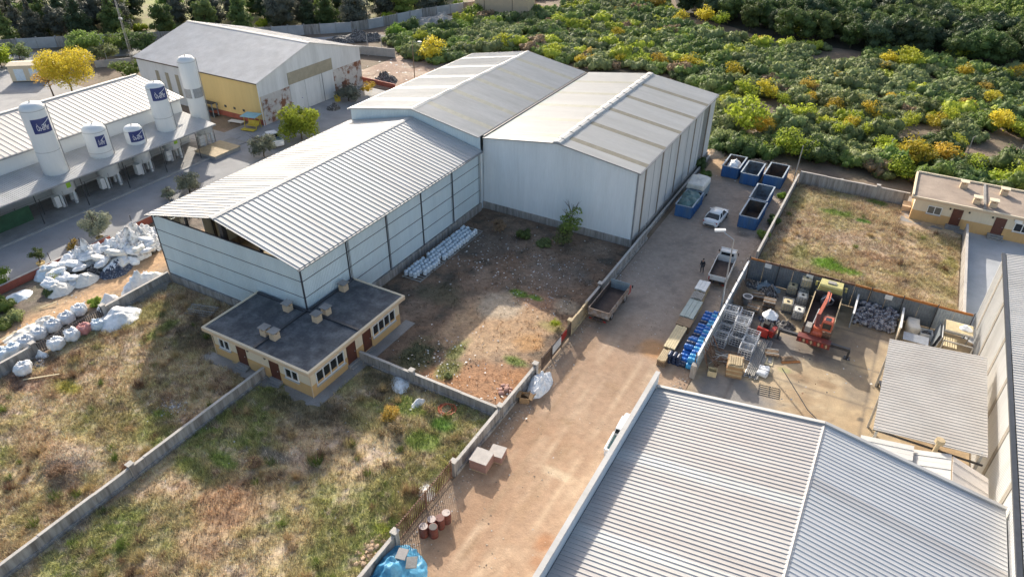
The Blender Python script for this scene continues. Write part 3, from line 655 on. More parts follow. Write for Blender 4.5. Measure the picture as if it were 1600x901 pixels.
# ------------------------------------------------------------------ small house in the corner of the blue hall
hs = thing('small_house', 'cream and ochre house with dark flat roof wrapped round the blue hall corner', 'house', (-43.4, 37, 0))
FX0, FX1, FY0, FY1, CX, CY = -49.25, -37.2, 30.9, 43.35, -43.28, 37.22
Lp = [(FX0, FY0), (FX1, FY0), (FX1, FY1), (CX, FY1), (CX, CY), (FX0, CY)]
MB().prism(Lp, 1.42, 3.05).build('upper_wall', 'render_cream', hs)
Lq = [(FX0-.02, FY0-.02), (FX1+.02, FY0-.02), (FX1+.02, FY1+.02), (CX, FY1+.02), (CX, CY), (FX0-.02, CY)]
MB().prism(Lq, 0, 1.42).build('lower_wall', 'render_ochre', hs)
Rp = [(-49.85, 30.38), (-36.72, 30.38), (-36.72, 43.9), (CX, 43.9), (CX, CY), (-49.85, CY)]
sl = MB().prism(Rp, 3.05, 3.36).build('roof_slab', 'render_peach', hs)
ri = [(-49.62, 30.62), (-36.95, 30.62), (-36.95, 43.66), (CX, 43.66), (CX, CY), (-49.62, CY)]
MB().prism(ri, 3.36, 3.40).build('roof_felt', 'roof_felt', hs)
p = MB(); p.box(-49.85, -36.72, 30.38, 30.60, 3.36, 3.47); p.box(-36.94, -36.72, 30.60, 43.68, 3.36, 3.47); p.box(-49.85, -49.63, 30.60, CY, 3.36, 3.47); p.box(CX, -36.72, 43.68, 43.9, 3.36, 3.47)
p.build('roof_edge', 'render_cream', hs)
p = MB(); p.box(CX-.12, CX+.12, 30.6, CY, 3.4, 3.58); p.box(CX+.12, -36.95, CY-.12, CY+.12, 3.4, 3.58); p.box(-49.6, CX-.12, CY-.28, CY-.02, 3.4, 3.56); p.box(CX+.02, CX+.28, CY+.12, 43.66, 3.4, 3.56)
p.build('roof_upstand', 'trim_dark', hs)
for x, y in ((-44.9, 36.4), (-43.9, 32.6), (-42.75, 32.6), (-41.3, 36.5), (-41.3, 37.75), (-42.6, 41.7)): chimney(hs, x, y, 3.4)
window(hs, '-y', FY0, -48.5, -47.1, 1.35, 2.5, 2); door(hs, '-y', FY0-.02, -46.1, -45.1, .5, 2.6); door(hs, '-y', FY0-.02, -42.0, -41.0, .5, 2.6); window(hs, '-y', FY0, -40.2, -38.6, 1.3, 2.45, 2)
window(hs, '+x', FX1, 31.5, 35.1, 1.1, 2.55, 4); door(hs, '+x', FX1+.02, 35.6, 36.65, .45, 2.6); door(hs, '+x', FX1+.02, 37.85, 38.85, .45, 2.6); window(hs, '+x', FX1, 39.2, 42.6, 1.15, 2.55, 4)
steps(hs, '-y', FY0, -46.3, -44.9, 3); steps(hs, '-y', FY0, -42.2, -40.8, 3); steps(hs, '+x', FX1, 35.4, 36.85, 3); steps(hs, '+x', FX1, 37.7, 39.05, 2)
for a in (-44.6, -42.5): lamp(hs, '-y', FY0, a, 2.5)
MB().box(-50.3, -36.0, 29.7, 30.88, -.02, .16).box(-37.17, -36.0, 30.88, 44.2, -.02, .16).build('apron', 'concrete_slab', hs)
MB().cyl((-37.14, 30.84, .16), (-37.14, 30.84, 3.05), .05, n=6).cyl((-49.31, 30.84, .1), (-49.31, 30.84, 3.05), .05, n=6).build('drainpipe', 'render_peach', hs)

# ------------------------------------------------------------------ far house on the right
hr = thing('small_house', 'low cream and ochre house with pinkish flat roof behind the weedy plot', 'house', (15, 98, 0))
HX0, HX1, HY0, HY1 = 5.7, 26., 94.4, 101.9
MB().box(HX0, HX1, HY0, HY1, 1.45, 3.05).build('upper_wall', 'render_cream', hr)
MB().box(HX0-.02, HX1+.02, HY0-.02, HY1+.02, 0, 1.45).build('lower_wall', 'render_ochre', hr)
MB().box(HX0-.55, HX1+.5, HY0-.5, HY1+.45, 3.05, 3.36).build('roof_slab', 'render_peach', hr)
MB().box(HX0-.33, HX1+.28, HY0-.28, HY1+.22, 3.36, 3.40).build('roof_screed', 'roof_screed', hr)
p = MB(); p.box(HX0-.55, HX1+.5, HY0-.5, HY0-.3, 3.36, 3.45); p.box(HX0-.55, HX0-.33, HY0-.3, HY1+.2, 3.36, 3.62); p.box(HX0-.33, HX1+.5, HY1+.2, HY1+.45, 3.36, 3.62); p.build('roof_edge', 'render_cream', hr)
MB().box(13.0, 13.25, HY0-.25, HY1+.2, 3.4, 3.6).build('roof_upstand', 'concrete_slab', hr)
for x, y in ((12.2, 95.6), (13.95, 95.6), (10.7, 99.9), (15.2, 100.1)): chimney(hr, x, y, 3.4, 'render_cream', .4)
window(hr, '-y', HY0, 7.3, 8.9, 1.35, 2.45, 2, 'glass_blind'); door(hr, '-y', HY0-.02, 10.1, 11.1, .5, 2.6); door(hr, '-y', HY0-.02, 14.7, 15.75, .5, 2.6); window(hr, '-y', HY0, 16.7, 18.4, 1.35, 2.5, 2); window(hr, '-y', HY0, 21, 22.6, 1.35, 2.5, 2)
steps(hr, '-y', HY0, 9.8, 11.4, 3); steps(hr, '-y', HY0, 14.4, 16.1, 3)
for a in (9.7, 11.8, 14.3): lamp(hr, '-y', HY0, a, 2.55)
MB().box(16.5, 17.3, HY0-.32, HY0, 2.6, 3.0).build('air_conditioner', 'frame_white', hr)
MB().box(4.7, 12.0, 93.2, HY0-.03, -.02, .14).box(4.7, HX0-.03, HY0-.03, 101.5, -.02, .14).build('apron', 'concrete_slab', hr)
MB().box(4.6, 5.6, 96.4, 98.2, .14, .8).build('step_block', 'render_peach', hr)

# ------------------------------------------------------------------ big hall in the lower right corner
BX0, BX1, BXR, BE, BR, BY = -9.75, 13.1, 1.9, 6.75, 8.62, 39.7
hb = thing('warehouse_hall', 'large white ribbed roof hall with tall parapet along the lane', 'warehouse', (BXR, 20, 0))
MB().box(BX0-.25, BX0, -6, BY+.45, 0, 7.85).build('parapet_wall', 'clad_pale', hb)
MB().box(BX0-.30, BX0+.04, -6, BY+.5, 7.85, 7.93).build('parapet_coping', 'roof_steel_fresh', hb)
MB().wedge([(BX0, 0), (BX1, 0), (BX1, BE-.1), (BXR, BR-.12), (BX0, BE-.1)], BY-.2, BY-.02).build('end_wall', 'clad_pale', hb)
MB().box(BX1-.1, BX1, -6, BY-.2, 0, BE-.1).build('side_wall', 'clad_pale', hb)
roof_slope(hb, BX0+.05, BE, BXR, BR, -4.3, BY, 1., 3, .048, 'roof_stained', {16: 'roof_steel', 29: 'roof_steel', 36: 'roof_steel'}, .09)
roof_slope(hb, BX1-.05, BE, BXR, BR, -4.3, BY, 1., 3, .036, 'roof_bright', {12: 'roof_patch', 38: 'roof_patch'}, .08)
for i in range(11): MB().wedge([(BXR-.14, BR-.005), (BXR, BR+.066), (BXR+.14, BR-.005), (BXR, BR+.04)], -4.3+i*4., -.32+i*4.).build('ridge_cap', 'roof_stained', hb)
t = MB()
for xe in (BX0+.05, BX1-.05): t.bar((xe, BY+.1, BE+.06), (BXR, BY+.1, BR+.06), .26, .22)
t.build('verge_trim', 'roof_steel_fresh', hb)
MB().box(BX0, BX0+.28, -4.3, BY, BE-.2, BE-.05).build('gutter', 'trim_dark', hb)

# ------------------------------------------------------------------ neighbour hall at the right edge
RX, RY0, RY1, RE = 13.25, 20, 73.2, 8.05
hn = thing('warehouse_hall', 'tall white clad hall at the right edge with brown wall strips', 'warehouse', (20, 50, 0))
n = 50; w = (RY1-RY0)/n; meA = clad('wall_panel', w-.006, RE-.1, RE-.1, 4, .03, 'clad_grey', .09, .05)
for i in range(n): place(meA, 'wall_panel', hn, (RX, RY0+(i+1)*w, .0), (0, -1, 0), (0, 0, 1))
for y in (47.4, 53.2, 59, 64.8, 70.2, 41.6): MB().box(RX-.06, RX-.035+.02, y-.3, y+.3, 1.0, RE-.5).build('strip_panel', 'strip_taupe', hn)
MB().box(RX-.28, RX+.02, RY0, RY1, RE-.12, RE+.06).build('gutter', 'trim_dark', hn)
MB().box(RX-.02, RX+12, RY1-.08, RY1, 0, RE).build('end_wall', 'clad_pale', hn)
roof_slope(hn, RX+.1, RE, RX+11, RE+1.7, RY0, RY1, 1., 3, .05, 'roof_steel_fresh', None, .12)
MB().box(13.15, 13.5, -6, RY0+19.0, 6.4, 6.72).build('valley_gutter', 'trim_grey', hn)

# ------------------------------------------------------------------ lean-to roofs in the scrap yard
sh = thing('shed', 'grey corrugated lean-to roof standing over the scrap yard', 'shed', (9, 51.5, 0))
n = 12; w = 12.5/n; v = Vector((7.1, 0, .85)); me = clad('roof_panel', w-.004, v.length, v.length, 3, .032, 'roof_shed', .10)
for i in range(n): place(me, 'roof_panel', sh, (5.3, 45.3+(i+1)*w, 5.05), (0, -1, 0), v)
for x, y in ((5.6, 45.6), (5.6, 51.5), (5.6, 57.4), (12.1, 45.6), (12.1, 57.4)): MB().box(x-.09, x+.09, y-.09, y+.09, 0, 5.05+(x-5.3)*.12).build('post', 'steel_galv', sh)
MB().box(5.3, 12.4, 45.4, 45.5, 4.85, 4.98).build('beam', 'steel_dark', sh)
MB().cyl((9.2, 44.6, 4.0), (9.35, 44.9, 6.1), .16, n=8).cyl((9.35, 44.9, 6.1), (9.36, 44.92, 6.4), .34, .30, n=8).build('flue_pipe', 'timber', sh)
cp = thing('canopy', 'white ribbed metal canopy between the grey shed and the big hall', 'canopy', (8, 42, 0))
for (xa, xb, za, zb, m_) in ((4.6, 7.95, 5.0, 5.6, 'roof_steel_fresh'), (8.0, 10.2, 5.3, 5.95, 'roof_steel_fresh')):
    L = math.hypot(xb-xa, zb-za); me = clad('roof_panel', 1.06, L, L, 1, .05, m_, .1)
    for i in range(4): place(me, 'roof_panel', cp, (xa, 40.0+(i+1)*1.07, za), (0, -1, 0), (xb-xa, 0, zb-za))
L = math.hypot(2.4, .9); me = clad('roof_panel', 1.06, L, L, 1, .05, 'roof_ochre', .1)
for i in range(4): place(me, 'roof_panel', cp, (12.7, 39.9+i*1.07, 5.05), (0, 1, 0), (-2.45, 0, .9))
for x in (4.8, 8, 10.2, 12.4):
    MB().box(x-.07, x+.07, 44.0, 44.14, 0, 5.0).build('post', 'steel_dark', cp)

# ------------------------------------------------------------------ old warehouse with ochre wall
WX0, WX1, WY0, WY1, WE, WR = -120.8, -90.6, 76.7, 102., 7.25, 10.8
wo = thing('old_warehouse', 'old warehouse with ochre wall and peeling rust stained gable', 'warehouse', (-105, 89, 0)); ym = (WY0+WY1)/2
MB().box(-107.5, WX1-.02, WY0, WY0+.2, .9, WE-.25).build('ochre_wall', 'warehouse_ochre', wo); MB().box(WX0, -107.52, WY0, WY0+.2, 0, WE-.25).build('grey_wall', 'clad_grey', wo)
MB().box(-107.5, WX1, WY0-.04, WY0+.2, 0, .9).build('base_band', 'wall_red', wo)
for x in (-111, -113.6, -116.2): fbox(MB(), '-y', WY0, x, x+.9, 0, .04, 1.6, 5.4).build('window', 'skylight_brown', wo)
for i in range(6): fbox(MB(), '-y', WY0, -106.3+i*2.2, -105.8+i*2.2, 0, .05, 1.6, 2.0).build('vent', 'trim_dark', wo)
MB().box(WX1-.2, WX1, WY0+.2, WY1, 0, 4.8).build('block_wall', 'peeling', wo)
MB().wedge([(WY0, 4.8), (WY1, 4.8), (WY1, WE-.1), (ym, WR-.1), (WY0, WE-.1)], WX1-.16, WX1+.02, 'x').build('gable_cladding', 'clad_grey', wo)
fbox(MB(), '+x', WX1, 83.3, 94.2, .02, .10, 5.0, 7.0).build('lintel_panel', 'skylight_brown', wo)
for i in range(3): fbox(MB(), '+x', WX1, 83.4+i*3.6, 83.36+(i+1)*3.6, 0, .07+.03*i, .05, 5.0).build('sliding_door', 'clad_grey', wo)
fbox(MB(), '+x', WX1, 91.2, 91.3, .1, .15, .05, 5).build('door_rail', 'trim_dark', wo)
fbox(MB(), '+x', WX1, 96.2, 97.3, 0, .05, .1, 2.1).build('door', 'door_brown', wo)
roof_slope_x(wo, WY0-.4, WE-.1, ym, WR, WX0-.3, WX1+.3, 1., 4, .03, 'roof_dusty', None, .08); roof_slope_x(wo, WY1+.4, WE-.1, ym, WR, WX0-.3, WX1+.3, 1., 4, .03, 'roof_dusty', None, .08)
MB().wedge([(ym-.4, WR-.03), (ym, WR+.08), (ym+.4, WR-.03), (ym, WR+.03)], WX0-.3, WX1+.3, 'x').build('ridge_cap', 'roof_aged', wo)
MB().box(WX0, WX1+.2, WY0-.42, WY0-.3, WE-.32, WE-.16).build('eave_board', 'metal_brown', wo)
MB().cyl((WX1+.02, WY0-.1, 0), (WX1+.02, WY0-.1, WE-.2), .08, n=6).build('drainpipe', 'frame_white', wo)

# ------------------------------------------------------------------ gas depot: building, canopy and tanks
gd = thing('depot_building', 'long white depot with ribbed pinkish roof behind the gas tanks', 'building', (-101, 45, 0))
MB().box(-108, -95.4, 12, 65.6, 0, 6.85).build('wall', 'tank_white', gd); MB().wedge([(-108, 6.85), (-95.4, 6.85), (-95.4, 7.0), (-105.4, 8.82), (-108, 8.4)], 12.0, 65.55).build('gable_wall', 'clad_grey', gd)
roof_slope(gd, -95.1, 7.08, -105.4, 8.95, 12, 66.2, .75, 1, .06, 'roof_ochre', None, .11)
MB().box(-105.6, -105.2, 12, 66.2, 8.93, 9.08).build('ridge_cap', 'roof_steel_fresh', gd); MB().box(-95.2, -94.95, 12, 66.2, 6.86, 7.05).build('gutter', 'trim_grey', gd)
gc = thing('canopy', 'pale blue grey ribbed canopy sheltering the gas tank bases', 'canopy', (-93, 42, 0))
roof_slope(gc, -88.3, 4.3, -95.3, 4.95, 12, 65.6, 1.1, 4, .04, 'roof_steel', None, .1)
for y in range(14, 66, 6): MB().cyl((-88.6, y, .1), (-88.6, y, 4.25), .06, n=6).build('post', 'steel_dark', gc)
MB().box(-88.36, -88.24, 12, 65.6, 4.1, 4.28).build('edge_beam', 'trim_grey', gc)
struct(MB().sheet([(-98.6, 12, .012), (-91.2, 12, .012), (-91.2, 69, .012), (-98.6, 69, .012)]).build('depot_yard', 'concrete_slab'))
def text_mesh(s):
    cu = bpy.data.curves.new('t', 'FONT'); cu.body = s; cu.size = 1; cu.align_x = 'CENTER'; cu.align_y = 'CENTER'; cu.resolution_u = 2
    o = bpy.data.objects.new('t', cu); COL.objects.link(o); bpy.context.view_layer.update()
    me = bpy.data.meshes.new_from_object(o.evaluated_get(bpy.context.evaluated_depsgraph_get())); bpy.data.objects.remove(o); return me
def wrap_patch(c, r, a0, half, z0, z1, n=14):
    m = MB(); vs = []
    for i in range(n+1):
        a = a0-half+2*half*i/n; vs += [(c[0]+r*math.cos(a), c[1]+r*math.sin(a), z0), (c[0]+r*math.cos(a), c[1]+r*math.sin(a), z1)]
    return m.add(vs, [(2*i, 2*i+2, 2*i+3, 2*i+1) for i in range(n)])
TXT = text_mesh('Ös-elMer')
def tank(label, x, y, r, ztop, zleg=1.5, logo=None, sticker=False, neck=None, band=None):
    t = thing('gas_tank', label, 'tank', (x, y, 0), 0, 'gas tanks standing through the canopy')
    prof = [(.15*r, zleg), (.7*r, zleg+.12), (r, zleg+.45), (r, ztop-.55*r), (.97*r, ztop-.42*r), (.78*r, ztop-.16*r), (.45*r, ztop-.04*r), (.05*r, ztop)]
    if neck: prof = prof[:3]+[(r*1.08, neck-1.6), (r*1.08, neck-1.3), (r*.42, neck-1.2), (r*.42, neck), (r, neck+.25)]+prof[3:]
    o = MB().lathe((x, y, 0), prof, 22).build('vessel', 'tank_white', t, True)
    for i in range(4):
        a = i*math.pi/2+.6; MB().bar((x+r*.8*math.cos(a), y+r*.8*math.sin(a), 0), (x+r*.8*math.cos(a), y+r*.8*math.sin(a), zleg+.6), .3).build('leg', 'tank_white', t)
    MB().cyl((x, y, ztop-.02), (x, y, ztop+.18), .09, n=6).build('vent', 'trim_grey', t)
    a0 = math.atan2(-y, -x)+.30
    if logo:
        z0, z1, half = logo; p = wrap_patch((x, y), r+.015, a0, half, z0, z1).build('logo_panel', 'logo_blue', t, True)
        me = TXT.copy(); s = (z1-z0)*.60; zc = (z0+z1)/2-.12*(z1-z0)
        for v in me.vertices:
            a = a0+v.co.x*s/r*.82*(half*r*2*.92/(s*4.6)); v.co = (x+(r+.03)*math.cos(a), y+(r+.03)*math.sin(a), zc+v.co.y*s)
        me.transform(Matrix.Translation((-x, -y, 0))); me.materials.clear(); me.materials.append(MATS['logo_white'])
        q = bpy.data.objects.new('lettering', me); COL.objects.link(q); q.parent = p
        pts = [(x+(r+.035)*math.cos(a0+half*u), y+(r+.035)*math.sin(a0+half*u), z1-(z1-z0)*(.42-.34*u)) for u in (-.1, .2, .5, .85)]
        MB().tube(pts, .035, 4).build('swoosh', 'logo_white', p)
    if band: wrap_patch((x, y), r+.02, 0, math.pi, band[0], band[1], 24).build('band', 'trim_grey', t, True); MB().bar((x+r*math.cos(a0-.5), y+r*math.sin(a0-.5), band[0]), (x+r*math.cos(a0-.5), y+r*math.sin(a0-.5), band[1]), .22).build('stay', 'tank_white', t)
    ld = MB(); al = a0+1.15
    for dx_ in (-.14, .14): ld.bar((x+(r+.12)*math.cos(al+dx_), y+(r+.12)*math.sin(al+dx_), 1.8), (x+(r+.12)*math.cos(al+dx_), y+(r+.12)*math.sin(al+dx_), ztop-.4), .05)
    for k_ in range(int((ztop-2.4)/.4)): ld.bar((x+(r+.12)*math.cos(al-.14), y+(r+.12)*math.sin(al-.14), 2+k_*.4), (x+(r+.12)*math.cos(al+.14), y+(r+.12)*math.sin(al+.14), 2+k_*.4), .035)
    ld.build('ladder', 'trim_grey', t)
    for zz in (zleg+.9, (zleg+ztop)/2, ztop-.62*r): wrap_patch((x, y), r+.012, 0, math.pi, zz, zz+.05, 24).build('weld_seam', 'trim_grey' if zz > 5 else 'tank_white', t, True)
    if sticker: wrap_patch((x, y), r+.015, a0+.25, .22, zleg+1.1, zleg+1.9, 4).build('sticker', 'sticker_green', t)
    MB().box(x+.2, x+1.0, y-r-.5, y-r+.1, .4, 1.9).build('valve_box', 'frame_white', t)
    pm = MB(); pm.tube([(x+r*.7, y-r*.5, .5), (x+r*1.15, y-r*.7, .5), (x+r*1.15, y-r*.7, 2.6)], .05, 5); pm.tube([(x+r*.9, y, .7), (x+r*1.3, y+.5, .7), (x+r*1.3, y+.5, 1.8)], .05, 5)
    pm.build('pipework', 'steel_galv', t)
    return t
tank('tallest white gas tank with navy logo, leftmost of the five', -91.6, 43.0, 1.42, 13.7, logo=(10.1, 11.9, .8), sticker=True)
tank('medium white gas tank with lighter blue logo, second from left', -91.6, 49.4, 1.45, 8.9, logo=(6.1, 7.6, .42))
tank('shortest white gas tank with navy logo high on its side', -91.5, 54.6, 1.22, 7.1, logo=(5.0, 6.5, .85))
tank('tall white gas tank with navy logo close below its dome', -92.0, 60.0, 1.3, 11.6, logo=(9.2, 11.0, .9), sticker=True)
tank('plain tall white gas tank with grey band at the canopy end', -92.6, 66.4, 1.25, 13.6, zleg=1.6, band=(7.6, 9.0))
fz = thing('wire_fence', 'thin dark wire fence on posts along the gas tank yard', 'fence', (-90.9, 40, 0))
for i in range(19): MB().cyl((-90.95, 12+i*3.05, .1), (-90.95, 12+i*3.05, 2.3), .04, n=5).build('post', 'steel_dark', fz)
w_ = MB()
for z in (.5, 1.1, 1.7, 2.25): w_.cyl((-90.95, 12, z), (-90.95, 67, z), .012, n=3)
w_.build('wire', 'steel_dark', fz)
tag(MB().box(-90.86, -90.82, 15, 38, .15, 2.1).build('green_screen', 'green_net'), 'dark green screen net hung along the tank yard fence', 'screen')
pf = thing('loading_platform', 'low concrete platform beside the last gas tank', 'platform', (-88.5, 64, 0)); MB().box(-90.6, -86.2, 62.6, 67.4, 0, .5).build('slab', 'kerb_stone', pf); MB().box(-90.7, -86.1, 62.5, 67.5, .5, .58).build('top', 'timber', pf)

# ------------------------------------------------------------------ site cabin and pale building far behind
cb = thing('site_cabin', 'pale pink site cabin with two light blue doors', 'cabin', G(20, 129), rad(38))
for nm, mb, m_ in (('wall', MB().box(0, 6.4, 0, 3.2, .15, 3.0), 'render_cream'), ('roof', MB().wedge([(-.2, 3.0), (3.4, 3.0), (3.4, 3.15), (1.6, 3.45), (-.2, 3.15)], -.2, 6.6, 'x'), 'render_cream'), ('skid', MB().box(0, 6.4, .1, 3.1, 0, .15), 'trim_dark')): mb.build(nm, m_, cb, world=False)
for a in (.9, 3.6): MB().box(a, a+1.7, -.05, 0, .3, 2.5).build('door', 'bag_blueish', cb, world=False)
bb = thing('pale_building', 'plain pale peach building beyond the scrub', 'building', G(742, 22), rad(16))
MB().box(0, 14.5, 0, 9, 0, 6.5).build('wall', 'render_peach', bb, world=False); MB().box(-.3, 14.8, -.3, 9.3, 6.5, 6.9).build('roof', 'roof_cream', bb, world=False)
for a in (2.6, 10.2): MB().box(a, a+.12, -.06, 0, 0, 6.5).build('drainpipe', 'metal_brown', bb, world=False)
# ------------------------------------------------------------------ boundary walls, gates and fences
def wall_y(label, x, y0, y1, h, step=4., th=.2, m='concrete', posts=(), foot=True, cope='concrete_top', name='boundary_wall'):
    t = thing(name, label, 'wall', (x, (y0+y1)/2, 0)); n = max(1, round((y1-y0)/step)); s = (y1-y0)/n
    for i in range(n):
        dz = random.uniform(-.03, .03)
        MB().box(x-th/2, x+th/2, y0+i*s+.006, y0+(i+1)*s-.006, -.05, h+dz).build('wall_section', m, t)
        MB().box(x-th/2-.03, x+th/2+.03, y0+i*s+.006, y0+(i+1)*s-.006, h+dz, h+dz+.05).build('coping', cope, t)
    if foot: MB().box(x+th/2, x+th/2+.16, y0, y1, -.05, .28).build('footing', m, t)
    for y in posts:
        p = MB().box(x-.2, x+.2, y-.2, y+.2, -.05, h+.28).build('post', m, t); MB().box(x-.26, x+.26, y-.26, y+.26, h+.28, h+.36).build('post_cap', cope, p)
    return t
def wall_x(label, y, x0, x1, h, step=4., th=.2, m='concrete', posts=(), foot=True, cope='concrete_top'):
    t = thing('boundary_wall', label, 'wall', ((x0+x1)/2, y, 0)); n = max(1, round((x1-x0)/step)); s = (x1-x0)/n
    for i in range(n):
        dz = random.uniform(-.03, .03)
        MB().box(x0+i*s+.006, x0+(i+1)*s-.006, y-th/2, y+th/2, -.05, h+dz).build('wall_section', m, t)
        MB().box(x0+i*s+.006, x0+(i+1)*s-.006, y-th/2-.03, y+th/2+.03, h+dz, h+dz+.05).build('coping', cope, t)
    if foot: MB().box(x0, x1, y-th/2-.16, y-th/2, -.05, .25).build('footing', m, t)
    for x in posts:
        p = MB().box(x-.2, x+.2, y-.2, y+.2, -.05, h+.28).build('post', m, t); MB().box(x-.26, x+.26, y-.26, y+.26, h+.28, h+.36).build('post_cap', cope, p)
    return t
_bar = {}
def pickets(name, label, cat, x, y0, y1, h, gap, m, sec=1, z0=.08, lean=0.):
    t = thing(name, label, cat, (x, (y0+y1)/2, 0)); key = (h, m)
    if key not in _bar: _bar[key] = MB().box(-.028, .028, -.028, .028, z0, h).mesh('picket', m)
    n = int((y1-y0)/gap)
    for i in range(n+1): inst(_bar[key], 'picket', t, (0, y0+i*(y1-y0)/n-t.location.y, 0))
    for z in (z0+.12, h-.18): MB().box(x-.03, x+.03, y0, y1, z, z+.06).build('rail', m, t)
    for i in range(sec+1):
        y = y0+i*(y1-y0)/sec; MB().box(x-.05, x+.05, y-.05, y+.05, 0, h+.05).build('gate_post', m, t)
    return t
wall_y('long grey concrete wall dividing the two grass plots, up to the house', -43.0, 2, 30.9, 1.2, 4., posts=(17.4,))
wall_x('grey concrete wall between the bare yard and the green grass plot', 36.98, -37.0, -22.05, 1.15, 3.7, posts=(-31.0,))
wall_y('grey lane side wall beside the blue tarpaulin heap', -21.8, 2, 22.4, 1.25, 4., posts=(22.55,))
pickets('picket_gate', 'brown metal picket gate behind the red oil drums', 'gate', -21.8, 22.85, 29.5, 1.9, .21, 'metal_rust', 2)
wall_y('grey lane side wall beside the tile pallets', -21.8, 29.9, 43.2, 1.2, 3.2, posts=(29.9, 36.98, 43.3))
pickets('picket_gate', 'dark sliding picket gate with red and white board by the bare yard', 'gate', -21.6, 44.2, 50.3, 1.6, .19, 'metal_brown', 3)
tag(MB().box(-21.58, -21.54, 46.3, 48.1, .5, 1.4).build('board', 'sign_white'), 'white board tied to the sliding picket gate', 'board')
tag(MB().box(-21.58, -21.53, 48.12, 49.3, .75, 1.5).build('board', 'lamp_red'), 'red board tied to the sliding picket gate', 'board')
wall_y('tan boarded stretch of lane wall behind the parked dump truck', -21.75, 50.7, 54.6, 1.5, 1.3, .12, 'timber', posts=(50.5,), cope='timber')
wall_y('grey lane wall running up to the cream roofed hall', -21.95, 54.7, 72.5, 1.25, 3.6, posts=(58.4,))
wall_y('low grey kerb wall along the foot of the cream roofed hall', -22.3, 72.6, 101, .5, 4., foot=False)
wall_y('grey wall at the left edge behind white bulk bags', -63.9, 6, 22.4, 1.3, 4., posts=(22.3,))
pickets('picket_fence', 'dark picket fence between two rows of bulk bags', 'fence', -63.9, 22.6, 29.2, 1.35, .2, 'steel_dark', 2)
wall_y('grey wall running up to the blue hall corner', -63.9, 29.4, 37.1, 1.3, 3.8, posts=(29.4,))
wall_y('low red painted wall along the asphalt road', -77.65, 4, 39.5, .85, 4., .22, 'wall_red', foot=False, cope='tile_top', name='road_wall')
wall_y('short red wall end by the blue hall corner', -77.65, 42.2, 60, .85, 4., .22, 'wall_red', foot=False, cope='tile_top', name='road_wall')
for i, y in enumerate((26.6, 32.5, 36.2, 42.8, 48.5)):
    tag(MB().cyl((-77.95, y, 0), (-77.95, y, 1.9), .045, n=6).cyl((-77.95, y, 1.9), (-77.95, y, 1.95), .06, n=6).cyl((-77.95, y, 0), (-77.95, y, .06), .1, n=6).build('fence_post', 'steel_dark'), 'thin dark metal post standing along the red road wall', 'post', 'metal posts along the red wall')
wall_y('grey wall between the lane and the weedy plot', -9.0, 73.8, 98.5, 1.35, 4.1, .18, foot=False)
wall_x('pinkish grey wall behind the weedy plot, below the scrub', 98.55, -8.85, 5.1, 1.75, 3.5, .2, 'concrete', posts=(1.2,), foot=False, cope='tile_top')
wall_y('grey wall between the weedy plot and the concrete court', 11.95, 70.6, 93.4, 1.45, 3.8, .2, foot=False)
# inner screen wall of the scrap yard
iw = thing('screen_wall', 'pale corrugated screen wall along the lane side of the scrap yard', 'wall', (-9.15, 60, 0))
n = 16; s = (69.4-50.7)/n; me = clad('sheet_panel', s-.03, 2.25, 2.25, 5, .03, 'sheet_pale', .1, .04)
for i in range(n): place(me, 'sheet_panel', iw, (-9.12, 50.7+i*s, .05), (0, 1, 0), (0, 0, 1))
for i in range(0, n+1, 2): MB().box(-9.32, -9.22, 50.65+i*s, 50.75+i*s, 0, 2.6).build('post', 'metal_brown', iw)
MB().box(-9.25, -9.05, 50.6, 69.5, 2.31, 2.38).build('top_rail', 'frame_white', iw)
MB().box(-9.45, -8.95, 50.1, 50.6, 0, 1.5).build('end_pier', 'concrete', iw)
# fence of grey sheets
sf = thing('sheet_fence', 'tall grey sheet metal fence with rusty orange top behind the scrap', 'fence', (1.7, 69.7, 0))
n = 14; s = 21.4/n; m1 = clad('sheet_panel', s-.03, 2.45, 2.45, 6, .03, 'sheet_grey', .1, .04); m2 = clad('sheet_panel', s-.03, 2.45, 2.45, 6, .03, 'sheet_pale', .1, .04)
for i in range(n):
    place(m2 if i >= n-2 else m1, 'sheet_panel', sf, (-9.0+i*s, 69.62, .05), (1, 0, 0), (0, 0, 1))
    MB().box(-9.0+i*s, -9.0+(i+1)*s-.02, 69.66, 69.74+.02*(i % 2), 2.3, 2.72+.02*(i % 3)).build('top_board', 'rust_orange' if i > 6 or i == 0 else 'metal_rust', sf)
for i in range(0, n+1, 2):
    x = -9.0+i*s; MB().bar((x, 69.45, 0), (x+random.uniform(-.1, .1), 69.5, 3.0), .09).build('post', 'steel_dark', sf)
for x, y in ((-7.4, 0), (-.4, 0), (4.6, 0), (-3.1, .1)): MB().box(x, x+.7, 69.42, 69.45, 2.1, 2.6).build('sign_plate', 'sign_white', sf)
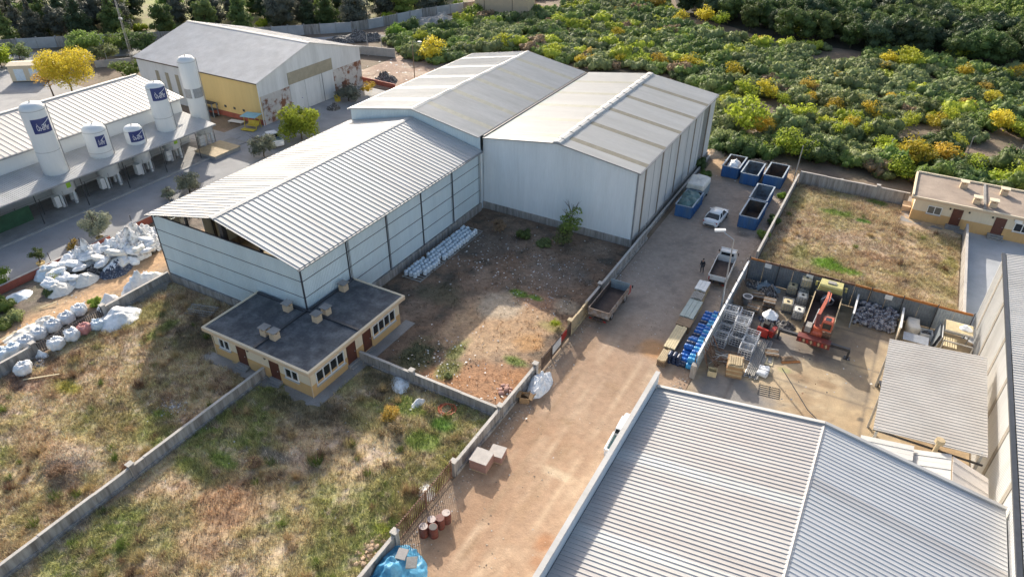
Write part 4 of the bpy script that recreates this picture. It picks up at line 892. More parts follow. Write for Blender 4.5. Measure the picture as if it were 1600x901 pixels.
# far boundary wall
BW = [G(-60, 81), G(0, 79), G(120, 72), G(250, 66), G(400, 59), G(550, 50), G(600, 41), G(660, 28), G(745, 15)]
bw = thing('boundary_wall', 'long grey panel wall in front of the dark tree row', 'wall', (-140, 110, 0))
for a, b_ in zip(BW[:-1], BW[1:]):
    d = b_-a; n = max(2, round(d.length/4)); d /= n
    for i in range(n):
        p, q = a+d*i, a+d*(i+.985); MB().bar(p+Vector((0, 0, 1.1)), q+Vector((0, 0, 1.1)), .18, 2.3).build('wall_panel', 'concrete_pale' if i % 3 else 'concrete', bw)
        MB().bar(p+Vector((0, 0, 1.2)), p+Vector((.01, .25, 1.2)), .28, 2.5).build('post', 'concrete', bw)
BW2 = [p+Vector((7.5, -7.5, 0)) for p in BW[:6]]
sv = MB()
for a, b_ in zip(BW2[:-1], BW2[1:]):
    sv.sheet([(a.x, a.y, .015), (b_.x, b_.y, .015), (b_.x-5, b_.y+5, .015), (a.x-5, a.y+5, .015)])
struct(sv.build('back_road', 'asphalt'))
lw = thing('boundary_wall', 'low whitish wall beside the old warehouse corner', 'wall', G(585, 82))
a, b_ = G(556, 84), G(618, 90); d = (b_-a)/4
for i in range(4): MB().bar(a+d*i+Vector((0, 0, .9)), a+d*(i+.98)+Vector((0, 0, .9)), .2, 1.8).build('wall_section', 'concrete_top', lw)
lw2 = thing('boundary_wall', 'low whitish wall in the earth court left of the old warehouse', 'wall', G(175, 100))
a, b_ = G(150, 106), G(207, 101); d = (b_-a)/4
for i in range(4): MB().bar(a+d*i+Vector((0, 0, .7)), a+d*(i+.98)+Vector((0, 0, .7)), .2, 1.4).build('wall_section', 'concrete_top', lw2)
rw = thing('boundary_wall', 'low red edged wall around the brown plot', 'wall', G(600, 131))
a, b_ = G(566, 128), G(618, 140); d = (b_-a)/3
for i in range(3): MB().bar(a+d*i+Vector((0, 0, .5)), a+d*(i+.98)+Vector((0, 0, .5)), .25, 1.0).build('wall_section', 'wall_red', rw)

# ------------------------------------------------------------------ lamp post and poles
lp = thing('street_lamp', 'tall grey street lamp leaning over the lane by the screen wall', 'street lamp', (-9.75, 61.6, 0))
MB().cyl((-9.75, 61.6, 0), (-9.9, 61.5, 8.75), .11, .06, 10).build('pole', 'steel_galv', lp); MB().tube([(-9.9, 61.5, 8.75), (-11.0, 61.9, 9.05)], .04, 6).build('arm', 'steel_galv', lp)
MB().obox((-11.45, 62.07, 9.1), (.48, .17, .05), (-.06, .17, 0), (0, 0, .09)).build('lamp_head', 'lamp_head', lp); MB().box(-9.95, -9.55, 61.4, 61.8, 0, .12).build('base_plate', 'concrete', lp)
p = G(213, 113); up = thing('utility_pole', 'thin tall lattice pole beside the old warehouse', 'pole', p)
for dx, dy in ((-.22, -.22), (.22, -.22), (0, .28)): MB().cyl((p.x+dx, p.y+dy, 0), (p.x+dx*.35, p.y+dy*.35, 15.5), .055, .035, 5).build('pole', 'steel_galv', up)
t = MB()
for i in range(14):
    z = .6+i*1.05; f = 1-.65*z/15.5; g = 1-.65*(z+1)/15.5
    t.bar((p.x-.22*f, p.y-.22*f, z), (p.x+.22*g, p.y-.22*g, z+1), .035)
t.build('lattice', 'steel_galv', up); MB().box(p.x-.5, p.x+.5, p.y-.1, p.y+.1, 10.2, 10.5).build('cross_arm', 'lamp_head', up)
p = G(648, 122); up = thing('street_lamp', 'slim brown lamp pole on the bare brown plot', 'street lamp', p)
MB().cyl(p, p+Vector((0, 0, 7)), .1, .06, 7).build('pole', 'timber_brown', up); MB().tube([p+Vector((0, 0, 6.9)), p+Vector((1.2, .3, 7.1))], .04, 5).build('arm', 'steel_galv', up); MB().obox(p+Vector((1.5, .4, 7.1)), (.35, .1, 0), (-.05, .12, 0), (0, 0, .08)).build('lamp_head', 'lamp_head', up)
p = G(1240, 282); up = thing('utility_pole', 'thin grey pole at the lane end by the blue skips', 'pole', p)
MB().cyl(p, p+Vector((.1, .2, 5.2)), .09, .06, 7).build('pole', 'steel_galv', up); MB().cyl(p, p+Vector((0, 0, .1)), .2, n=8).build('base_plate', 'concrete', up)
for i, (px, py, h_) in enumerate(((170, 102, 2.6), (139, 103, 2.2), (697/4+400, 72, 2.6), (786/4+400, 76, 2.8), (1410, 80, 3), (1385, 250, 3.2), (1512, 238, 2.4), (1590, 250, 2.4))):
    p = G(px, py); tag(MB().cyl(p, p+Vector((0, 0, h_)), .09, .07, 6).cyl(p+Vector((0, 0, h_)), p+Vector((.25, -.1, h_+.35)), .06, .05, 5).cyl(p, p+Vector((0, 0, .08)), .16, n=6).build('fence_post', 'concrete_top'), 'pale concrete fence post standing alone far behind', 'post', 'far pale fence posts')
# ------------------------------------------------------------------ vehicles
def wheel(parent, x, y, r=.32, w=.2, z=None):
    z = r if z is None else z
    t = MB().cyl((x-w/2, y, z), (x+w/2, y, z), r, n=16).build('wheel', 'tyre', parent, world=False)
    s = 1 if x > 0 else -1
    MB().cyl((x+s*w*.35, y, z), (x+s*(w/2+.012), y, z), r*.6, n=12).build('rim', 'rim', t, world=False)
def loft(secs):
    m = MB(); n = len(secs[0]); vs = [p for s in secs for p in s]
    fs = [(j*n+i, (j+1)*n+i, (j+1)*n+(i+1) % n, j*n+(i+1) % n) for j in range(len(secs)-1) for i in range(n)]
    fs += [tuple(range(n)), tuple(range(len(vs)-1, len(vs)-n-1, -1))]
    return m.add(vs, fs)
def car_sec(y, hw, z0, z1, crown=.03):
    zm = z0+(z1-z0)*.55
    half = [(hw*.86, z0), (hw*.97, z0+.08), (hw, zm), (hw*.96, z1-.06), (hw*.86, z1), (hw*.4, z1+crown)]
    return [(-a, y, z) for a, z in reversed(half)][::1]+[(a, y, z) for a, z in half]
car = thing('car', 'white sedan parked in the lane facing away', 'car', (-15.85, 81.4, .02), rad(-3))
car.scale = (1.1, 1.1, 1.06)
b_ = loft([car_sec(*s) for s in ((-2.26, .70, .38, .80), (-2.18, .82, .26, .98), (-1.75, .89, .2, 1.03), (-.9, .91, .2, 1.0), (0, .915, .2, .97), (.9, .91, .2, .96), (1.45, .89, .2, .92), (1.95, .84, .24, .82), (2.2, .74, .32, .66))]).build('body', 'car_white', car, True, world=False)
g_ = loft([[(-hw, y, z) for hw, y, z in ()]+[(-h0, y0, z0), (-h1, y1, z1), (h1, y1, z1), (h0, y0, z0)] for h0, y0, z0, h1, y1, z1 in ((.80, -1.85, 1.0, .66, -1.80, 1.02), (.82, -1.5, .98, .66, -.95, 1.40), (.82, -.2, .96, .66, -.15, 1.46), (.81, .6, .95, .64, .35, 1.43), (.79, 1.2, .93, .62, 1.12, .95))])
g_.build('glass', 'glass_dark', car, world=False)
loft([[(-h, y, z-.02), (-h*.98, y, z+.02), (0, y, z+.05), (h*.98, y, z+.02), (h, y, z-.02)] for h, y, z in ((.65, -1.02, 1.40), (.67, -.5, 1.45), (.67, 0, 1.465), (.64, .42, 1.42))]).build('roof', 'car_white', car, True, world=False)
p = MB()
for s in (-1, 1):
    p.bar((s*.82, -1.55, 1.0), (s*.67, -.98, 1.42), .09, .05); p.bar((s*.815, -.35, .97), (s*.675, -.3, 1.45), .07, .03); p.bar((s*.80, 1.05, .95), (s*.65, .40, 1.43), .07, .05)
p.build('pillar', 'car_white', car, world=False)
for s in (-1, 1):
    MB().box(s*.66-.17, s*.66+.17, -2.235, -2.15, .74, .90).build('tail_light', 'lamp_red', car, world=False); MB().box(s*.62-.16, s*.62+.16, 2.0, 2.14, .58, .72).build('headlight', 'lamp_clear', car, world=False)
    MB().box(s*.98-.09, s*.98+.09, .72, .86, .95, 1.08).build('mirror', 'car_white', car, world=False)
    for y in (-1.38, 1.38): wheel(car, s*.82, y)
MB().box(-.26, .26, -2.29, -2.26, .62, .74).build('number_plate', 'frame_white', car, world=False); MB().box(-.6, .6, -2.28, -2.2, .36, .50).build('bumper', 'plastic_black', car, world=False)

def flatbed(name, label, cat, loc, rz, W, L, z0, side, mbed, mside, mfloor, headh, cab=None, cabm=None):
    t = thing(name, label, cat, loc, rz); h = W/2
    MB().box(-h+.05, h-.05, 0, L, z0-.1, z0).build('bed_floor', mfloor, t, world=False)
    for s in (-1, 1):
        for i in range(3):
            y0, y1 = i*L/3+.03, (i+1)*L/3-.03; MB().box(s*h-.03, s*h+.03, y0, y1, z0, z0+side).build('side_board', mside, t, world=False); MB().box(s*(h-.045)-.012, s*(h-.045)+.012, y0, y1, z0+.01, z0+side-.05).build('side_lining', mfloor, t, world=False)
            MB().box(s*(h+.045)-.025, s*(h+.045)+.025, y0, y0+.09, z0-.1, z0+side+.04).build('stake', mside, t, world=False)
    MB().box(-h, h, -.03, .03, z0, z0+side).build('tailgate', mside, t, world=False); MB().box(-h, h, L-.03, L+.05, z0, z0+headh).build('headboard', mbed, t, world=False); MB().box(-h+.06, h-.06, .032, .055, z0+.01, z0+side-.05).build('tailgate_lining', mfloor, t, world=False)
    MB().box(-.42, -.28, -.2, L+1.4*(cab is not None), z0-.35, z0-.1).box(.28, .42, -.2, L+1.4*(cab is not None), z0-.35, z0-.1).build('chassis', 'steel_dark', t, world=False)
    MB().box(-h+.1, h-.1, -.12, -.05, z0-.42, z0-.22).build('rear_bumper', 'metal_brown', t, world=False)
    for s in (-1, 1): MB().box(s*(h-.3)-.12, s*(h-.3)+.12, -.15, -.11, z0-.38, z0-.26).build('tail_light', 'lamp_red', t, world=False)
    return t
tr = flatbed('tipper_trailer', 'rusty open tipper trailer parked against the lane wall', 'trailer', (-20.05, 53.5, .05), 0, 2.15, 5.7, .85, .78, 'truck_blue_grey', 'bed_rust', 'bed_floor', 1.05)
for s in (-1, 1):
    for y in (1.3, 4.9): wheel(tr, s*.88, y, .42, .24)
MB().box(.3, 1.05, 5.75, 6.35, .5, 1.35).build('front_box', 'truck_red', tr, world=False); MB().bar((0, 5.7, .6), (.9, 6.7, .95), .12).build('drawbar', 'truck_red', tr, world=False); MB().cyl((1.1, 6.6, .9), (1.1, 6.6, 1.2), .07, n=6).build('mirror', 'plastic_black', tr, world=False)
tw = flatbed('flatbed_truck', 'small white flatbed truck parked by the street lamp', 'truck', (-11.5, 66.2, .03), rad(3), 2.0, 4.5, .8, .6, 'truck_white', 'truck_white', 'bed_floor', .75)
b_ = loft([[(-.93, y, z0), (-.95, y, 1.1), (-.82, y, z1), (.82, y, z1), (.95, y, 1.1), (.93, y, z0)] for y, z0, z1 in ((4.65, .45, 1.95), (4.8, .4, 2.0), (5.45, .4, 1.97), (5.75, .4, 1.3), (5.85, .45, 1.1))]); b_.build('cab', 'truck_white', tw, world=False)
MB().add([(-.78, 5.48, 1.96), (.78, 5.48, 1.96), (.88, 5.77, 1.33), (-.88, 5.77, 1.33)], [(0, 1, 2, 3)]).build('windscreen', 'glass_dark', tw, world=False)
MB().box(-.7, .7, 4.60, 4.645, 1.45, 1.85).build('rear_window', 'glass_dark', tw, world=False); MB().box(-.9, .9, 5.3, 5.42, 1.98, 2.06).build('roof_rack', 'truck_white', tw, world=False)
for s in (-1, 1):
    for y in (.9, 5.0): wheel(tw, s*.82, y, .33, .2)
    MB().box(s*1.08-.06, s*1.08+.06, 5.5, 5.6, 1.3, 1.6).build('mirror', 'plastic_black', tw, world=False)
    MB().box(s*.9-.06, s*.9+.06, -.12, -.04, .85, 1.2).build('lamp_cluster', 'lamp_red', tw, world=False)

def pickup(label, loc, rz):
    t = thing('pickup_truck', label, 'pickup', loc, rz)
    loft([car_sec(*s, .01) for s in ((-2.6, .86, .4, 1.0), (-2.5, .9, .35, 1.05), (-.3, .92, .35, 1.05), (1.3, .92, .35, 1.05), (2.3, .88, .35, .98), (2.55, .8, .4, .8))]).build('body', 'car_white', t, True, world=False)
    loft([[(-.86, y, 1.0), (-h_, y+d, z), (h_, y+d, z), (.86, y, 1.0)] for y, h_, d, z in ((-.45, .72, .1, 1.05), (-.42, .72, .15, 1.62), (.6, .74, 0, 1.68), (1.1, .7, -.1, 1.62), (1.75, .66, -.1, 1.05))]).build('glass', 'glass_dark', t, world=False)
    MB().box(-.76, .76, -.45, 1.1, 1.63, 1.74).build('roof', 'car_white', t, world=False)
    p = MB()
    for s in (-1, 1):
        for y in (-.42, .45, 1.25): p.bar((s*.86, y, 1.0), (s*.74, y-(.3 if y > 1 else 0), 1.66), .08, .06)
    p.build('pillar', 'car_white', t, world=False)
    MB().box(-.74, .74, -2.4, -.6, 1.055, 1.075).build('bed_floor', 'tarp_green', t, world=False)
    q = MB(); q.box(-.92, -.78, -2.6, -.5, 1.05, 1.3).box(.78, .92, -2.6, -.5, 1.05, 1.3).box(-.78, .78, -2.6, -2.48, 1.05, 1.3); q.build('bed_side', 'car_white', t, world=False)
    for s in (-1, 1):
        for y in (-1.6, 1.6): wheel(t, s*.84, y, .36, .22)
        MB().box(s*.7-.14, s*.7+.14, 2.42, 2.5, .68, .84).build('headlight', 'lamp_clear', t, world=False)
pickup('white double cab pickup parked beside the bright green bush', G(428, 224).xyz, rad(65))
pickup('white pickup almost hidden behind the big hall parapet', Vector((-11.55, 39.6, .05)), rad(2))

# crane truck in the scrap yard
ct = thing('crane_truck', 'orange grab crane truck with outriggers spread in the scrap yard', 'truck', (-.45, 60.2, .0))
def cpart(n, mb, m, par=None, sm=False): return mb.build(n, m, par or ct, sm, world=False)
cpart('chassis', MB().box(-.5, .5, -.4, 9.4, .6, .95), 'steel_dark')
cpart('bed_floor', MB().box(-1.25, 1.25, 1.7, 7.0, .95, 1.05), 'bed_floor')
for s in (-1, 1): cpart('side_wall', MB().box(s*1.28-.04, s*1.28+.04, 1.0, 7.1, 1.0, 2.05), 'skip_inside'); cpart('top_rail', MB().box(s*1.28-.05, s*1.28+.05, 1.0, 7.1, 2.05, 2.12), 'timber')
cpart('headboard', MB().box(-1.3, 1.3, 7.1, 7.2, .95, 2.3), 'steel_dark')
cpart('rear_sill', MB().box(-1.3, 1.3, .85, 1.0, .95, 1.6), 'metal_rust')
cb_ = cpart('cab', loft([[(-1.2, y, .7), (-1.22, y, 1.7), (-1.08, y, z), (1.08, y, z), (1.22, y, 1.7), (1.2, y, .7)] for y, z in ((7.4, 2.75), (7.6, 2.85), (8.9, 2.8), (9.2, 2.0))]), 'cab_yellow')
cpart('roof_hatch', MB().box(-.4, .4, 8.0, 8.5, 2.84, 2.95), 'timber_grey', cb_)
cpart('windscreen', MB().add([(-1.02, 8.93, 2.78), (1.02, 8.93, 2.78), (1.1, 9.22, 2.02), (-1.1, 9.22, 2.02)], [(0, 1, 2, 3)]), 'glass_dark', cb_)
for s in (-1, 1): cpart('mirror', MB().box(s*1.45-.1, s*1.45+.1, 8.7, 8.8, 1.9, 2.4).bar((s*1.2, 8.75, 2.4), (s*1.45, 8.75, 2.35), .04), 'cab_yellow', cb_)
cpart('rear_beam', MB().box(-1.5, 1.5, -.55, .25, .75, 1.35), 'crane_dark')
for i in range(8): cpart('hazard_stripe', MB().obox((-1.2+i*.34, -.565, 1.05), (.07, 0, .07), (0, .012, 0), (-.05, 0, .16)), 'timber' if i % 2 else 'truck_red')
for s in (-1, 1):
    cpart('outrigger_arm', MB().box(min(s*1.5, s*3.25), max(s*1.5, s*3.25), -.05, .25, .85, 1.15), 'steel_dark'); cpart('outrigger_leg', MB().box(s*3.2-.1, s*3.2+.1, 0, .2, .05, .95).box(s*3.2-.3, s*3.2+.3, -.2, .4, .0, .06), 'steel_dark')
cpart('turret', MB().lathe((0, .9, 0), [(.55, .95), (.55, 1.5), (.42, 1.7), (.42, 2.1)], 14), 'crane_orange')
oc = cpart('operator_cab', loft([[(.25, y, 1.9), (.2, y, 2.6), (.3, y, z), (1.15, y, z), (1.25, y, 2.6), (1.2, y, 1.9)] for y, z in ((.7, 2.85), (.9, 2.95), (1.8, 2.92), (2.1, 2.6))]), 'crane_orange')
cpart('roof_window', MB().box(.45, .95, .95, 1.5, 2.93, 2.97), 'glass_dark', oc)
cpart('rear_window', MB().box(.35, 1.1, .66, .71, 2.15, 2.75), 'glass_dark', oc)
cpart('column', MB().bar((-.15, 1.0, 2.0), (-.25, 1.5, 3.1), .36, .36), 'crane_dark')
bm_ = cpart('boom', MB().bar((-.25, 1.4, 3.0), (.0, 4.1, 3.25), .28, .34), 'crane_orange')
cpart('cylinder', MB().cyl((-.5, 1.3, 2.0), (-.35, 2.7, 2.9), .09, n=8), 'steel_galv', bm_)
cpart('jib', MB().bar((.0, 4.05, 3.25), (-.02, 6.7, 2.55), .22, .26).bar((.25, 4.0, 3.2), (.22, 6.6, 2.6), .1, .12), 'crane_orange')
gr_ = cpart('grab', MB().cyl((.0, 6.8, 2.7), (.0, 6.8, 2.1), .14, n=8), 'steel_dark')
for i in range(5):
    a = i*1.2566; cpart('grab_claw', MB().tube([(.15*math.cos(a), 6.8+.15*math.sin(a), 2.1), (.62*math.cos(a), 6.8+.62*math.sin(a), 1.75), (.55*math.cos(a), 6.8+.55*math.sin(a), 1.3), (.2*math.cos(a), 6.8+.2*math.sin(a), 1.12)], .09, 5), 'steel_galv', gr_)
cpart('hydraulic_tank', MB().box(-1.1, -.55, .5, 1.4, 1.35, 2.0), 'timber_grey')
for s in (-1, 1):
    for y in (1.7, 2.9, 8.3): wheel(ct, s*1.05, y, .48, .3)

# forklift
fk = thing('forklift', 'red and black forklift under a white sack by the cream totes', 'forklift', G(1196, 520).xyz, rad(-12))
MB().box(-.55, .55, -.9, .8, .25, .95).build('chassis', 'plastic_black', fk, world=False); MB().box(-.55, .55, -1.15, -.9, .25, 1.15).build('counterweight', 'truck_red', fk, world=False)
for s in (-1, 1):
    for y in (-.7, .65): wheel(fk, s*.5, y, .3, .22)
    for y in (-.75, .6): MB().bar((s*.48, y, .9), (s*.45, y*.8, 2.1), .07).build('guard_post', 'plastic_black', fk, world=False)
    MB().box(s*.3-.05, s*.3+.05, .8, .92, .1, 2.3).build('mast', 'steel_dark', fk, world=False); MB().box(s*.25-.06, s*.25+.06, .92, 1.95, .1, .15).build('fork', 'steel_dark', fk, world=False)
MB().box(-.52, .52, -.65, .55, 2.08, 2.15).build('overhead_guard', 'plastic_black', fk, world=False); MB().box(-.25, .25, -.5, -.05, .95, 1.4).build('seat', 'plastic_black', fk, world=False)
MB().box(.56, .95, -.8, .3, .3, 1.0).build('side_box', 'truck_red', fk, world=False)

# ------------------------------------------------------------------ blue skips
def skip(label, x0, x1, y0, y1, h=1.75, inner='skip_inside', fill=None):
    t = thing('skip_container', label, 'skip', ((x0+x1)/2, y0, 0), 0, 'blue open skips at the end of the lane'); w, L = (x1-x0)/2, y1-y0
    B = lambda n, mb, m: mb.build(n, m, t, world=False)
    B('floor', MB().box(-w+.06, w-.06, .06, L-.06, .15, .2), inner)
    for s in (-1, 1):
        B('side_wall', MB().box(s*w-.03*(1+s), s*w+.03*(1-s), 0, L, .15, h), 'skip_blue'); B('inner_lining', MB().box(s*(w-.085)-.02, s*(w-.085)+.02, .07, L-.07, .2, h-.02), inner)
        B('rim', MB().box(s*w-.09, s*w+.09, -.02, L+.02, h, h+.09), 'skip_rim')
        for i in range(7): B('rib', MB().box(s*(w+.035)-.035, s*(w+.035)+.035, .25+i*(L-.6)/6, .37+i*(L-.6)/6, .15, h), 'skip_blue')
    B('end_wall', MB().box(-w+.06, w-.06, L-.06, L, .15, h), 'skip_blue'); B('end_lining', MB().box(-w+.11, w-.11, L-.1, L-.061, .2, h-.02), inner); B('rim', MB().box(-w+.09, w-.09, L-.1, L+.02, h, h+.09), 'skip_rim')
    for s in (-1, 1): B('door', MB().box(min(s*.04, s*(w-.06)), max(s*.04, s*(w-.06)), -.04, .04, .15, h-.04), 'skip_blue')
    B('rim', MB().box(-w+.09, w-.09, -.02, .08, h-.04, h+.05), 'skip_rim'); B('door_bar', MB().box(-.05, .05, -.09, -.045, .2, h-.1), 'skip_blue')
    B('skid', MB().box(-w+.25, -w+.45, 0, L, 0, .15).box(w-.45, w-.25, 0, L, 0, .15), 'steel_dark')
    return t
skip('nearest blue skip, empty with dark rusty inside', -13.0, -10.75, 81.0, 86.1)
skip('blue skip with pale inside standing end to end behind the nearest one', -13.1, -10.9, 86.5, 91.4, inner='skip_inner_pale')
skip('right hand blue skip of the far row, dark inside', -13.1, -10.6, 94.8, 99.6)
skip('middle blue skip of the far row with pale inside', -16.05, -13.75, 93.9, 98.6, inner='skip_inner_pale')
skip('left hand blue skip of the far row heaped with white sacks', -18.95, -16.6, 95.0, 99.6)
skip('blue skip under a dark green tarpaulin beside the cream roofed hall', -20.85, -18.7, 79.9, 84.9)

# ------------------------------------------------------------------ crumpled things
def lump(name, rx, ry, rz_, m, seed, nu=22, nv=12, e=.62, rough=.12, top=0., flat=.0, crease=0.):
    """a sack: superellipsoid with creases"""
    rs = np.random.RandomState(seed); u = np.linspace(0, 2*np.pi, nu, endpoint=False); v = np.linspace(-np.pi/2, np.pi/2, nv)
    U, V = np.meshgrid(u, v, indexing='ij'); sg = lambda a, p: np.sign(a)*np.abs(a)**p
    X, Y, Z = sg(np.cos(V), e)*sg(np.cos(U), e), sg(np.cos(V), e)*sg(np.sin(U), e), sg(np.sin(V), e)
    k = 1+rough*(2*fbm(X*1.1+seed, Y*1.1+Z*1.3, .55, seed, 3)-1)+rough*.5*np.sin(5*U+seed)*np.cos(V)
    k = k+crease*(np.abs(2*fbm(U*1.6+seed, V*2.2, .5, seed+3, 3)-1)-.25)+crease*.35*np.sin(11*U+2*np.sin(3*V))*np.clip(V, 0, 1.6)
    X, Y = X*rx*k, Y*ry*k; Z = (Z*k+1)*rz_
    Z = np.maximum(Z, 0)
    Z = np.where(V > 1.35, Z-top, Z)
    P = np.c_[X.ravel(), Y.ravel(), Z.ravel()]
    i, j = np.meshgrid(np.arange(nu), np.arange(nv-1), indexing='ij'); i, j = i.ravel(), j.ravel(); i2 = (i+1) % nu
    f = np.c_[i*nv+j, i2*nv+j, i2*nv+j+1, i*nv+j+1]
    return raw_mesh(name, P, f, m, None, True)
def heap(name, m, poly_r, h, seed, n=44, rough=.5, sc=.8, e=.8, smooth=False):
    """a mound over an ellipse with strong lumps, standing on z=0"""
    rx, ry = poly_r; g = np.linspace(-1, 1, n); X, Y = np.meshgrid(g, g, indexing='ij')
    d = np.sqrt(X*X+Y*Y)+.35*(fbm(X*rx+seed, Y*ry, 1.6, seed)-.5)
    n1, n2 = fbm(X*rx+seed, Y*ry, sc, seed+1, 3), vn(X*rx, Y*ry, sc*.35, seed+7)
    Z = h*np.clip(1-d, 0, 1)**e*(1+rough*(2*n1-1))+np.where(d < .95, h*rough*.35*(np.abs(2*n1-1)+.6*n2-.3), 0)
    Z = np.maximum(Z, -.05); v = np.c_[(X*rx).ravel(), (Y*ry).ravel(), Z.ravel()]
    i = (np.arange(n-1)[:, None]*n+np.arange(n-1)[None]).ravel(); f = np.c_[i, i+n, i+n+1, i+1]
    keep = (d.ravel()[f].min(1) < .99); f = f[keep]
    return raw_mesh(name, v, f, m, None, smooth)
def put(me, name, label, cat, p, rz=0., s=(1, 1, 1), group=None, z=0.):
    o = inst(me, name, None, (p[0], p[1], z), (0, 0, rz), s); return tag(o, label, cat, group)
BK = dict(nu=36, nv=20, e=.7, rough=.16, top=.16, crease=.22)
BAG = [lump('bulk_bag', .58, .58, .52, 'bag_white', s_, **BK) for s_ in (3, 8, 15)]
BAGG = lump('bulk_bag', .60, .60, .50, 'bag_grey', 21, **BK); BAGB = lump('bulk_bag', .6, .6, .5, 'bag_blueish', 22, **BK)
BAGC = lump('bulk_bag', .6, .6, .5, 'bag_cream', 23, **BK); BAGP = lump('bulk_bag', .58, .6, .52, 'bag_pink', 24, **BK)
def bag(me, label, px, py, s=1., rz=0., dx=0, z=.03):
    p = G(px, py, .3); return put(me, 'bulk_bag', label, 'bulk bag', (p.x+dx, p.y), rz, (s, s*1.05, s), 'bulk bags along the picket fence', z)
bag(BAGB, 'pale blue bulk bag cut off by the left edge of the photo', 3, 558, 1.15, .2)
bag(BAGB, 'pale blue bulk bag second from the left edge behind the wall', 22, 549, 1.1, .5)
bag(BAGG, 'grey bulk bag behind the wall end, just left of the picket fence', 42, 537, 1.1, .1)
bag(BAGG, 'grey bulk bag behind the near end of the picket fence', 62, 524, 1.05, .3)
bag(BAGG, 'grey bulk bag behind the middle of the picket fence', 84, 512, 1.15, .2)
bag(BAGG, 'square grey bulk bag behind the far half of the picket fence', 105, 500, 1.12, .0)
bag(BAG[1], 'white bulk bag last in the row behind the picket fence', 125, 488, 1.12, .2)
bag(BAG[0], 'white knotted bulk bag on the grass, nearest the camera', 39, 580, 1.15, .8)
bag(BAG[2], 'white knotted bulk bag against the near picket fence', 89, 541, 1.15, .3)
bag(BAG[1], 'plump white bulk bag left of the pink one', 114, 527, 1.15, 1.1)
bag(BAGP, 'pink bulk bag on the dry grass by the picket fence', 133, 517, 1.05, .4)
bag(BAGB, 'small pale blue bulk bag right of the pink one', 153, 510, 1.0, .9)
p = G(186, 500); put(heap('plastic_sheet', 'bag_white', (1.9, 2.4), 1.15, 41, 40, .45, 1.1), 'plastic_sheet', 'large white plastic sheet crumpled over bags by the wall', 'sheet', (p.x, p.y), .2)
p = G(63, 570); put(heap('open_sack', 'scrap_navy', (.9, .9), .5, 42, 24, .8, .5), 'open_sack', 'torn open sack spilling dark scrap on the grass', 'sack', (p.x, p.y), .3)
p = G(60, 563); put(heap('sack_cloth', 'bag_white', (.9, .5), .6, 44, 26, .9, .5), 'sack_cloth', 'loose white sack cloth behind the spilled dark scrap', 'sack', (p.x-.3, p.y+.4), .3)
SK = [lump('white_sack', .55, .75, .26, m_, 60+i, 34, 18, .8, .14, .05, crease=.14) for i, m_ in enumerate(('bag_white', 'bag_white', 'bag_cream', 'bag_grey'))]
rk = random.Random(21)
for i in range(46):
    u = rk.random(); px_, py_ = 70+u*165, 436-u*58+rk.uniform(-16, 16); p = G(px_, py_, .8); hgt = 1.7*max(0, 1-((py_-(432-u*58))/22)**2)*(.4+.6*u)
    o = inst(SK[i % 4], 'white_sack', None, (p.x, p.y, max(.02, hgt-.15)), (rk.uniform(-.4, .4), rk.uniform(-.4, .4), rk.random()*6), (rk.uniform(.7, 1.5),)*3)
    tag(o, '%s sack in the scrap row by the red wall' % ('white', 'white', 'cream', 'grey')[i % 4], 'sack', 'crumpled sacks in the scrap row')
# the big plastic scrap heaps on the track
def hp(label, px, py, rx, ry, h, m, seed, rz=0., rough=.6, sc=.7, n=46, name='scrap_heap', cat='scrap heap', grp='plastic scrap heaps by the red wall'):
    p = G(px, py); return put(heap(name, m, (rx, ry), h, seed, n, rough, sc), name, label, cat, (p.x, p.y), rz, group=grp)
hp('largest heap of white plastic scrap against the blue hall corner', 212, 388, 3.2, 5.0, 2.4, 'scrap_white', 51, .1, .75, .65, 64)
hp('white plastic scrap heap in the middle of the row', 138, 408, 2.4, 2.8, 1.9, 'scrap_white', 52, 0, .7, .7, 54)
hp('pale heap of torn white sacks under the olive tree', 176, 392, 1.8, 2.2, 1.7, 'bag_white', 53, .3, .6, .8)
hp('pale blue sack heap at the near end of the row', 75, 430, 1.3, 1.5, 1.5, 'bag_blueish', 54, .2, .45, .9)
hp('dark navy heap of shredded scrap beside the track', 184, 424, 1.5, 2.0, .9, 'scrap_navy', 55, .1, .8, .4)
hp('dark grey scrap heap between the white heaps', 152, 424, 1.4, 1.6, .7, 'scrap_dark', 56, .0, .8, .4)
hp('cream sack heap at the edge of the sandy track', 132, 440, 1.5, 1.5, 1.2, 'bag_cream', 57, .2, .4, .9)
hp('cream and grey sack lying nearest the camera beside the track', 95, 454, 1.4, 1.8, 1.1, 'bag_cream', 58, .5, .4, 1.0)
hp('square white bag lying on the scrap row by the track', 174, 410, .9, .9, 1.3, 'bag_white', 59, .2, .25, .9, 30)
hp('white sack heap beside the far red wall end', 110, 412, 1.4, 1.8, 1.5, 'bag_white', 60, .2, .5, .8)
hp('folded white sheets lying over the wall near the hall corner', 225, 446, .9, 2.6, 1.7, 'bag_white', 61, 0, .55, .6, 40)
hp('white woven sack leaning on the wall end by the picket fence', 172, 478, .9, 1.4, 1.5, 'bag_white', 62, .2, .4, .8, 36)
hp('pale blue sheet lying on dark weeds near the red wall', 28, 466, 1.3, 1.6, .7, 'bag_blueish', 63, .3, .5, .9, 34)
hp('loose white sheet on the track behind the bulk bags', 70, 503, .9, 1.0, .5, 'bag_cream', 64, .1, .6, .6, 30)
hp('flattened cream sheets along the near track edge', 40, 520, 1.2, 2.6, .35, 'bag_cream', 65, .0, .7, .6, 36)
put(heap('sack_load', 'bag_white', (1.2, 2.6), 1.0, 67, 40, .7, .6), 'sack_load', 'heap of white sacks filling a far blue skip', 'sacks', (-17.8, 97.3), 0, (.86, .82, 1), z=1.05)
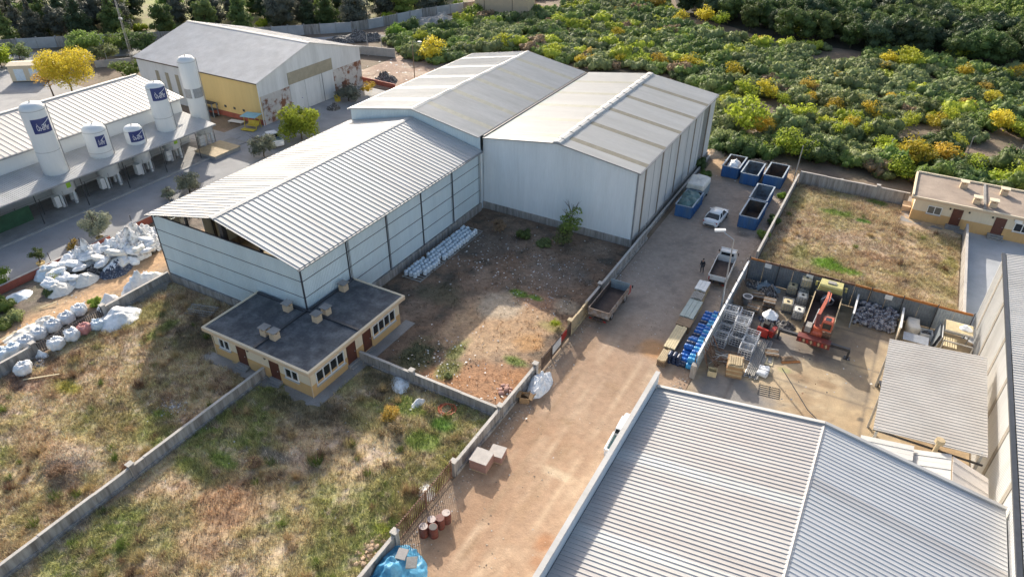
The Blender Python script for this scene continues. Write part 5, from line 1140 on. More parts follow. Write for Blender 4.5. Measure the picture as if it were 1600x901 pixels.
put(heap('tarpaulin', 'tarp_green', (1.25, 2.7), 1.0, 68, 44, .55, .9, .5), 'tarpaulin', 'dark green tarpaulin bulging over the skip by the hall wall', 'tarpaulin', (-19.8, 82.5), 0, (.98, .98, 1), z=1.45)
tq = thing('covered_truck', 'truck cab under a pale cover in front of the tarpaulined skip', 'truck', (-20.0, 85.2, 0))
MB().box(-1.15, 1.15, 0, 3.4, .55, 2.0).build('body', 'truck_blue_grey', tq, world=False)
o = inst(lump('cover', 1.2, 1.85, .42, 'bag_cream', 69, 30, 16, .3, .08, crease=.08), 'cover', tq, (0, 1.7, 1.75))
for s in (-1, 1):
    for y in (.6, 2.8): wheel(tq, s*1.0, y, .45, .26)
put(heap('sack', 'bag_white', (.75, .75), .55, 70, 24, .6, .5), 'sack', 'white sack lying on top of the forklift guard', 'sack', (G(1196, 520).x, G(1196, 520).y), 0, z=2.16)
p = G(836, 597); put(heap('plastic_heap', 'bag_white', (1.0, 1.9), 1.25, 71, 54, .8, .5), 'plastic_heap', 'heap of crumpled clear and white plastic against the lane wall end', 'heap', (-20.75, 42.2), .1)
for i, (x, y, s, lb) in enumerate(((-21.0, 39.9, .42, 'torn brown cardboard box leaning below the plastic heap'), (-20.75, 40.6, .3, 'small brown cardboard box beside the plastic heap'))):
    t = thing('cardboard_box', lb, 'box', (x, y, 0), .3+i); a = s
    MB().box(-a, a, -a, a, .03, .05).box(-a, -a+.03, -a, a, .05, 1.6*a).box(a-.03, a, -a, a, .05, 1.6*a).box(-a+.03, a-.03, -a, -a+.03, .05, 1.6*a).box(-a+.03, a-.03, a-.03, a, .05, 1.6*a).build('carton', 'cardboard', t, world=False)
    MB().obox((-a-.15, 0, 1.6*a+.05), (.16, 0, .05), (0, a, 0), (0, 0, .01)).build('flap', 'cardboard', t, world=False); MB().obox((a+.13, 0, 1.6*a-.08), (.14, 0, -.1), (0, a, 0), (0, 0, .01)).build('flap', 'cardboard', t, world=False)
# blue tarpaulin heap at the bottom edge
put(heap('tarpaulin', 'tarp_blue', (2.1, 2.7), 1.5, 74, 70, .6, .9, .95), 'tarpaulin', 'bright blue tarpaulin thrown over a heap at the bottom edge', 'tarpaulin', (-20.15, 20.5), .5)
for x, y, r_, m_, lb in ((-20.4, 21.5, .2, 'tile_top', 'pale square slab weighing down the blue tarpaulin'), (-19.45, 21.3, .5, 'stone_grey', 'grey square slab weighing down the blue tarpaulin')):
    tag(MB().obox((x, y, 1.30), (.36*math.cos(r_), .36*math.sin(r_), .05), (-.36*math.sin(r_), .36*math.cos(r_), .09), (0, -.012, .06)).build('slab', m_), lb, 'slab')
put(heap('sack', 'bag_white', (.6, .5), .5, 73, 24, .5, .5), 'sack', 'white sack beside the blue tarpaulin at the bottom edge', 'sack', (-21.2, 19.3), 0)
# ------------------------------------------------------------------ drums
def drum_mesh(nm, m): return MB().lathe((0, 0, 0), [(.285, 0), (.295, .02), (.285, .05), (.285, .28), (.297, .30), (.285, .32), (.285, .56), (.297, .58), (.285, .60), (.285, .84), (.297, .87), (.285, .89)], 16).mesh(nm, m, True)
DR = drum_mesh('shell', 'drum_red'); LID = MB().lathe((0, 0, 0), [(.27, .86), (.27, .895)], 16).cyl((.15, .05, .89), (.15, .05, .915), .035, n=6).mesh('lid', 'drum_lid'); LIDR = MB().lathe((0, 0, 0), [(.27, .86), (.27, .895)], 16).cyl((.15, .05, .89), (.15, .05, .915), .035, n=6).mesh('lid', 'drum_red'); LIDB = MB().lathe((0, 0, 0), [(.25, .80), (.25, .893)], 16).mesh('lid', 'plastic_black')
for px, py, ld, lb in ((663, 836, LID, 'red oil drum with pale lid, nearest the blue tarpaulin'), (675.5, 825, LID, 'red oil drum with pale lid behind the open one'), (678, 837, LIDB, 'red oil drum with open black top'), (688.5, 823, LIDR, 'red oil drum with red lid, second from the picket gate end'), (698, 815, LID, 'red oil drum with pale lid, farthest up the lane')):
    p = G(px, py); t = thing('oil_drum', lb, 'drum', (p.x, p.y, .05), px, 'red oil drums by the picket gate'); inst(DR, 'shell', t, scale=(1.15, 1.15, 1.12)); inst(ld, 'lid', t, scale=(1.15, 1.15, 1.12))
# white canisters in rows along the blue hall
WD = MB().lathe((0, 0, 0), [(.20, 0), (.235, .04), (.24, .25), (.225, .27), (.24, .29), (.24, .5), (.2, .58), (.1, .62), (.1, .68)], 12).mesh('white_canister', 'drum_white', True)
for r in range(4):
    for i in range(23):
        if (r, i) in ((0, 7), (3, 0), (3, 1), (3, 8), (2, 22)): continue
        jx, jy = random.uniform(-.05, .05), random.uniform(-.05, .05)
        put(WD, 'white_canister', 'white plastic canister beside the blue hall, %s from the wall, %s from near end' % (('first row', 'second row', 'third row', 'fourth row')[r], nth(i+1)), 'canister', (-42.1+r*.58+jx, 51.0+i*.535+jy), random.random()*6, (1, 1, random.uniform(.9, 1.1)), 'white canisters beside the blue hall', .22)
for i, y in enumerate((51.8, 54.6, 57.4, 60.2, 62.6)):
    t = thing('pallet', 'low wooden pallet under the white canisters, %s from the near end' % nth(i+1), 'pallet', (-41.2, y, 0), 0, 'pallets under the white canisters')
    for j in range(6): MB().box(-1.25, 1.25, -1.25+j*.46, -1.05+j*.46, .17, .20).build('slat', 'timber_grey', t, world=False)
    for x in (-1.2, 0, 1.1): MB().box(x, x+.1, -1.25, 1.25, .07, .17).build('bearer', 'timber_grey', t, world=False)
# blue barrels lying in two files by the screen wall
def bar_mesh(m): 
    mb = MB(); mb.lathe((0, 0, 0), [(.20, 0), (.27, .03), (.285, .1), (.285, .26), (.295, .28), (.285, .3), (.285, .58), (.295, .6), (.285, .62), (.285, .76), (.27, .83), (.2, .86)], 14); return mb.mesh('blue_barrel', m, True)
BBM = [bar_mesh('drum_blue'), bar_mesh('drum_cyan'), bar_mesh('drum_navy')]
for tier in range(2):
    for c in range(2):
        for i in range(16-tier):
            if tier == 1 and c == 0 and i not in (3, 4, 5): continue
            k = 2 if (c == 0 and i % 4 == 0) else (1 if (c == 1 and (i*7 % 5) < 3) else 0)
            o = inst(BBM[k], 'blue_barrel', None, (-11.05+c*.9, 51.3+i*.605+tier*.3, .31+tier*.5), (0, rad(90), 0))
            tag(o, 'blue barrel by the screen wall, %s, %s file, %s from near end' % (('bottom layer', 'top layer')[tier], ('lane', 'wall')[c], nth(i+1)), 'barrel', 'blue barrels stacked by the screen wall')
for i in range(9):
    o = inst(BBM[2], 'navy_drum', None, (-11.75+(i % 3)*.42, 51.0+.05*(i % 2), .22+(i//3)*.36), (rad(-90), 0, 0), (.72, .72, .85))
    tag(o, 'dark navy drum at the blue stack end, %s layer, %s from the lane' % (('bottom', 'middle', 'top')[i//3], nth(i % 3+1)), 'drum', 'navy drums at the barrel stack end')
# ------------------------------------------------------------------ board and timber stacks along the lane
def stack(label, x0, x1, y0, y1, h, m, n, m2=None, name='board_stack', cat='stack', along='y', z=0.12):
    t = thing(name, label, cat, ((x0+x1)/2, (y0+y1)/2, 0)); lay = max(1, int(h/.14))
    MB().box(x0, x1, y0, y0+.12, 0, z).box(x0, x1, y1-.12, y1, 0, z).build('bearer', 'timber_brown', t)
    for l in range(lay):
        if l < lay-1: MB().box(x0+.02*(l % 2), x1-.02*(l % 2), y0+.03*(l % 3), y1-.02*(l % 2), z+l*h/lay, z+(l+.9)*h/lay).build('board_layer', m, t)
        else:
            for i in range(n):
                a = x0+i*(x1-x0)/n; MB().box(a+.012, a+(x1-x0)/n-.012, y0+random.uniform(-.1, .1), y1+random.uniform(-.1, .1), z+l*h/lay, z+(l+.9)*h/lay+random.uniform(0, .03)).build('board', m2 or m, t)
    return t
stack('short brown plank stack at the near end of the timber row', -12.65, -11.85, 50.2, 52.0, .75, 'timber_brown', 5, 'timber')
stack('long cream board stack beside the blue barrels', -12.75, -11.65, 52.2, 56.2, .8, 'timber_brown', 5, 'timber_pale')
tag(MB().box(-12.85, -11.5, 56.3, 57.6, .0, .9).box(-12.9, -11.45, 56.25, 57.65, .9, .96).build('crate', 'timber_brown'), 'brown lidded crate between cream and green boards', 'crate')
stack('grey green board stack in the middle of the timber row', -13.0, -11.6, 57.8, 61.2, .85, 'timber', 3, 'board_green')
stack('slatted pallet stack behind the grey green boards', -13.0, -11.8, 61.4, 62.8, .95, 'timber', 7, 'timber_grey')
stack('pale sheet stack at the far end of the timber row', -13.1, -11.9, 63.0, 65.0, 1.05, 'timber', 3, 'sign_white')
# tile pallets
for x, y, s, h_, lb, rz in ((-20.4, 31.7, .72, 1.1, 'larger pallet of pink tiles with pale top beside the lane wall', .08), (-19.75, 33.0, .58, .8, 'smaller pallet of pink tiles behind the larger one', .15)):
    t = thing('tile_pallet', lb, 'pallet', (x, y, 0), rz)
    for j in range(4): MB().box(-s, s, -s+j*s*.55, -s+j*s*.55+.2, .1, .14).build('slat', 'timber', t, world=False)
    MB().box(-s, s, -s, -s+.12, 0, .1).box(-s, s, s-.12, s, 0, .1).build('bearer', 'timber', t, world=False)
    for j in range(6): MB().box(-s+.01*(j % 2), s-.015*(j % 3), -s+.012*(j % 2), s, .145+j*(h_-.15)/6, .135+(j+1)*(h_-.15)/6).build('tile_layer', 'tile_pink', t, world=False)
    MB().box(-s-.02, s+.02, -s-.02, s+.02, h_-.005, h_+.03).build('cover_board', 'tile_top', t, world=False)
# ------------------------------------------------------------------ totes and wire cages
def cage_mesh(nm, m, w, d, h, nx, ny, nz, r=.016):
    b = MB()
    for s in (-1, 1):
        for i in range(nx+1): x = -w+2*w*i/nx; b.bar((x, s*d, 0), (x, s*d, h), r*2)
        for i in range(1, ny): y = -d+2*d*i/ny; b.bar((s*w, y, 0), (s*w, y, h), r*2)
        for k in range(nz+1): z = h*k/nz; b.bar((-w, s*d, z), (w, s*d, z), r*2); b.bar((s*w, -d, z), (s*w, d, z), r*2)
    return b.mesh(nm, m)
TCAGE = cage_mesh('cage', 'trim_grey', .505, .605, 1.0, 4, 5, 5, .021)
TB = {m_: lump('bottle', .48, .58, .48, m_, 5, 20, 14, .22, .02) for m_ in ('tote_white', 'tote_cream')}
TP = MB().box(-.5, .5, -.6, .6, .1, .14).box(-.5, -.36, -.6, .6, 0, .1).box(.36, .5, -.6, .6, 0, .1).box(-.07, .07, -.6, .6, 0, .1).mesh('pallet_base', 'steel_dark'); TL = MB().lathe((0, 0, 0), [(.14, 0), (.14, .06)], 12).mesh('lid', 'plastic_black')
for px, py, z, m_, lb, rz in ((1228, 484, 0, 'tote_cream', 'cream tote standing at the near left of the group', .1), (1245, 496, 0, 'tote_white', 'white tote nearest the crane truck rear', .05), (1251, 474, 0, 'tote_white', 'white tote behind the near white one', .12), (1236, 458, 0, 'tote_cream', 'cream tote at the fence, partly hidden', .05), (1254, 461, 0, 'tote_white', 'white tote at the fence carrying another', .05), (1254, 461, 1.15, 'tote_cream', 'cream tote stacked on top of another', .12)):
    p = G(px, py); t = thing('liquid_tote', lb, 'tote', (p.x, p.y, z), rz, 'caged liquid totes by the sheet fence'); inst(TP, 'pallet_base', t); inst(TB[m_], 'bottle', t, (0, 0, .14)); inst(TCAGE, 'cage', t, (0, 0, .12)); inst(TL, 'lid', t, (0, 0, 1.1))
WC = cage_mesh('grid', 'cage_pale', .58, .52, 1.05, 4, 4, 4, .022); WF = MB()
for sx in (-1, 1):
    for sy in (-1, 1): WF.bar((sx*.6, sy*.54, 0), (sx*.6, sy*.54, 1.15), .06)
for k in (.08, 1.1):
    for s in (-1, 1): WF.bar((-.6, s*.54, k), (.6, s*.54, k), .05).bar((s*.6, -.54, k), (s*.6, .54, k), .05)
WF = WF.mesh('frame', 'cage_pale'); WB = MB().box(-.58, .58, -.52, .52, .06, .09).mesh('base', 'steel_dark')
for i, (x, y, z) in enumerate(((-8.35, 61.6, 0), (-8.35, 60.3, 0), (-8.4, 59.0, 0), (-8.4, 57.7, 0), (-8.4, 56.4, 0), (-7.1, 61.2, 0), (-7.05, 59.9, 0), (-7.05, 58.6, 0), (-7.0, 57.3, 0), (-5.8, 58.3, 0), (-5.75, 57.0, 0), (-5.8, 55.8, 0), (-8.4, 59.6, 1.15), (-7.0, 58.2, 1.15))):
    t = thing('wire_cage', 'grey wire mesh cage behind the pale screen wall', 'cage', (x, y, z), random.uniform(-.06, .06), 'wire cages in the scrap yard'); inst(WC, 'grid', t, (0, 0, .08)); inst(WF, 'frame', t); inst(WB, 'base', t)
    if i in (9, 10, 6): put(heap('foil_scrap', 'bag_grey', (.5, .45), .6, 80+i, 22, .9, .3), 'foil_scrap', 'crumpled silvery scrap filling a wire cage', 'scrap', (x, y), 0, group='silvery scrap in wire cages', z=.1)
t = thing('carton_stack', 'pallet stacked with brown cartons in the scrap yard', 'stack', G(1146, 582).xyz, .18)
for j in range(8):
    for b_ in (-1, 1):
        jx = .04*((j*5+b_) % 3-1); MB().box(-.7+jx, .7+jx, min(.02*b_, b_*.82), max(.02*b_, b_*.82), .15+j*.16, .295+j*.16).build('carton', 'cardboard' if (j+b_) % 3 else 'timber', t, world=False)
for j in range(6): MB().box(-.62+j*.2, -.47+j*.2, -.75+.06*(j % 3), .7-.08*(j % 2), 1.44, 1.50+.02*(j % 2)).build('plank', 'timber', t, world=False)
MB().box(-.72, .72, -.85, .85, 0, .14).build('pallet_base', 'timber_brown', t, world=False)
t = thing('pipe_bundle', 'bundle of long grey pipes lying on the yard floor', 'pipes', (-4.55, 56, 0))
for j in range(8): MB().cyl((-.55+j*.16, -3.3+.1*(j % 3), .09), (-.55+j*.16+.05, 3.3-.12*(j % 2), .09), .075, n=7).build('pipe', 'steel_galv' if j < 4 else 'timber_grey', t, world=False)
for j in range(5): MB().cyl((-.4+j*.16, -3.1+.1*(j % 3), .23), (-.4+j*.16, 2.9, .23), .075, n=7).build('pipe', 'timber_grey', t, world=False)
t = thing('rod_bundle', 'rusty rods leaning against the screen wall near its end', 'rods', (-8.6, 53.6, 0))
for j in range(12): MB().cyl((.1+random.uniform(0, 1.0), -1.5+j*.26, 0), (-.45+random.uniform(0, .2), -1.7+j*.28+random.uniform(-.4, .4), 2.0+random.uniform(-.3, .3)), .035, n=5).build('rod', 'metal_rust', t, world=False)
t = thing('open_crate', 'small open cream crate on the yard floor', 'crate', G(1112, 585).xyz, .2)
MB().box(-.4, .4, -.35, .35, 0, .05).box(-.4, -.36, -.35, .35, .05, .6).box(.36, .4, -.35, .35, .05, .6).box(-.36, .36, -.35, -.31, .05, .6).box(-.36, .36, .31, .35, .05, .6).build('box_side', 'timber_pale', t, world=False)
t = thing('metal_bin', 'grey metal bin standing by the inner yard wall', 'bin', G(1166, 474).xyz, .1); MB().lathe((0, 0, 0), [(.42, 0), (.5, .1), (.5, .9), (.54, .95)], 12).build('shell', 'steel_galv', t, world=False); MB().lathe((0, 0, 0), [(.4, .93), (.4, .96)], 12).build('content', 'trim_dark', t, world=False)
p = G(1192, 582); t = thing('foil_bale', 'silvery foil bale lying at the pipe ends', 'bale', (p.x, p.y, 0)); inst(lump('bale', .5, .75, .2, 'bag_grey', 33, 18, 10, .4, .15), 'bale', t); MB().box(-.52, .52, -.1, -.05, .1, .42).build('strap', 'trim_dark', t, world=False)
p = G(1198, 562); t = thing('door_frame', 'pale metal frame panel lying on the yard floor', 'panel', (p.x, p.y, 0), .1); MB().box(-.6, .6, -.8, .8, .02, .08).build('sheet', 'timber_pale', t, world=False); MB().box(-.4, -.05, -.5, .6, .08, .12).box(.1, .45, -.5, .6, .08, .12).build('rib', 'timber_grey', t, world=False)
p = G(1245, 560); t = thing('board', 'loose brown boards on the ground behind the crane truck', 'boards', (p.x-.6, p.y-.6, 0), .6)
for j in range(3): MB().box(-.9+.1*j, .9-.2*j, -.5+j*.34, -.2+j*.34, .02+.02*j, .06+.02*j).build('plank', 'timber_brown' if j else 'rust_orange', t, world=False)
put(heap('scrap_machine', 'truck_blue_grey', (1.5, .8), .9, 88, 36, .9, .4), 'scrap_machine', 'heap of bluish metal scrap against the sheet fence', 'scrap heap', (G(1194, 458).x, 68.6), .1)
put(heap('scrap_heap', 'scrap_dark', (1.0, .8), .7, 89, 30, .9, .35), 'scrap_heap', 'dark scrap heap in the left corner of the sheet fence', 'scrap heap', (-7.9, 68.6), .1)
for q_, (y_, lb) in enumerate(((62.9, 'brown lattice rack leaning on the screen wall beside the cages'), (64.4, 'brown lattice rack leaning on the screen wall, middle one'), (65.9, 'brown lattice rack leaning on the screen wall, farthest'))):
    t = thing('lattice_rack', lb, 'rack', (-8.55, y_, 0), 0, 'lattice racks on the screen wall')
    for j in range(6): MB().bar((.55, -.6+j*.24, .02), (-.35, -.6+j*.24, 1.75), .05).build('bar', 'timber_brown', t, world=False)
    for j in range(5): f_ = j/4; MB().bar((.55-.9*f_, -.65, .06+1.65*f_), (.55-.9*f_, .65, .06+1.65*f_), .05).build('bar', 'timber_brown', t, world=False)
for q_, (x_, y_, n_s, lb) in enumerate(((-6.9, 63.4, 5, 'stack of brown pallets between the cages and the metal bin'), (-5.6, 65.0, 7, 'taller stack of brown pallets behind the forklift'), (-7.0, 66.2, 4, 'low stack of brown pallets near the sheet fence'), (-3.6, 57.2, 3, 'low pallet stack beside the pipe bundle'))):
    t = thing('pallet_stack', lb, 'pallets', (x_, y_, 0), .1*q_)
    for k_ in range(n_s):
        z_ = k_*.15; a_ = .03*((k_*7) % 3-1)
        for j in range(5): MB().box(-.6+a_, .6+a_, -.5+j*.22, -.38+j*.22, z_+.10, z_+.13).build('slat', 'timber_brown' if (j+k_) % 3 else 'timber_grey', t, world=False)
        for x2 in (-.58, -.05, .48): MB().box(x2+a_, x2+.1+a_, -.5, .5, z_, z_+.10).build('bearer', 'timber_brown', t, world=False)
for q_, (x_, y_, h_, m_, lb) in enumerate(((-6.2, 67.6, .9, 'scrap_dark', 'dark metal scrap heap at the foot of the sheet fence'), (-3.4, 62.6, .45, 'scrap_dark', 'low dark scrap spill beside the totes'), (-5.0, 62.9, .5, 'scrap_navy', 'black tangle of cable scrap by the forklift'))):
    put(heap('scrap_heap', m_, (1.1, .9), h_, 180+q_, 34, .9, .35), 'scrap_heap', lb, 'scrap heap', (x_, y_), .2*q_)
# bay of scrap blocks
t = MB(); rs = random.Random(4)
for i in range(420):
    u, v = rs.random(), rs.random(); x = 2.55+u*3.6; y = 66.6+v*2.7; hmax = .25+1.15*v*(1-.25*abs(u-.5)); z = rs.random()**.7*hmax; s_ = rs.uniform(.09, .19); a = rs.random()*3
    t.obox((x, y, z+s_*.6), (s_*math.cos(a), s_*math.sin(a), rs.uniform(-.05, .05)), (-s_*math.sin(a), s_*math.cos(a), rs.uniform(-.06, .06)), (rs.uniform(-.05, .05), 0, s_*.7))
o = t.build('scrap_blocks', 'scrap_blocks'); stuff(o); tag(o, 'bay heaped with small grey scrap blocks by the sheet fence', 'scrap')
for i, (x, y, lb) in enumerate(((2.25, 67.5, 'pale leaning partition left of the scrap blocks'), (6.55, 67.4, 'cream leaning partition right of the scrap blocks'))):
    t = thing('partition', lb, 'partition', (x, y, 0)); MB().box(-.06, .06, -1.9, 1.9, 0, 1.75-.1*i).build('panel', ('sheet_pale', 'render_cream')[i], t, world=False); MB().box(-.09, .09, -1.95, 1.95, 1.75-.1*i, 1.84-.1*i).build('top_rail', 'frame_white', t, world=False)
p = Vector((7.9, 68.2, 0)); put(lump('bale', .6, 1.0, .55, 'bag_cream', 36, 18, 10, .3, .12), 'bale', 'tall cream bale standing behind the cream partition', 'bale', (7.75, 68.2), .1)
t = thing('plastic_crate', 'white plastic crate of scrap beside the cream bale', 'crate', (9.0, 67.6, 0), .1); MB().box(-.55, .55, -.5, .5, .05, .12).box(-.55, -.5, -.5, .5, .12, .75).box(.5, .55, -.5, .5, .12, .75).box(-.5, .5, -.5, -.45, .12, .75).box(-.5, .5, .45, .5, .12, .75).build('box_side', 'sign_white', t, world=False); inst(heap('content', 'scrap_dark', (.5, .5), .5, 95, 18, .8, .3), 'content', t, (0, 0, .35))
t = thing('leaning_panel', 'dark panels leaning beside the pallet rack', 'panels', (9.75, 67.2, 0))
for j in range(3): MB().obox((j*.12, -.1*j, .85), (.03, 0, .0), (0, 1.2, 0), (.16, 0, .85)).build('panel', ('sheet_grey', 'trim_dark', 'frame_white')[j], t, world=False)
t = thing('pallet_rack', 'open rack of wooden pallets in the far yard corner', 'rack', (11.35, 66.3, 0))
for x in (-1.2, 1.2):
    for y in (-1.8, 1.9): MB().box(x-.05, x+.05, y-.05, y+.05, 0, 2.3).build('post', 'timber_grey', t, world=False)
for y in (-1.8, 0, 1.9): MB().box(-1.2, 1.2, y-.05, y+.05, 2.2, 2.3).build('beam', 'timber_grey', t, world=False)
for j in range(9): MB().box(-1.15, 1.15, .1+j*.2, .24+j*.2, 2.3, 2.33).build('slat', 'timber_pale', t, world=False)
for j in range(6): MB().box(-1.1+j*.2, -.97+j*.2, -1.7, -.1, 1.6, 1.64).build('slat', 'timber_pale', t, world=False)
MB().box(-1.2, -.1, -3.0, -1.9, .5, .6).build('shelf', 'concrete_top', t, world=False)
put(heap('cloth', 'lamp_red', (.5, .5), .7, 97, 22, .8, .4), 'cloth', 'red cloth bundle beside the pallet rack', 'cloth', (9.7, 64.4), 0)
put(heap('sack', 'bag_white', (.55, .4), .35, 98, 20, .7, .4), 'sack', 'white sack lying on the pallet rack', 'sack', (11.9, 67.3), 0, z=2.34)
t = thing('metal_table', 'grey metal table top beside the cream bale', 'table', (8.1, 65.6, 0)); MB().box(-1.1, 1.1, -.7, .7, .85, .92).build('table_top', 'steel_galv', t, world=False)
for x in (-1, 1):
    for y in (-.6, .6): MB().box(x-.04, x+.04, y-.04, y+.04, 0, .85).build('leg', 'steel_dark', t, world=False)
t = thing('handcart', 'dark hand cart half hidden by the grey shed roof', 'cart', G(1378, 606).xyz, .3); MB().box(-.3, .3, -.5, .5, .35, .45).box(-.3, -.25, -.5, -.45, .45, 1.1).box(.25, .3, -.5, -.45, .45, 1.1).box(-.25, .25, -.5, -.45, 1.05, 1.1).build('frame', 'steel_dark', t, world=False)
for s in (-1, 1): wheel(t, s*.34, .2, .18, .06)
# trolley of bars lying on the floor
t = thing('metal_grating', 'thin black metal grating lying on the sunny yard floor', 'grating', G(1201, 612).xyz, .15)
for j in range(6): MB().box(-.9, .9, -.7+j*.28, -.67+j*.28, .02, .05).build('bar', 'steel_dark', t, world=False)
for x in (-.9, 0, .87): MB().box(x, x+.03, -.7, .73, .05, .08).build('bar', 'steel_dark', t, world=False)
tag(MB().tube([G(1222, 575, .04), G(1262, 640, .04), G(1290, 668, .04)], .04, 5).build('cable', 'steel_dark'), 'dark cable lying across the concrete yard floor', 'cable')
# ------------------------------------------------------------------ back forecourt things
p = G(463, 168); t = thing('parasol', 'blue and white parasol over a table by the old warehouse door', 'parasol', p)
MB().cyl(p, p+Vector((0, 0, 2.5)), .05, n=6).build('pole', 'frame_white', t)
for i in range(8):
    a, b2 = i*math.pi/4, (i+1)*math.pi/4; c = p+Vector((0, 0, 2.75)); q = [c, p+Vector((2.1*math.cos(a), 2.1*math.sin(a), 2.15)), p+Vector((2.1*math.cos(b2), 2.1*math.sin(b2), 2.15))]
    MB().add(q+[v-Vector((0, 0, .04)) for v in q], [(0, 1, 2), (5, 4, 3), (0, 3, 4, 1), (1, 4, 5, 2), (2, 5, 3, 0)]).build('canopy_panel', 'umbrella_blue' if i % 4 else 'frame_white', t)
t = thing('garden_table', 'table with chairs in the shade of the parasol', 'table', p+Vector((1.6, -1.4, 0))); MB().box(-.8, .8, -.6, .6, .72, .77).build('table_top', 'frame_white', t, world=False)
for x in (-.7, .7):
    for y in (-.5, .5): MB().box(x-.04, x+.04, y-.04, y+.04, 0, .72).build('leg', 'frame_white', t, world=False)
t = thing('swing_seat', 'yellow swing seat under a pale teal roof beside the ochre wall', 'swing', G(396, 200), rad(12))
for x in (-1.1, 1.1):
    for y in (-.7, .7): MB().bar((x, y, 0), (x*.95, y*.7, 2.1), .08).build('post', 'swing_yellow', t, world=False)
MB().obox((0, 0, 2.2), (1.4, 0, 0), (0, 1.0, .05), (0, 0, .05)).build('roof', 'swing_teal', t, world=False); MB().box(-1, 1, -.35, .35, .45, .55).build('seat', 'swing_yellow', t, world=False); MB().obox((0, .4, .85), (1, 0, 0), (0, .04, .0), (0, .08, .3)).build('backrest', 'swing_yellow', t, world=False)
MB().box(-1.2, 1.2, -1.7, -.9, .1, .25).build('footrest', 'swing_yellow', t, world=False)
t = thing('pallet', 'white pallet leaning flat by the ochre wall base', 'pallet', G(370, 192), rad(10)); MB().box(-1.4, 1.4, -.5, .5, .25, .32).build('slat', 'frame_white', t, world=False); MB().box(-1.3, -1.1, -.5, .5, 0, .25).box(1.1, 1.3, -.5, .5, 0, .25).build('bearer', 'timber_grey', t, world=False)
t = thing('wheelie_bin', 'yellow bin beside the old warehouse gable', 'bin', G(528, 158)); MB().wedge([(-.35, 0), (.35, 0), (.42, 1.0), (-.42, 1.0)], -.4, .4).build('bin_body', 'swing_yellow', t, world=False); MB().box(-.46, .46, -.44, .44, 1.0, 1.07).build('lid', 'swing_yellow', t, world=False)
t = thing('metal_shelving', 'dark blue metal shelving against the ochre wall', 'shelving', (-103.6, 75.6, 0)); MB().box(-2.6, 2.6, -.5, .6, .1, .2).box(-2.6, 2.6, -.5, .6, 1.1, 1.2).box(-2.6, 2.6, -.5, .6, 2.2, 2.3).build('shelf', 'trim_dark', t, world=False)
for x in (-2.6, 0, 2.6): MB().box(x-.06, x+.06, -.5, -.38, 0, 2.3).box(x-.06, x+.06, .48, .6, 0, 2.3).build('post', 'truck_blue_grey', t, world=False)
hp('dark scrap and wreck heap on the brown plot', 603, 127, 2.4, 1.6, 1.6, 'scrap_dark', 131, .2, .8, .6, 36, grp=None)
hp('white and brown junk heap near the yellow bin', 521, 170, 1.2, 1.2, 1.0, 'scrap_dark', 132, .2, .9, .5, 30, grp=None)
hp('long grey rubble heap below the boundary wall', 560, 62, 8, 3, 1.6, 'scrap_dark', 133, .7, .7, 1.2, 46, name='rubble_heap', cat='rubble', grp=None)
hp('pale rubble heap near the pale building', 690, 35, 7, 5, 1.8, 'stone_grey', 134, .5, .7, 1.4, 46, name='rubble_heap', cat='rubble', grp=None)
hp('grey scrap pile behind the site cabin', 81, 92, 2.5, 2, 2.0, 'scrap_dark', 135, .5, .7, .9, 36, grp=None)
hp('low stone heap at the lane end beside the hall', 1112, 240, 2.0, 2.0, .9, 'stone_warm', 136, 0, .6, .8, 34, name='stone_heap', cat='stones', grp=None)
# ------------------------------------------------------------------ yard and plot odds and ends
p = G(697, 643); t = MB()
for k in range(5):
    r = .62+.06*(k % 3); pts = [(p.x+r*math.cos(a/9*6.283)+.05*k*(-1)**k, p.y+r*math.sin(a/9*6.283)+.03*k, .16+.04*k+.03*math.sin(a*2+k)) for a in range(10)]; t.tube(pts, .035, 5)
tag(t.build('hose_coil', 'hose_orange'), 'coil of orange hose lying on the grass near the wall', 'hose')
hp('grey blue plastic sheet in the shade below the wall', 624, 604, 1.0, 1.5, .4, 'bag_blueish', 141, .9, .6, .5, 30, name='plastic_sheet', cat='sheet', grp=None)
hp('white plastic bag caught in the grass by the hose', 655, 631, .45, .9, .5, 'bag_white', 142, -.2, .6, .5, 26, name='plastic_bag', cat='bag', grp=None)
hp('white cloth sheet lying against the picket gate', 664, 768, .9, 1.1, .22, 'bag_white', 143, .4, .5, .6, 34, name='cloth_sheet', cat='sheet', grp=None)
def stones(name, label, cat, m, cx, cy, rx, ry, n, smin, smax, seed, grp=None):
    """each block of the pile its own part"""
    rs = random.Random(seed); t = thing(name, label, cat, (cx, cy, 0), 0, grp)
    mes = [lump('block', 1, 1.2, .45, m, seed+k, 8, 6, .5, .2) for k in range(3)]
    for i in range(n):
        a, r = rs.random()*6.283, rs.random()**.6; s_ = rs.uniform(smin, smax)
        inst(mes[i % 3], 'block', t, (r*rx*math.cos(a), r*ry*math.sin(a), .02+.25*(1-r)*rs.random()), (rs.uniform(-.3, .3), rs.uniform(-.3, .3), rs.random()*6), (s_, s_, s_))
p = G(795, 612); stones('rubble_pile', 'brick and block rubble piled in the wall corner of the bare yard', 'rubble', 'tile_pink', p.x-.2, p.y, .9, .7, 16, .10, .26, 151)
p = G(575, 865); stones('stone_pile', 'pale stones piled along the wall at the bottom edge', 'stones', 'stone_warm', -23.0, 21.4, .8, 1.9, 80, .06, .17, 152)
p = G(1318, 275); stones('stone_pile', 'line of grey boulders behind the pinkish wall', 'stones', 'stone_grey', -.5, 101.0, 5.5, 1.0, 46, .2, .5, 153)
p = G(1130, 250); stones('stone_pile', 'scattered pale stones at the foot of the scrub by the skips', 'stones', 'stone_warm', -15, 103, 5, 1.2, 36, .15, .45, 154)
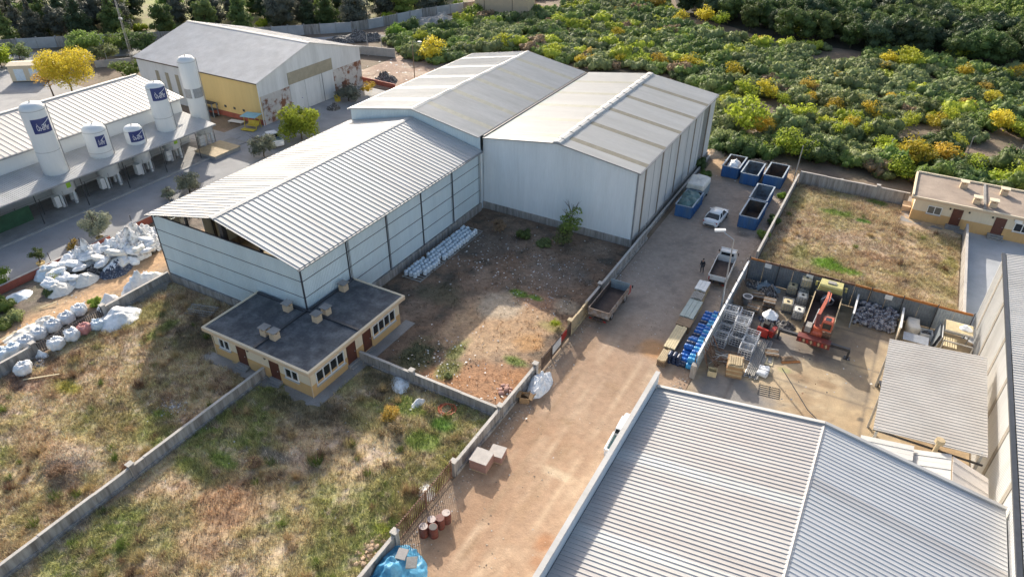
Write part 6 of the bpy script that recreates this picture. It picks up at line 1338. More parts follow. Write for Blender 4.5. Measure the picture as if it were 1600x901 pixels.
t = thing('plank_pile', 'weathered planks lying in the shade by the blue hall', 'planks', G(318, 487).xyz, .3)
for j in range(7): MB().box(-1.6+random.uniform(-.2, .2), 1.4, -.9+j*.28, -.72+j*.28, .15+.05*(j % 3), .2+.05*(j % 3)).build('plank', 'timber_grey', t, world=False)
t = thing('plank_pile', 'planks leaning on the wall near the blue hall corner', 'planks', (-63.2, 34.2, 0), 1.4)
for j in range(5): MB().box(-1.5, 1.5+.2*j, -.3+j*.2, -.15+j*.2, .15+.08*j, .2+.08*j).build('plank', 'timber_grey', t, world=False)
for px, py, a, L, lb in ((67, 593, .75, 3.0, 'single pale plank lying on the dry grass'), (12, 530, 1.5, 2.0, 'pale board leaning behind the bulk bags'), (78, 480, 1.2, 1.6, 'pale stick lying beside the sandy track')):
    p = G(px, py); tag(MB().obox((p.x, p.y, .35), (L/2*math.cos(a), L/2*math.sin(a), .05), (-.07*math.sin(a), .07*math.cos(a), 0), (0, 0, .03)).build('plank', 'timber_pale'), lb, 'plank')
# litter
def litter(name, label, specs, seed):
    rs = np.random.RandomState(seed); V = []; F = []; Cc = []
    for px, py, rx, ry, n, cols, smax in specs:
        c = G(px, py)
        for i in range(n):
            a = rs.rand()*6.283; x, y = c.x+rs.normal(0, rx), c.y+rs.normal(0, ry); s_ = rs.uniform(.04, smax); k = len(V)
            z = .16+rs.rand()*.06; dz = rs.uniform(-.06, .06, 4)
            for q, (ux, uy) in enumerate(((1, .2), (-.1, .8), (-.9, -.1), (.1, -.9))): V.append((x+s_*(ux*math.cos(a)-uy*math.sin(a)), y+s_*(ux*math.sin(a)+uy*math.cos(a)), z+dz[q]))
            F.append((k, k+1, k+2, k+3)); Cc += [cols[rs.randint(len(cols))]]*4
    o = bpy.data.objects.new(name, raw_mesh(name, np.array(V), np.array(F), 'litter_attr', np.array(Cc))); COL.objects.link(o); stuff(o); tag(o, label, 'litter')
Wh, Gy, Bn = (.66, .66, .64), (.36, .37, .38), (.33, .19, .11)
litter('litter', 'scattered white scraps and stones over the plots and yards', ((272, 636, .8, .5, 130, (Wh, Gy, (.25, .25, .26)), .14), (700, 560, 2.5, 3, 60, (Wh, Gy, Bn), .15), (760, 400, 4, 3.5, 260, (Gy, (.3, .28, .25), Wh), .15), (870, 430, 3, 4, 220, (Gy, (.3, .28, .25), Wh), .12), (670, 570, 2, 3, 70, (Gy, Wh), .12),
    (740, 590, 3, 2, 60, (Wh, Bn, Gy), .13), (850, 470, 2, 1.5, 50, (Wh, Gy), .1), (500, 760, 5, 4, 26, (Wh, Gy), .13), (150, 640, 6, 4, 20, (Wh, Gy), .12), (1350, 380, 5, 6, 40, (Wh, Gy, (.5, .42, .33)), .14), (610, 110, 5, 5, 60, (Wh, Wh, Gy), .3), (110, 480, 2, 4, 60, (Wh, Gy), .15), (640, 720, 3, 3, 14, (Wh,), .12),
    (1240, 590, 3, 3, 40, (Gy, Bn, (.1, .1, .1)), .12), (1330, 570, 2, 2, 16, (Wh, Gy), .12), (780, 620, 1, 1, 40, (Bn, Wh, (.42, .24, .14)), .13), (1180, 270, 4, 3, 70, (Gy, Wh, Bn), .2)), 161)

def gravel(name, label, n, seed):
    rs = np.random.RandomState(seed); V = []; F = []; Cc = []
    for i in range(n):
        if i % 3: x, y = (-21.3+abs(rs.normal(0, .8)), rs.uniform(18, 70)) if rs.rand() < .5 else (-9.5-abs(rs.normal(0, .7)), rs.uniform(41, 98))
        else: x, y = rs.uniform(-21.3, -9.6), rs.uniform(20, 100)
        s_ = rs.uniform(.03, .10)**1.0; a = rs.rand()*6.28; k = len(V); c, q = math.cos(a)*s_, math.sin(a)*s_; z = .07
        V += [(x+c, y+q, z), (x-q, y+c, z), (x-c*.8, y-q*.8, z), (x+q, y-c, z), (x, y, z+s_*.8)]; F += [(k, k+1, k+4), (k+1, k+2, k+4), (k+2, k+3, k+4), (k+3, k, k+4)]
        t_ = rs.rand(); Cc += [np.array((.42, .34, .26) if t_ < .5 else ((.26, .19, .13) if t_ < .85 else (.55, .52, .48)))*rs.uniform(.8, 1.2)]*5
    o = bpy.data.objects.new(name, raw_mesh(name, np.array(V), np.array(F), 'litter_attr', np.array(Cc))); COL.objects.link(o); stuff(o); tag(o, label, 'gravel')
gravel('gravel', 'loose stones and gravel strewn along the dirt lane', 2600, 171)
t = thing('scrap_rods', 'tangle of rusty rods and frames between cages and cartons', 'scrap', (-7.3, 54.0, 0)); rr = random.Random(12)
for j in range(22):
    a = rr.random()*6.28; x, y = rr.uniform(-.8, .8), rr.uniform(-.9, .9); L_ = rr.uniform(.5, 1.1); z = rr.uniform(.1, .9)
    MB().bar((x-L_*math.cos(a), y-L_*math.sin(a), max(.04, z-rr.uniform(-.3, .5))), (x+L_*math.cos(a), y+L_*math.sin(a), z), .05).build('rod', 'metal_rust' if j % 3 else 'steel_galv', t, world=False)

# ------------------------------------------------------------------ the person in the lane
def skin_mesh(name, m, pts, edges, radii, root=0, sub=2):
    me = bpy.data.meshes.new(name); me.from_pydata(pts, edges, []); o = bpy.data.objects.new(name, me); COL.objects.link(o)
    md = o.modifiers.new('s', 'SKIN'); o.modifiers.new('d', 'SUBSURF').levels = sub
    sv_ = me.skin_vertices[0].data
    for i, r in enumerate(radii): sv_[i].radius = (r, r) if not isinstance(r, tuple) else r; sv_[i].use_root = (i == root)
    bpy.context.view_layer.update(); out = bpy.data.meshes.new_from_object(o.evaluated_get(bpy.context.evaluated_depsgraph_get())); bpy.data.objects.remove(o)
    out.materials.clear(); out.materials.append(MATS[m]); out.polygons.foreach_set('use_smooth', [True]*len(out.polygons)); return out
pr = thing('person', 'person in dark clothes standing in the lane near the flatbed truck', 'person', (-13.75, 68.3, .06), rad(160))
J = [(0, 0, .95), (0, .01, 1.2), (0, 0, 1.42), (0, .01, 1.52), (0, .03, 1.62), (0, .035, 1.72), (.19, 0, 1.42), (.26, -.02, 1.15), (.25, .12, .92), (.25, .16, .84), (-.19, 0, 1.42), (-.27, .0, 1.14), (-.27, .06, .88), (-.27, .08, .80), (.10, 0, .92), (.11, .06, .50), (.11, -.02, .08), (.12, .10, .04), (-.10, 0, .92), (-.12, -.04, .50), (-.13, -.12, .08), (-.14, -.0, .04)]
Ed = [(0, 1), (1, 2), (2, 3), (3, 4), (4, 5), (2, 6), (6, 7), (7, 8), (8, 9), (2, 10), (10, 11), (11, 12), (12, 13), (0, 14), (14, 15), (15, 16), (16, 17), (0, 18), (18, 19), (19, 20), (20, 21)]
Rr = [.14, .13, .13, .055, .085, .075, .06, .045, .032, .035, .06, .045, .032, .035, .085, .06, .042, .04, .085, .06, .042, .04]
bd = inst(skin_mesh('body', 'skin', J, Ed, Rr), 'body', pr)
fg = MB()
for hx, hy, hz in ((.25, .17, .83), (-.27, .09, .79)):
    for k in range(4): fg.tube([(hx+(k-1.5)*.018, hy, hz), (hx+(k-1.5)*.02, hy+.02, hz-.045+.004*abs(k-1)), (hx+(k-1.5)*.02, hy+.015, hz-.08+.006*abs(k-1))], .008, 5)
    fg.tube([(hx*.96, hy+.03, hz+.02), (hx*.92, hy+.05, hz-.03)], .009, 5)
fg.cyl((0, .11, 1.63), (0, .135, 1.615), .014, .008, 6).build('hand_and_face', 'skin', bd, world=False)
inst(skin_mesh('jacket', 'cloth_dark', [J[i] for i in (0, 1, 2, 3, 6, 7, 8, 10, 11, 12)], [(0, 1), (1, 2), (2, 3), (2, 4), (4, 5), (5, 6), (2, 7), (7, 8), (8, 9)], [.17, .16, .155, .075, .08, .062, .05, .08, .062, .05]), 'jacket', pr)
inst(skin_mesh('trousers', 'cloth_grey', [J[i] for i in (0, 14, 15, 16, 18, 19, 20)], [(0, 1), (1, 2), (2, 3), (0, 4), (4, 5), (5, 6)], [.155, .105, .078, .06, .105, .078, .06]), 'trousers', pr)
inst(lump('hair', .1, .105, .075, 'cloth_dark', 77, 14, 9, .95, .05), 'hair', pr, (0, .02, 1.68))
for s, y in ((.115, .03), (-.135, -.07)): inst(lump('shoe', .05, .13, .04, 'plastic_black', 78, 12, 7, .8, .03), 'shoe', pr, (s, y, 0))
# ------------------------------------------------------------------ vegetation
mat('park_floor', (.24, .26, .07), .95, 0, .3, .3, 2, col2=(.20, .165, .10), amt=.5, sc2=.15, soft=.12); mat('wood_floor', (.045, .042, .028), .95, 0, .3, .3, 2)
def foliage(name, lobes, per, size, seed, m, core=.7, flat=.0, up=.25):
    """leaf-sized faces spread through lobes (x,y,z,rx,rz), round dark-leaved cores inside"""
    rs = np.random.RandomState(seed); V = []; F = []; k = 0
    for (cx, cy, cz, rx, rz_) in lobes:
        n = int(per*rx*rx) if per > 0 else -per
        d = rs.normal(size=(n, 3)); d[:, 2] = d[:, 2]*.8+up*np.abs(d[:, 2])+.1; d /= np.linalg.norm(d, axis=1)[:, None]
        r = rs.uniform(.62, 1.06, n)**.8
        P = np.c_[cx+d[:, 0]*rx*r, cy+d[:, 1]*rx*r, cz+d[:, 2]*rz_*r]
        nn = d*.8+rs.normal(size=(n, 3))*.55; nn /= np.linalg.norm(nn, axis=1)[:, None]
        a = np.cross(nn, rs.normal(size=(n, 3))); a /= np.linalg.norm(a, axis=1)[:, None]; b = np.cross(nn, a)
        s = size*rs.uniform(.55, 1.35, n)[:, None]; w = s*rs.uniform(.45, .8, (n, 1))
        Q = np.stack([P-a*s, P+b*w, P+a*s, P-b*w], 1).reshape(-1, 3)
        V.append(Q); F.append(np.arange(4*n).reshape(-1, 4)+k); k += 4*n
        if core > 0:
            u = np.linspace(0, 2*np.pi, 8, endpoint=False); v = np.linspace(-1.2, 1.3, 5); U, W = np.meshgrid(u, v, indexing='ij')
            kk = core*(1+.18*rs.normal(size=U.shape))
            S = np.c_[(cx+rx*kk*np.cos(W)*np.cos(U)).ravel(), (cy+rx*kk*np.cos(W)*np.sin(U)).ravel(), (cz+rz_*kk*np.sin(W)).ravel()]
            i, j = np.meshgrid(np.arange(8), np.arange(4), indexing='ij'); i, j = i.ravel(), j.ravel(); i2 = (i+1) % 8
            V.append(S); F.append(np.c_[i*5+j, i2*5+j, i2*5+j+1, i*5+j+1]+k); k += len(S)
    return raw_mesh(name, np.concatenate(V), np.concatenate(F), m)
def shrub_lobes(seed, n=7, h=.75, r=1.0):
    rs = np.random.RandomState(seed); L = [(0, 0, h*.5, .62*r, h*.62)]
    for i in range(n):
        a = 6.283*i/n+rs.uniform(-.4, .4); d = rs.uniform(.38, .68)*r; q = rs.uniform(.30, .46)*r
        L.append((d*math.cos(a), d*math.sin(a), h*rs.uniform(.32, .85), q, q*rs.uniform(.8, 1.05)))
    return L
SH = [foliage('shrub', shrub_lobes(200+i, 7+i % 4, .72+.08*(i % 3)), 560, .062, 300+i, 'leaf_mid', .74) for i in range(7)]
SHF = [foliage('shrub', shrub_lobes(220+i, 6+i % 3, 1.25+.25*(i % 2)), 520, .062, 330+i, 'leaf_yellow', .4, up=.5) for i in range(4)]
def plant(me, name, label, cat, m, p, s, rz, group=None, sz=None):
    o = inst(me, name, None, (p[0], p[1], 0), (0, 0, rz), (s, s, sz or s)); tag(o, label, cat, group)
    o.material_slots[0].link = 'OBJECT'; o.material_slots[0].material = MATS[m]; return o
def inside(poly, x, y):
    c = False; n = len(poly)
    for i in range(n):
        (x1, y1), (x2, y2) = poly[i], poly[(i+1) % n]
        if (y1 > y) != (y2 > y) and x < (x2-x1)*(y-y1)/(y2-y1)+x1: c = not c
    return c
SPX = [(600, 66), (640, 96), (700, 104), (735, 90), (822, 82), (905, 108), (1015, 112), (1120, 152), (1112, 236), (1150, 246), (1245, 254), (1440, 292), (1640, 330), (1640, 118), (1450, 98), (1330, 78), (1200, 72), (1060, 40), (1035, -5), (830, -5), (826, 30), (745, 34), (690, 46), (640, 52)]
SCRUB = [(G(*q).x, G(*q).y) for q in SPX]
Yspots = [(x/4+800, y/4, s, m) for x, y, s, m in ((430, 410, 1.5, 'y'), (515, 415, 1.5, 'y'), (680, 405, 1.6, 'y'), (830, 420, 1.3, 'l'), (920, 420, 1.9, 'y'), (1120, 450, 2.3, 'y'), (1385, 490, 2.0, 'y'), (1465, 620, 2.2, 'l'), (1590, 630, 2.0, 'y'), (1345, 690, 1.5, 'l'), (1450, 830, 3.6, 'l'), (1540, 850, 2.4, 'y'), (1040, 165, 2.0, 'y'), (1200, 155, 2.8, 'y'), (1290, 175, 2.4, 'l'), (1250, 110, 2.0, 'y'), (930, 235, 1.5, 'y'), (660, 245, 1.6, 'y'), (820, 280, 1.6, 'l'), (250, 175, 1.9, 'b'), (850, 50, 3.6, 'y'), (900, 60, 2.6, 'o'), (370, 190, 1.6, 'l'), (1165, 300, 1.4, 'y'), (1560, 290, 1.5, 'y'), (270, 345, 1.6, 'l'), (700, 190, 1.8, 'b'), (600, 20, 2.4, 'y'))]
Yspots += [(x/4+1200, y/4, s, m) for x, y, s, m in ((210, 255, 2.2, 'l'), (860, 430, 2.6, 'l'), (740, 410, 2.0, 'y'), (720, 450, 1.4, 'o'), (1170, 390, 2.4, 'l'), (1250, 330, 2.2, 'b'), (1390, 390, 2.6, 'o'), (1220, 495, 1.8, 'y'), (95, 670, 1.6, 'l'), (255, 660, 1.5, 'y'), (240, 580, 1.6, 'o'), (415, 720, 1.7, 'y'), (580, 675, 1.4, 'y'), (640, 760, 1.8, 'y'), (720, 775, 1.5, 'l'), (870, 815, 1.8, 'l'), (870, 720, 1.4, 'b'), (1040, 800, 1.9, 'y'), (1130, 785, 1.8, 'l'), (1430, 830, 2.4, 'y'), (200, 770, 2.4, 'l'), (500, 830, 1.7, 'y'), (450, 860, 1.8, 'l'), (760, 640, 1.3, 'y'), (1390, 655, 2.0, 'y'), (1240, 705, 1.6, 'o'), (430, 520, 1.4, 'y'), (1590, 745, 1.8, 'y'), (640, 880, 1.8, 'l'), (1580, 880, 1.8, 'l'), (1560, 500, 2.0, 'y'), (1330, 590, 1.4, 'o'), (400, 490, 1.3, 'o'), (650, 220, 2.2, 'b'))]
Yspots += [(x/4+1200, y/4+225, s, m) for x, y, s, m in ((130, 80, 2.6, 'l'), (230, 90, 2.0, 'l'), (720, 80, 2.0, 'l'), (860, 110, 2.2, 'y'), (920, 150, 1.9, 'y'), (1090, 130, 2.3, 'y'), (820, 220, 2.1, 'l'), (1250, 215, 1.6, 'l'), (1520, 260, 2.0, 'l'), (1150, 40, 2.0, 'l'), (1030, 140, 1.4, 'y'))]
Yspots += [(x/4+400, y/4, s, m) for x, y, s, m in ((1100, 380, 3.0, 'y'), (1030, 285, 2.0, 'l'), (1540, 305, 2.0, 'l'), (1480, 170, 2.6, 'g'), (1370, 110, 3.0, 'g'), (1310, 180, 2.4, 'g'), (880, 240, 2.6, 'g'), (960, 215, 2.6, 'd'), (1180, 230, 2.0, 'd'), (700, 590, 1.4, 'y'), (1340, 320, 2.2, 'g'), (1250, 350, 2.0, 'd'))]
MK = {'y': ('leaf_yellow', 'yellow'), 'l': ('leaf_lime', 'lime yellow'), 'o': ('leaf_orange', 'orange brown'), 'b': ('leaf_brown', 'bare brown'), 'g': ('leaf_green', 'bright green'), 'd': ('leaf_dark', 'dark green')}
rs = random.Random(31); taken = []
for px, py, s, k in Yspots:
    p = G(px, py); s *= 1.2
    plant(rs.choice(SHF if k in 'ylo' else SH), 'shrub', '%s shrub in the scrubland behind the halls' % MK[k][1], 'shrub', MK[k][0], p, s, rs.random()*6, '%s shrubs of the scrubland' % MK[k][1], s*rs.uniform(.8, 1.05)); taken.append((p.x, p.y, s))
pts = []; st = 2.55
xs = [q[0] for q in SCRUB]; ys_ = [q[1] for q in SCRUB]
y = min(ys_); row = 0
while y < min(max(ys_), 215):
    x = min(xs)+(row % 2)*st/2
    while x < max(xs):
        qx, qy = x+rs.uniform(-.9, .9), y+rs.uniform(-.9, .9)
        if inside(SCRUB, qx, qy) and all((qx-a)**2+(qy-b)**2 > (.7*c)**2 for a, b, c in taken): pts.append((qx, qy))
        x += st
    y += st*.87; row += 1
clear = [(G(px, py), r) for px, py, r in ((1315, 88, 5), (1290, 96, 4), (1270, 190, 2.5), (1410, 212, 4), (1575, 232, 5), (1510, 236, 4), (1440, 205, 3), (1195, 168, 3), (1260, 178, 2.5), (860, 8, 7), (1220, 182, 2.), (1175, 165, 2))]
pts = [q for q in pts if all((q[0]-c.x)**2+((q[1]-c.y)*.8)**2 > r*r for c, r in clear)]
pts.sort(key=lambda q: q[0]**2+q[1]**2); far = []; cnt = 0
def shrub_kind(qx, qy):
    n = float(fbm(qx, qy, 16, 101)); t = rs.random()
    if t < .11: return 'leaf_lime', 'lime yellow'
    if t < .12: return 'leaf_orange', 'orange brown'
    if t < .135: return 'leaf_brown', 'bare brown'
    if n+.25*(rs.random()-.5) > .56: return 'leaf_sage', 'grey green'
    return ('leaf_mid', 'mid green') if n+.4*(rs.random()-.5) > .46 else ('leaf_dark', 'dark green')
for qx, qy in pts:
    m, w = shrub_kind(qx, qy); s = rs.choice((1.4, 1.8, 2.2, 2.6, 3.2))*rs.uniform(.85, 1.1)
    if cnt < 300-len(Yspots):
        plant(rs.choice(SH), 'shrub', '%s rounded shrub in the near scrub' % w, 'shrub', m, (qx, qy), s, rs.random()*6, '%s shrubs of the near scrubland' % w, s*rs.uniform(.75, 1.15)); cnt += 1
    else: far.append((qx, qy, s, m))
# the rest of the scrub as one mass
base = []
for me in [foliage('f', shrub_lobes(240+i, 6, .75), 190, .09, 350+i, 'leaf_mid', .76) for i in range(4)]:
    co = np.empty(len(me.vertices)*3, np.float32); me.vertices.foreach_get('co', co); fi = np.empty(len(me.polygons)*4, np.int32); me.polygons.foreach_get('vertices', fi); base.append((co.reshape(-1, 3), fi.reshape(-1, 4)))
CM = {'leaf_lime': (.38, .43, .05), 'leaf_orange': (.50, .36, .08), 'leaf_brown': (.28, .20, .12), 'leaf_sage': (.22, .26, .105), 'leaf_mid': (.185, .255, .065), 'leaf_dark': (.115, .165, .055)}
V, F, Cc, k = [], [], [], 0
for i, (qx, qy, s, m) in enumerate(far):
    co, fi = base[i % 4]; a = rs.random()*6; c_, s_ = math.cos(a), math.sin(a); sz = s*rs.uniform(.7, 1.1)
    V.append(np.c_[qx+s*(co[:, 0]*c_-co[:, 1]*s_), qy+s*(co[:, 0]*s_+co[:, 1]*c_), sz*co[:, 2]]); F.append(fi+k); k += len(co)
    Cc.append(np.tile(np.array(CM[m])*rs.uniform(.75, 1.3), (len(co), 1)))
if far:
    o = bpy.data.objects.new('scrub', raw_mesh('scrub', np.concatenate(V), np.concatenate(F), 'grass_attr', np.concatenate(Cc))); COL.objects.link(o); stuff(o); tag(o, 'far mass of mixed green scrub on the slope behind the halls', 'scrub')

# ---- trees
def limb(mb, p, q, r0, r1): mb.cyl(p, q, r0, r1, 7, False)
def trunk_mesh(h, r, seed, n=6, spread=1., top=.85, lean=.05):
    rs_ = random.Random(seed); mb = MB(); pts_ = [Vector((0, 0, -.1))]
    for i in range(5): pts_.append(Vector((rs_.uniform(-1, 1)*lean*h*(i+1)/5, rs_.uniform(-1, 1)*lean*h*(i+1)/5, h*top*(i+1)/5)))
    for i in range(5): limb(mb, pts_[i], pts_[i+1], r*(1-i*.17), r*(1-(i+1)*.17))
    for i in range(n):
        j = rs_.randint(2, 4); a = rs_.random()*6.283; b = pts_[j]; e = b+Vector((math.cos(a)*spread*rs_.uniform(.5, 1), math.sin(a)*spread*rs_.uniform(.5, 1), h*rs_.uniform(.12, .3))); limb(mb, b, e, r*.4, r*.12)
        for _ in range(2): limb(mb, b.lerp(e, .6), e+Vector((rs_.uniform(-.5, .5)*spread*.6, rs_.uniform(-.5, .5)*spread*.6, rs_.uniform(.1, .5)*spread*.5)), r*.2, r*.06)
    return mb.mesh('trunk', 'bark', True)
def tree(me_t, me_c, label, m, p, s, rz, group=None, name='tree', sz=None, cat='tree'):
    t = thing(name, label, cat, (p[0], p[1], 0), rz, group); sz = sz or s
    inst(me_t, 'trunk', t, scale=(s, s, sz)); o = inst(me_c, 'crown', t, scale=(s, s, sz)); o.material_slots[0].link = 'OBJECT'; o.material_slots[0].material = MATS[m]; return t
def cone_lobes(seed, h, r, n=11, z0=.22):
    rs_ = np.random.RandomState(seed); L = []
    for i in range(n):
        f = i/(n-1); a = i*2.4+rs_.uniform(-.5, .5); z = h*(z0+(.94-z0)*f); q = r*(1.0-.72*f**1.4)*(.55+.6*math.sin(math.pi*min(1, .18+f))); d = q*.5
        L.append((d*math.cos(a), d*math.sin(a), z, q*.75, max(.5, h*.11)))
    return L
def round_lobes(seed, h, r, n=10):
    rs_ = np.random.RandomState(seed); L = [(0, 0, h*.66, r*.6, h*.24)]
    for i in range(n):
        a = i*2.4; d = r*rs_.uniform(.35, .72); q = r*rs_.uniform(.30, .46); L.append((d*math.cos(a), d*math.sin(a), h*rs_.uniform(.48, .86), q, q*.85))
    return L
CON = [foliage('crown', cone_lobes(400+i, 10.5, 2.5+.25*i, 15, .08), 85, .22, 410+i, 'leaf_pine', .62) for i in range(4)]
PIN = [foliage('crown', [(a, b, c*1.0-(1.2 if j % 3 == 1 else 0), d, e) for j, (a, b, c, d, e) in enumerate(round_lobes(420+i, 7.5, 3.1+.2*i, 15))]+[(0, 0, 2.2, 2.0, 1.6)], 80, .2, 430+i, 'leaf_pine', .68) for i in range(4)]
TRK = [trunk_mesh(10, .2, 440+i, 8, 1.4, .9, .02) for i in range(3)]; TRP = [trunk_mesh(8, .22, 450+i, 7, 1.8, .7, .03) for i in range(3)]
rs = random.Random(77)
def along(poly, step):
    out = []
    for a, b in zip(poly[:-1], poly[1:]):
        n = max(1, int((b-a).length/step)); out += [a.lerp(b, i/n) for i in range(n)]
    return out
rowbase = [p + Vector((-1.5, 2.5, 0)) for p in BW]
cnt = 0
for k, off in enumerate((3.0, 9.0, 15.5, 23.0)):
    for p in along([q+Vector((-off*.72, off*.72, 0)) for q in rowbase], 4.6+.4*k):
        q = p+Vector((rs.uniform(-1.3, 1.3), rs.uniform(-1.3, 1.3), 0)); t_ = rs.random()
        if t_ < .16: continue
        if k < 2 and t_ < .40:
            plant(rs.choice(SH), 'shrub', 'bright green shrub below the dark tree row', 'shrub', rs.choice(('leaf_green', 'leaf_lime')), q, rs.uniform(1.2, 2.2), rs.random()*6, 'bright shrubs below the tree row'); continue
        con = rs.random() < .7; s = rs.uniform(.8, 1.15)
        tree(rs.choice(TRK if con else TRP), rs.choice(CON if con else PIN), 'dark %s tree behind the long boundary wall' % ('narrow conifer' if con else 'round crowned'), rs.choice(('leaf_pine', 'leaf_grey', 'leaf_grey', 'leaf_dark')) if rs.random() < .88 else 'leaf_mid', q, s, rs.random()*6, 'dark %s trees behind the boundary wall' % ('conifer' if con else 'round')); cnt += 1
FORPX = [(1045, -30), (1062, 22), (1150, 44), (1210, 66), (1330, 78), (1400, 92), (1480, 98), (1620, 122), (1620, -30)]
FOREST = [(G(*q).x, G(*q).y) for q in FORPX]; y = min(q[1] for q in FOREST); row = 0
while y < 262:
    x = -75+(row % 2)*2.6
    while x < 75:
        qx, qy = x+rs.uniform(-1.3, 1.3), y+rs.uniform(-1.3, 1.3); road_ = G(1575, 18); road2 = G(1540, -2)
        if inside(FOREST, qx, qy) and (qx-road_.x)**2+(qy-road_.y)**2 > 49 and (qx-road2.x)**2+(qy-road2.y)**2 > 49:
            big = qy > 205 and qx > 5; tree(rs.choice(TRP), rs.choice(PIN), '%s pine in the wood above the scrub' % ('bright green round' if big else 'dark green'), 'leaf_green' if (big and rs.random() < .0) else ('leaf_mid' if big else rs.choice(('leaf_pine', 'leaf_dark', 'leaf_dark'))), (qx, qy), rs.uniform(.75, 1.05), rs.random()*6, '%s pines in the wood' % ('green' if big else 'dark'))
        x += 5.0
    y += 4.6; row += 1
struct(MB().sheet([G(1535, -6, .02), G(1558, -6, .02), G(1605, 22, .02), G(1600, 34, .02), G(1560, 22, .02)]).build('forest_track', 'stone_warm'))

FL = along([q+Vector((-1.5, 1.5, 0)) for q in BW], 500)
struct(MB().add([(p.x, p.y, .02) for p in FL+[BW[-1]]]+[(p.x-60, p.y+60, .02) for p in FL+[BW[-1]]], [(i, i+1, i+1+len(FL)+1, i+len(FL)+1) for i in range(len(FL))]).build('park_ground', 'park_floor'))
struct(MB().sheet([(x, y, .004) for x, y in FOREST]).build('wood_floor', 'wood_floor'))
def one(label, px, py, h, r, m, seed, per=260, size=.11, core=.45, kind='round', name='tree', n=10, tr=.12, cat='tree'):
    p = G(px, py); L = round_lobes(seed, h, r, n) if kind == 'round' else [(a, b, max(.3*h, (c-.42*h)*1.35+.12*h), d, e) for a, b, c, d, e in round_lobes(seed, h, r, n)]
    return tree(trunk_mesh(h, tr, seed, 10, r*.8, .75), foliage('crown', L, per, size, seed+1, m, core), label, m, p, 1., 0., None, name, cat=cat)
one('large golden yellow tree with bare lower branches behind the depot', 116, 152, 8.2, 5.4, 'leaf_yellow', 501, 105, .16, 0, n=20, tr=.2)
one('brownish thinning tree left of the golden one', 84, 150, 5.6, 3.0, 'leaf_orange', 503, 70, .15, 0, n=9, tr=.16)
one('bright lime green bush tree behind the blue hall roof', 472, 218, 6.0, 3.7, 'leaf_lime', 505, 190, .15, .35, n=16, kind='bush')
one('grey green shrub tree by the hall roof edge near the pickup', 413, 245, 4.2, 2.2, 'leaf_olive', 507, 240, .12, .5, kind='bush')
one('grey green roadside shrub beside the hall eave', 297, 302, 3.6, 2.0, 'leaf_olive', 509, 240, .12, .5, kind='bush')
one('small sage shrub at the road edge left of the larger one', 264, 310, 1.9, 1.1, 'leaf_olive', 511, 260, .10, .5, kind='bush')
one('silvery olive tree in a pot by the white scrap heaps', 158, 376, 4.3, 2.0, 'leaf_olive', 513, 300, .11, .55, n=12, kind='bush')
one('small dark potted tree by the red wall', 66, 416, 2.4, .9, 'leaf_dark', 515, 420, .08, .5)
one('small reddish bush by the red wall', 117, 394, 2.0, .85, 'leaf_orange', 517, 360, .08, .3, kind='bush')
one('bright green bush at the left edge by the red wall', -2, 448, 2.6, 1.5, 'leaf_green', 519, 330, .09, .5, kind='bush')
one('slender feathery tree standing against the pale hall wall', 888, 381, 7.0, 1.5, 'leaf_mid', 521, 170, .15, .0, n=11, tr=.1, kind='bush')
one('short leafy bush at the foot of the feathery tree', 880, 384, 2.6, 1.4, 'leaf_sage', 523, 260, .11, .3, kind='bush')
one('olive green tree in front of the far boundary wall', 138, 92, 6.5, 4.2, 'leaf_mid', 525, 80, .2, .55, kind='bush')
one('lighter green tree right of the olive one by the far wall', 166, 98, 4.5, 3.4, 'leaf_sage', 527, 80, .18, .5, kind='bush')
one('yellow green bush at the left edge behind the site cabin', 3, 106, 5, 3.4, 'leaf_lime', 529, 80, .18, .5, kind='bush')
one('dark bush between the cabin and the far wall', 32, 94, 4, 2.8, 'leaf_sage', 531, 80, .18, .5, kind='bush')
one('dark shrub in front of the depot ridge corner', 200, 118, 3.0, 3.0, 'leaf_mid', 533, 90, .16, .5, kind='bush')
one('grey shrub beside the old warehouse far corner', 545, 158, 3.0, 2.6, 'leaf_grey', 535, 110, .15, .5, kind='bush')
one('dark green bush beside the far fence on the left', 190, 78, 4.5, 4.0, 'leaf_mid', 537, 70, .2, .55, kind='bush'); one('low dark bush left of the lattice pole', 225, 82, 4.5, 4.0, 'leaf_dark', 539, 70, .2, .55, kind='bush')
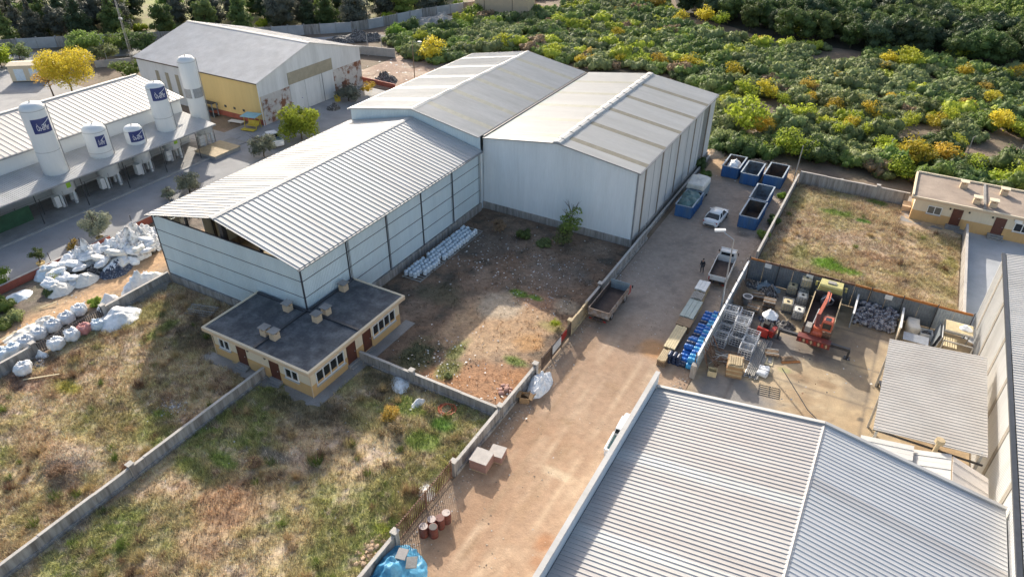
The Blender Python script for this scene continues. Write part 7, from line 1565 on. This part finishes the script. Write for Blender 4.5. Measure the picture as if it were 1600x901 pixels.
for px, py, s, m, lb in ((8, 486, 1.5, 'leaf_mid', 'dark green bush in the weeds near the left edge'), (22, 500, 1.2, 'leaf_sage', 'sage bush in front of the dark green one at left'), (88, 444, .9, 'leaf_lime', 'yellow green weed bush among the scrap heaps'), (150, 478, .9, 'leaf_green', 'green weed bush at the picket fence end'), (78, 462, .7, 'leaf_sage', 'pale weed bush at the track edge'), (5, 515, 1.0, 'leaf_mid', 'low green bush at the left edge by the track'),
    (818, 372, 1.1, 'leaf_dark', 'low dark bush at the foot of the pale hall wall'), (780, 362, 1.2, 'leaf_brown', 'dead brown bush along the pale hall wall'), (850, 384, 1.0, 'leaf_sage', 'sage bush along the pale hall wall'), (1090, 262, 1.5, 'leaf_dark', 'dark bush at the far end of the hall wall'), (1102, 275, 1.0, 'leaf_mid', 'low green bush by the truck cover'),
    (1220, 310, .8, 'leaf_green', 'small bright green weed beside the blue skip'), (1192, 372, 1.0, 'leaf_mid', 'low weed bush along the lane right wall'), (1208, 350, 1.1, 'leaf_dark', 'dark weed bush behind the nearest blue skip'), (620, 676, .8, 'leaf_brown', 'dark dead twiggy bush in the green plot'), (610, 655, .9, 'leaf_orange', 'straw brown bush beside the dark dead one'), (700, 590, .5, 'leaf_sage', 'low weed tuft in the bare yard'),
    (672, 645, .6, 'leaf_brown', 'brown dead weed beside the white plastic bag'), (868, 512, .7, 'leaf_lime', 'yellow weed tuft behind the sliding gate'), (400, 730, .8, 'leaf_brown', 'brown dead bush at the shadow edge in the green plot'), (95, 745, .9, 'leaf_brown', 'dead brown bush below the earth mound'), (120, 560, .8, 'leaf_brown', 'dead brown bush beside the bulk bags')):
    plant(rs.choice(SHF if m in ('leaf_lime', 'leaf_brown', 'leaf_orange') else SH), 'shrub', lb, 'shrub', m, G(px, py), s, rs.random()*6)
# pots of the roadside plants
for px, py, lb in ((66, 417, 'ochre planter pot under the small dark tree'), (158, 377, 'ochre planter pot under the silvery olive tree')):
    p = G(px, py); tag(MB().lathe((p.x, p.y, 0), [(.3, 0), (.42, .5), (.46, .55), (.46, .62), (.38, .62), (.36, .55)], 12).build('planter_pot', 'warehouse_ochre'), lb, 'pot')
# dry weeds standing in the grass
def spiky(seed, n, h, r):
    rs_ = np.random.RandomState(seed); a = rs_.rand(n)*6.283; d = rs_.rand(n)*r; th = rs_.uniform(.4, 1, n)*h; l = rs_.uniform(.1, .6, n)*h; w = rs_.uniform(.010, .024, n)
    px, py = d*np.cos(a*3), d*np.sin(a*3); A = np.c_[px-np.sin(a)*w, py+np.cos(a)*w, np.zeros(n)]; B = np.c_[px+np.sin(a)*w, py-np.cos(a)*w, np.zeros(n)]; T = np.c_[px+np.cos(a)*l, py+np.sin(a)*l, th]
    return raw_mesh('dry_weed', np.stack([A, B, T], 1).reshape(-1, 3), np.arange(3*n).reshape(-1, 3), 'leaf_brown')
SPK = [spiky(600+i, 170, .75+.15*i, .38) for i in range(3)]
mat('weed_straw', (.44, .33, .17), .8, 0, .2, 2, 8, leaf=.25, objrand=.25); mat('weed_brown', (.24, .15, .09), .8, 0, .2, 2, 8, leaf=.2, objrand=.25); mat('weed_green', (.17, .22, .05), .8, 0, .2, 2, 8, leaf=.3, objrand=.25)
rs = random.Random(99); n_ = 0
for key, N in (('A', 130), ('B', 120), ('D', 40)):
    x0, x1, y0, y1 = LOTS[key]; c_ = 0
    while c_ < N:
        x, y = rs.uniform(x0+.5, x1-.5), rs.uniform(max(y0, 6), y1-.5)
        if float(fbm(x, y, 3.5, 111)) < .46 or (key in 'AB' and y > 29.2 and -50.5 < x < -35.5) or (key == 'D' and y > 92): continue
        m = rs.choice(('weed_straw', 'weed_straw', 'weed_brown', 'weed_green')); w = {'weed_straw': 'straw', 'weed_brown': 'brown', 'weed_green': 'green'}[m]; s = rs.uniform(.6, 1.35)
        pl = {'A': 'the dry grass plot', 'B': 'the green grass plot', 'D': 'the weedy plot'}[key]
        plant(SPK[n_ % 3], 'dry_weed', '%s weed tuft in %s' % (w, pl), 'weed', m, (x, y), s, rs.random()*6, '%s weed tufts in %s' % (w, pl), s*rs.uniform(.6, 1.0)); c_ += 1; n_ += 1

# ------------------------------------------------------------------ labels that share their words: say which one, counted from the left
def px_x(o):
    d = o.location-Vector((0, 0, CAM_H)); return d.dot(_r2)/max(1e-6, d.dot(_f))
by = {}
for o in bpy.data.objects:
    if o.parent is None and 'label' in o: by.setdefault(o['label'], []).append(o)
for lb, os_ in by.items():
    if len(os_) > 1:
        if len(os_) <= 12:
            for k_, o in enumerate(sorted(os_, key=px_x)): o['label'] = '%s, %s from the left' % (lb, nth(k_+1))
        else:
            dist = sorted(o.location.length for o in os_); a_, b_ = dist[len(dist)//3], dist[2*len(dist)//3]
            for nm, sel in (('nearest', [o for o in os_ if o.location.length < a_]), ('middle', [o for o in os_ if a_ <= o.location.length < b_]), ('farthest', [o for o in os_ if o.location.length >= b_])):
                for k_, o in enumerate(sorted(sel, key=px_x)): o['label'] = '%s, %s band, %s from left' % (lb, nm, nth(k_+1))
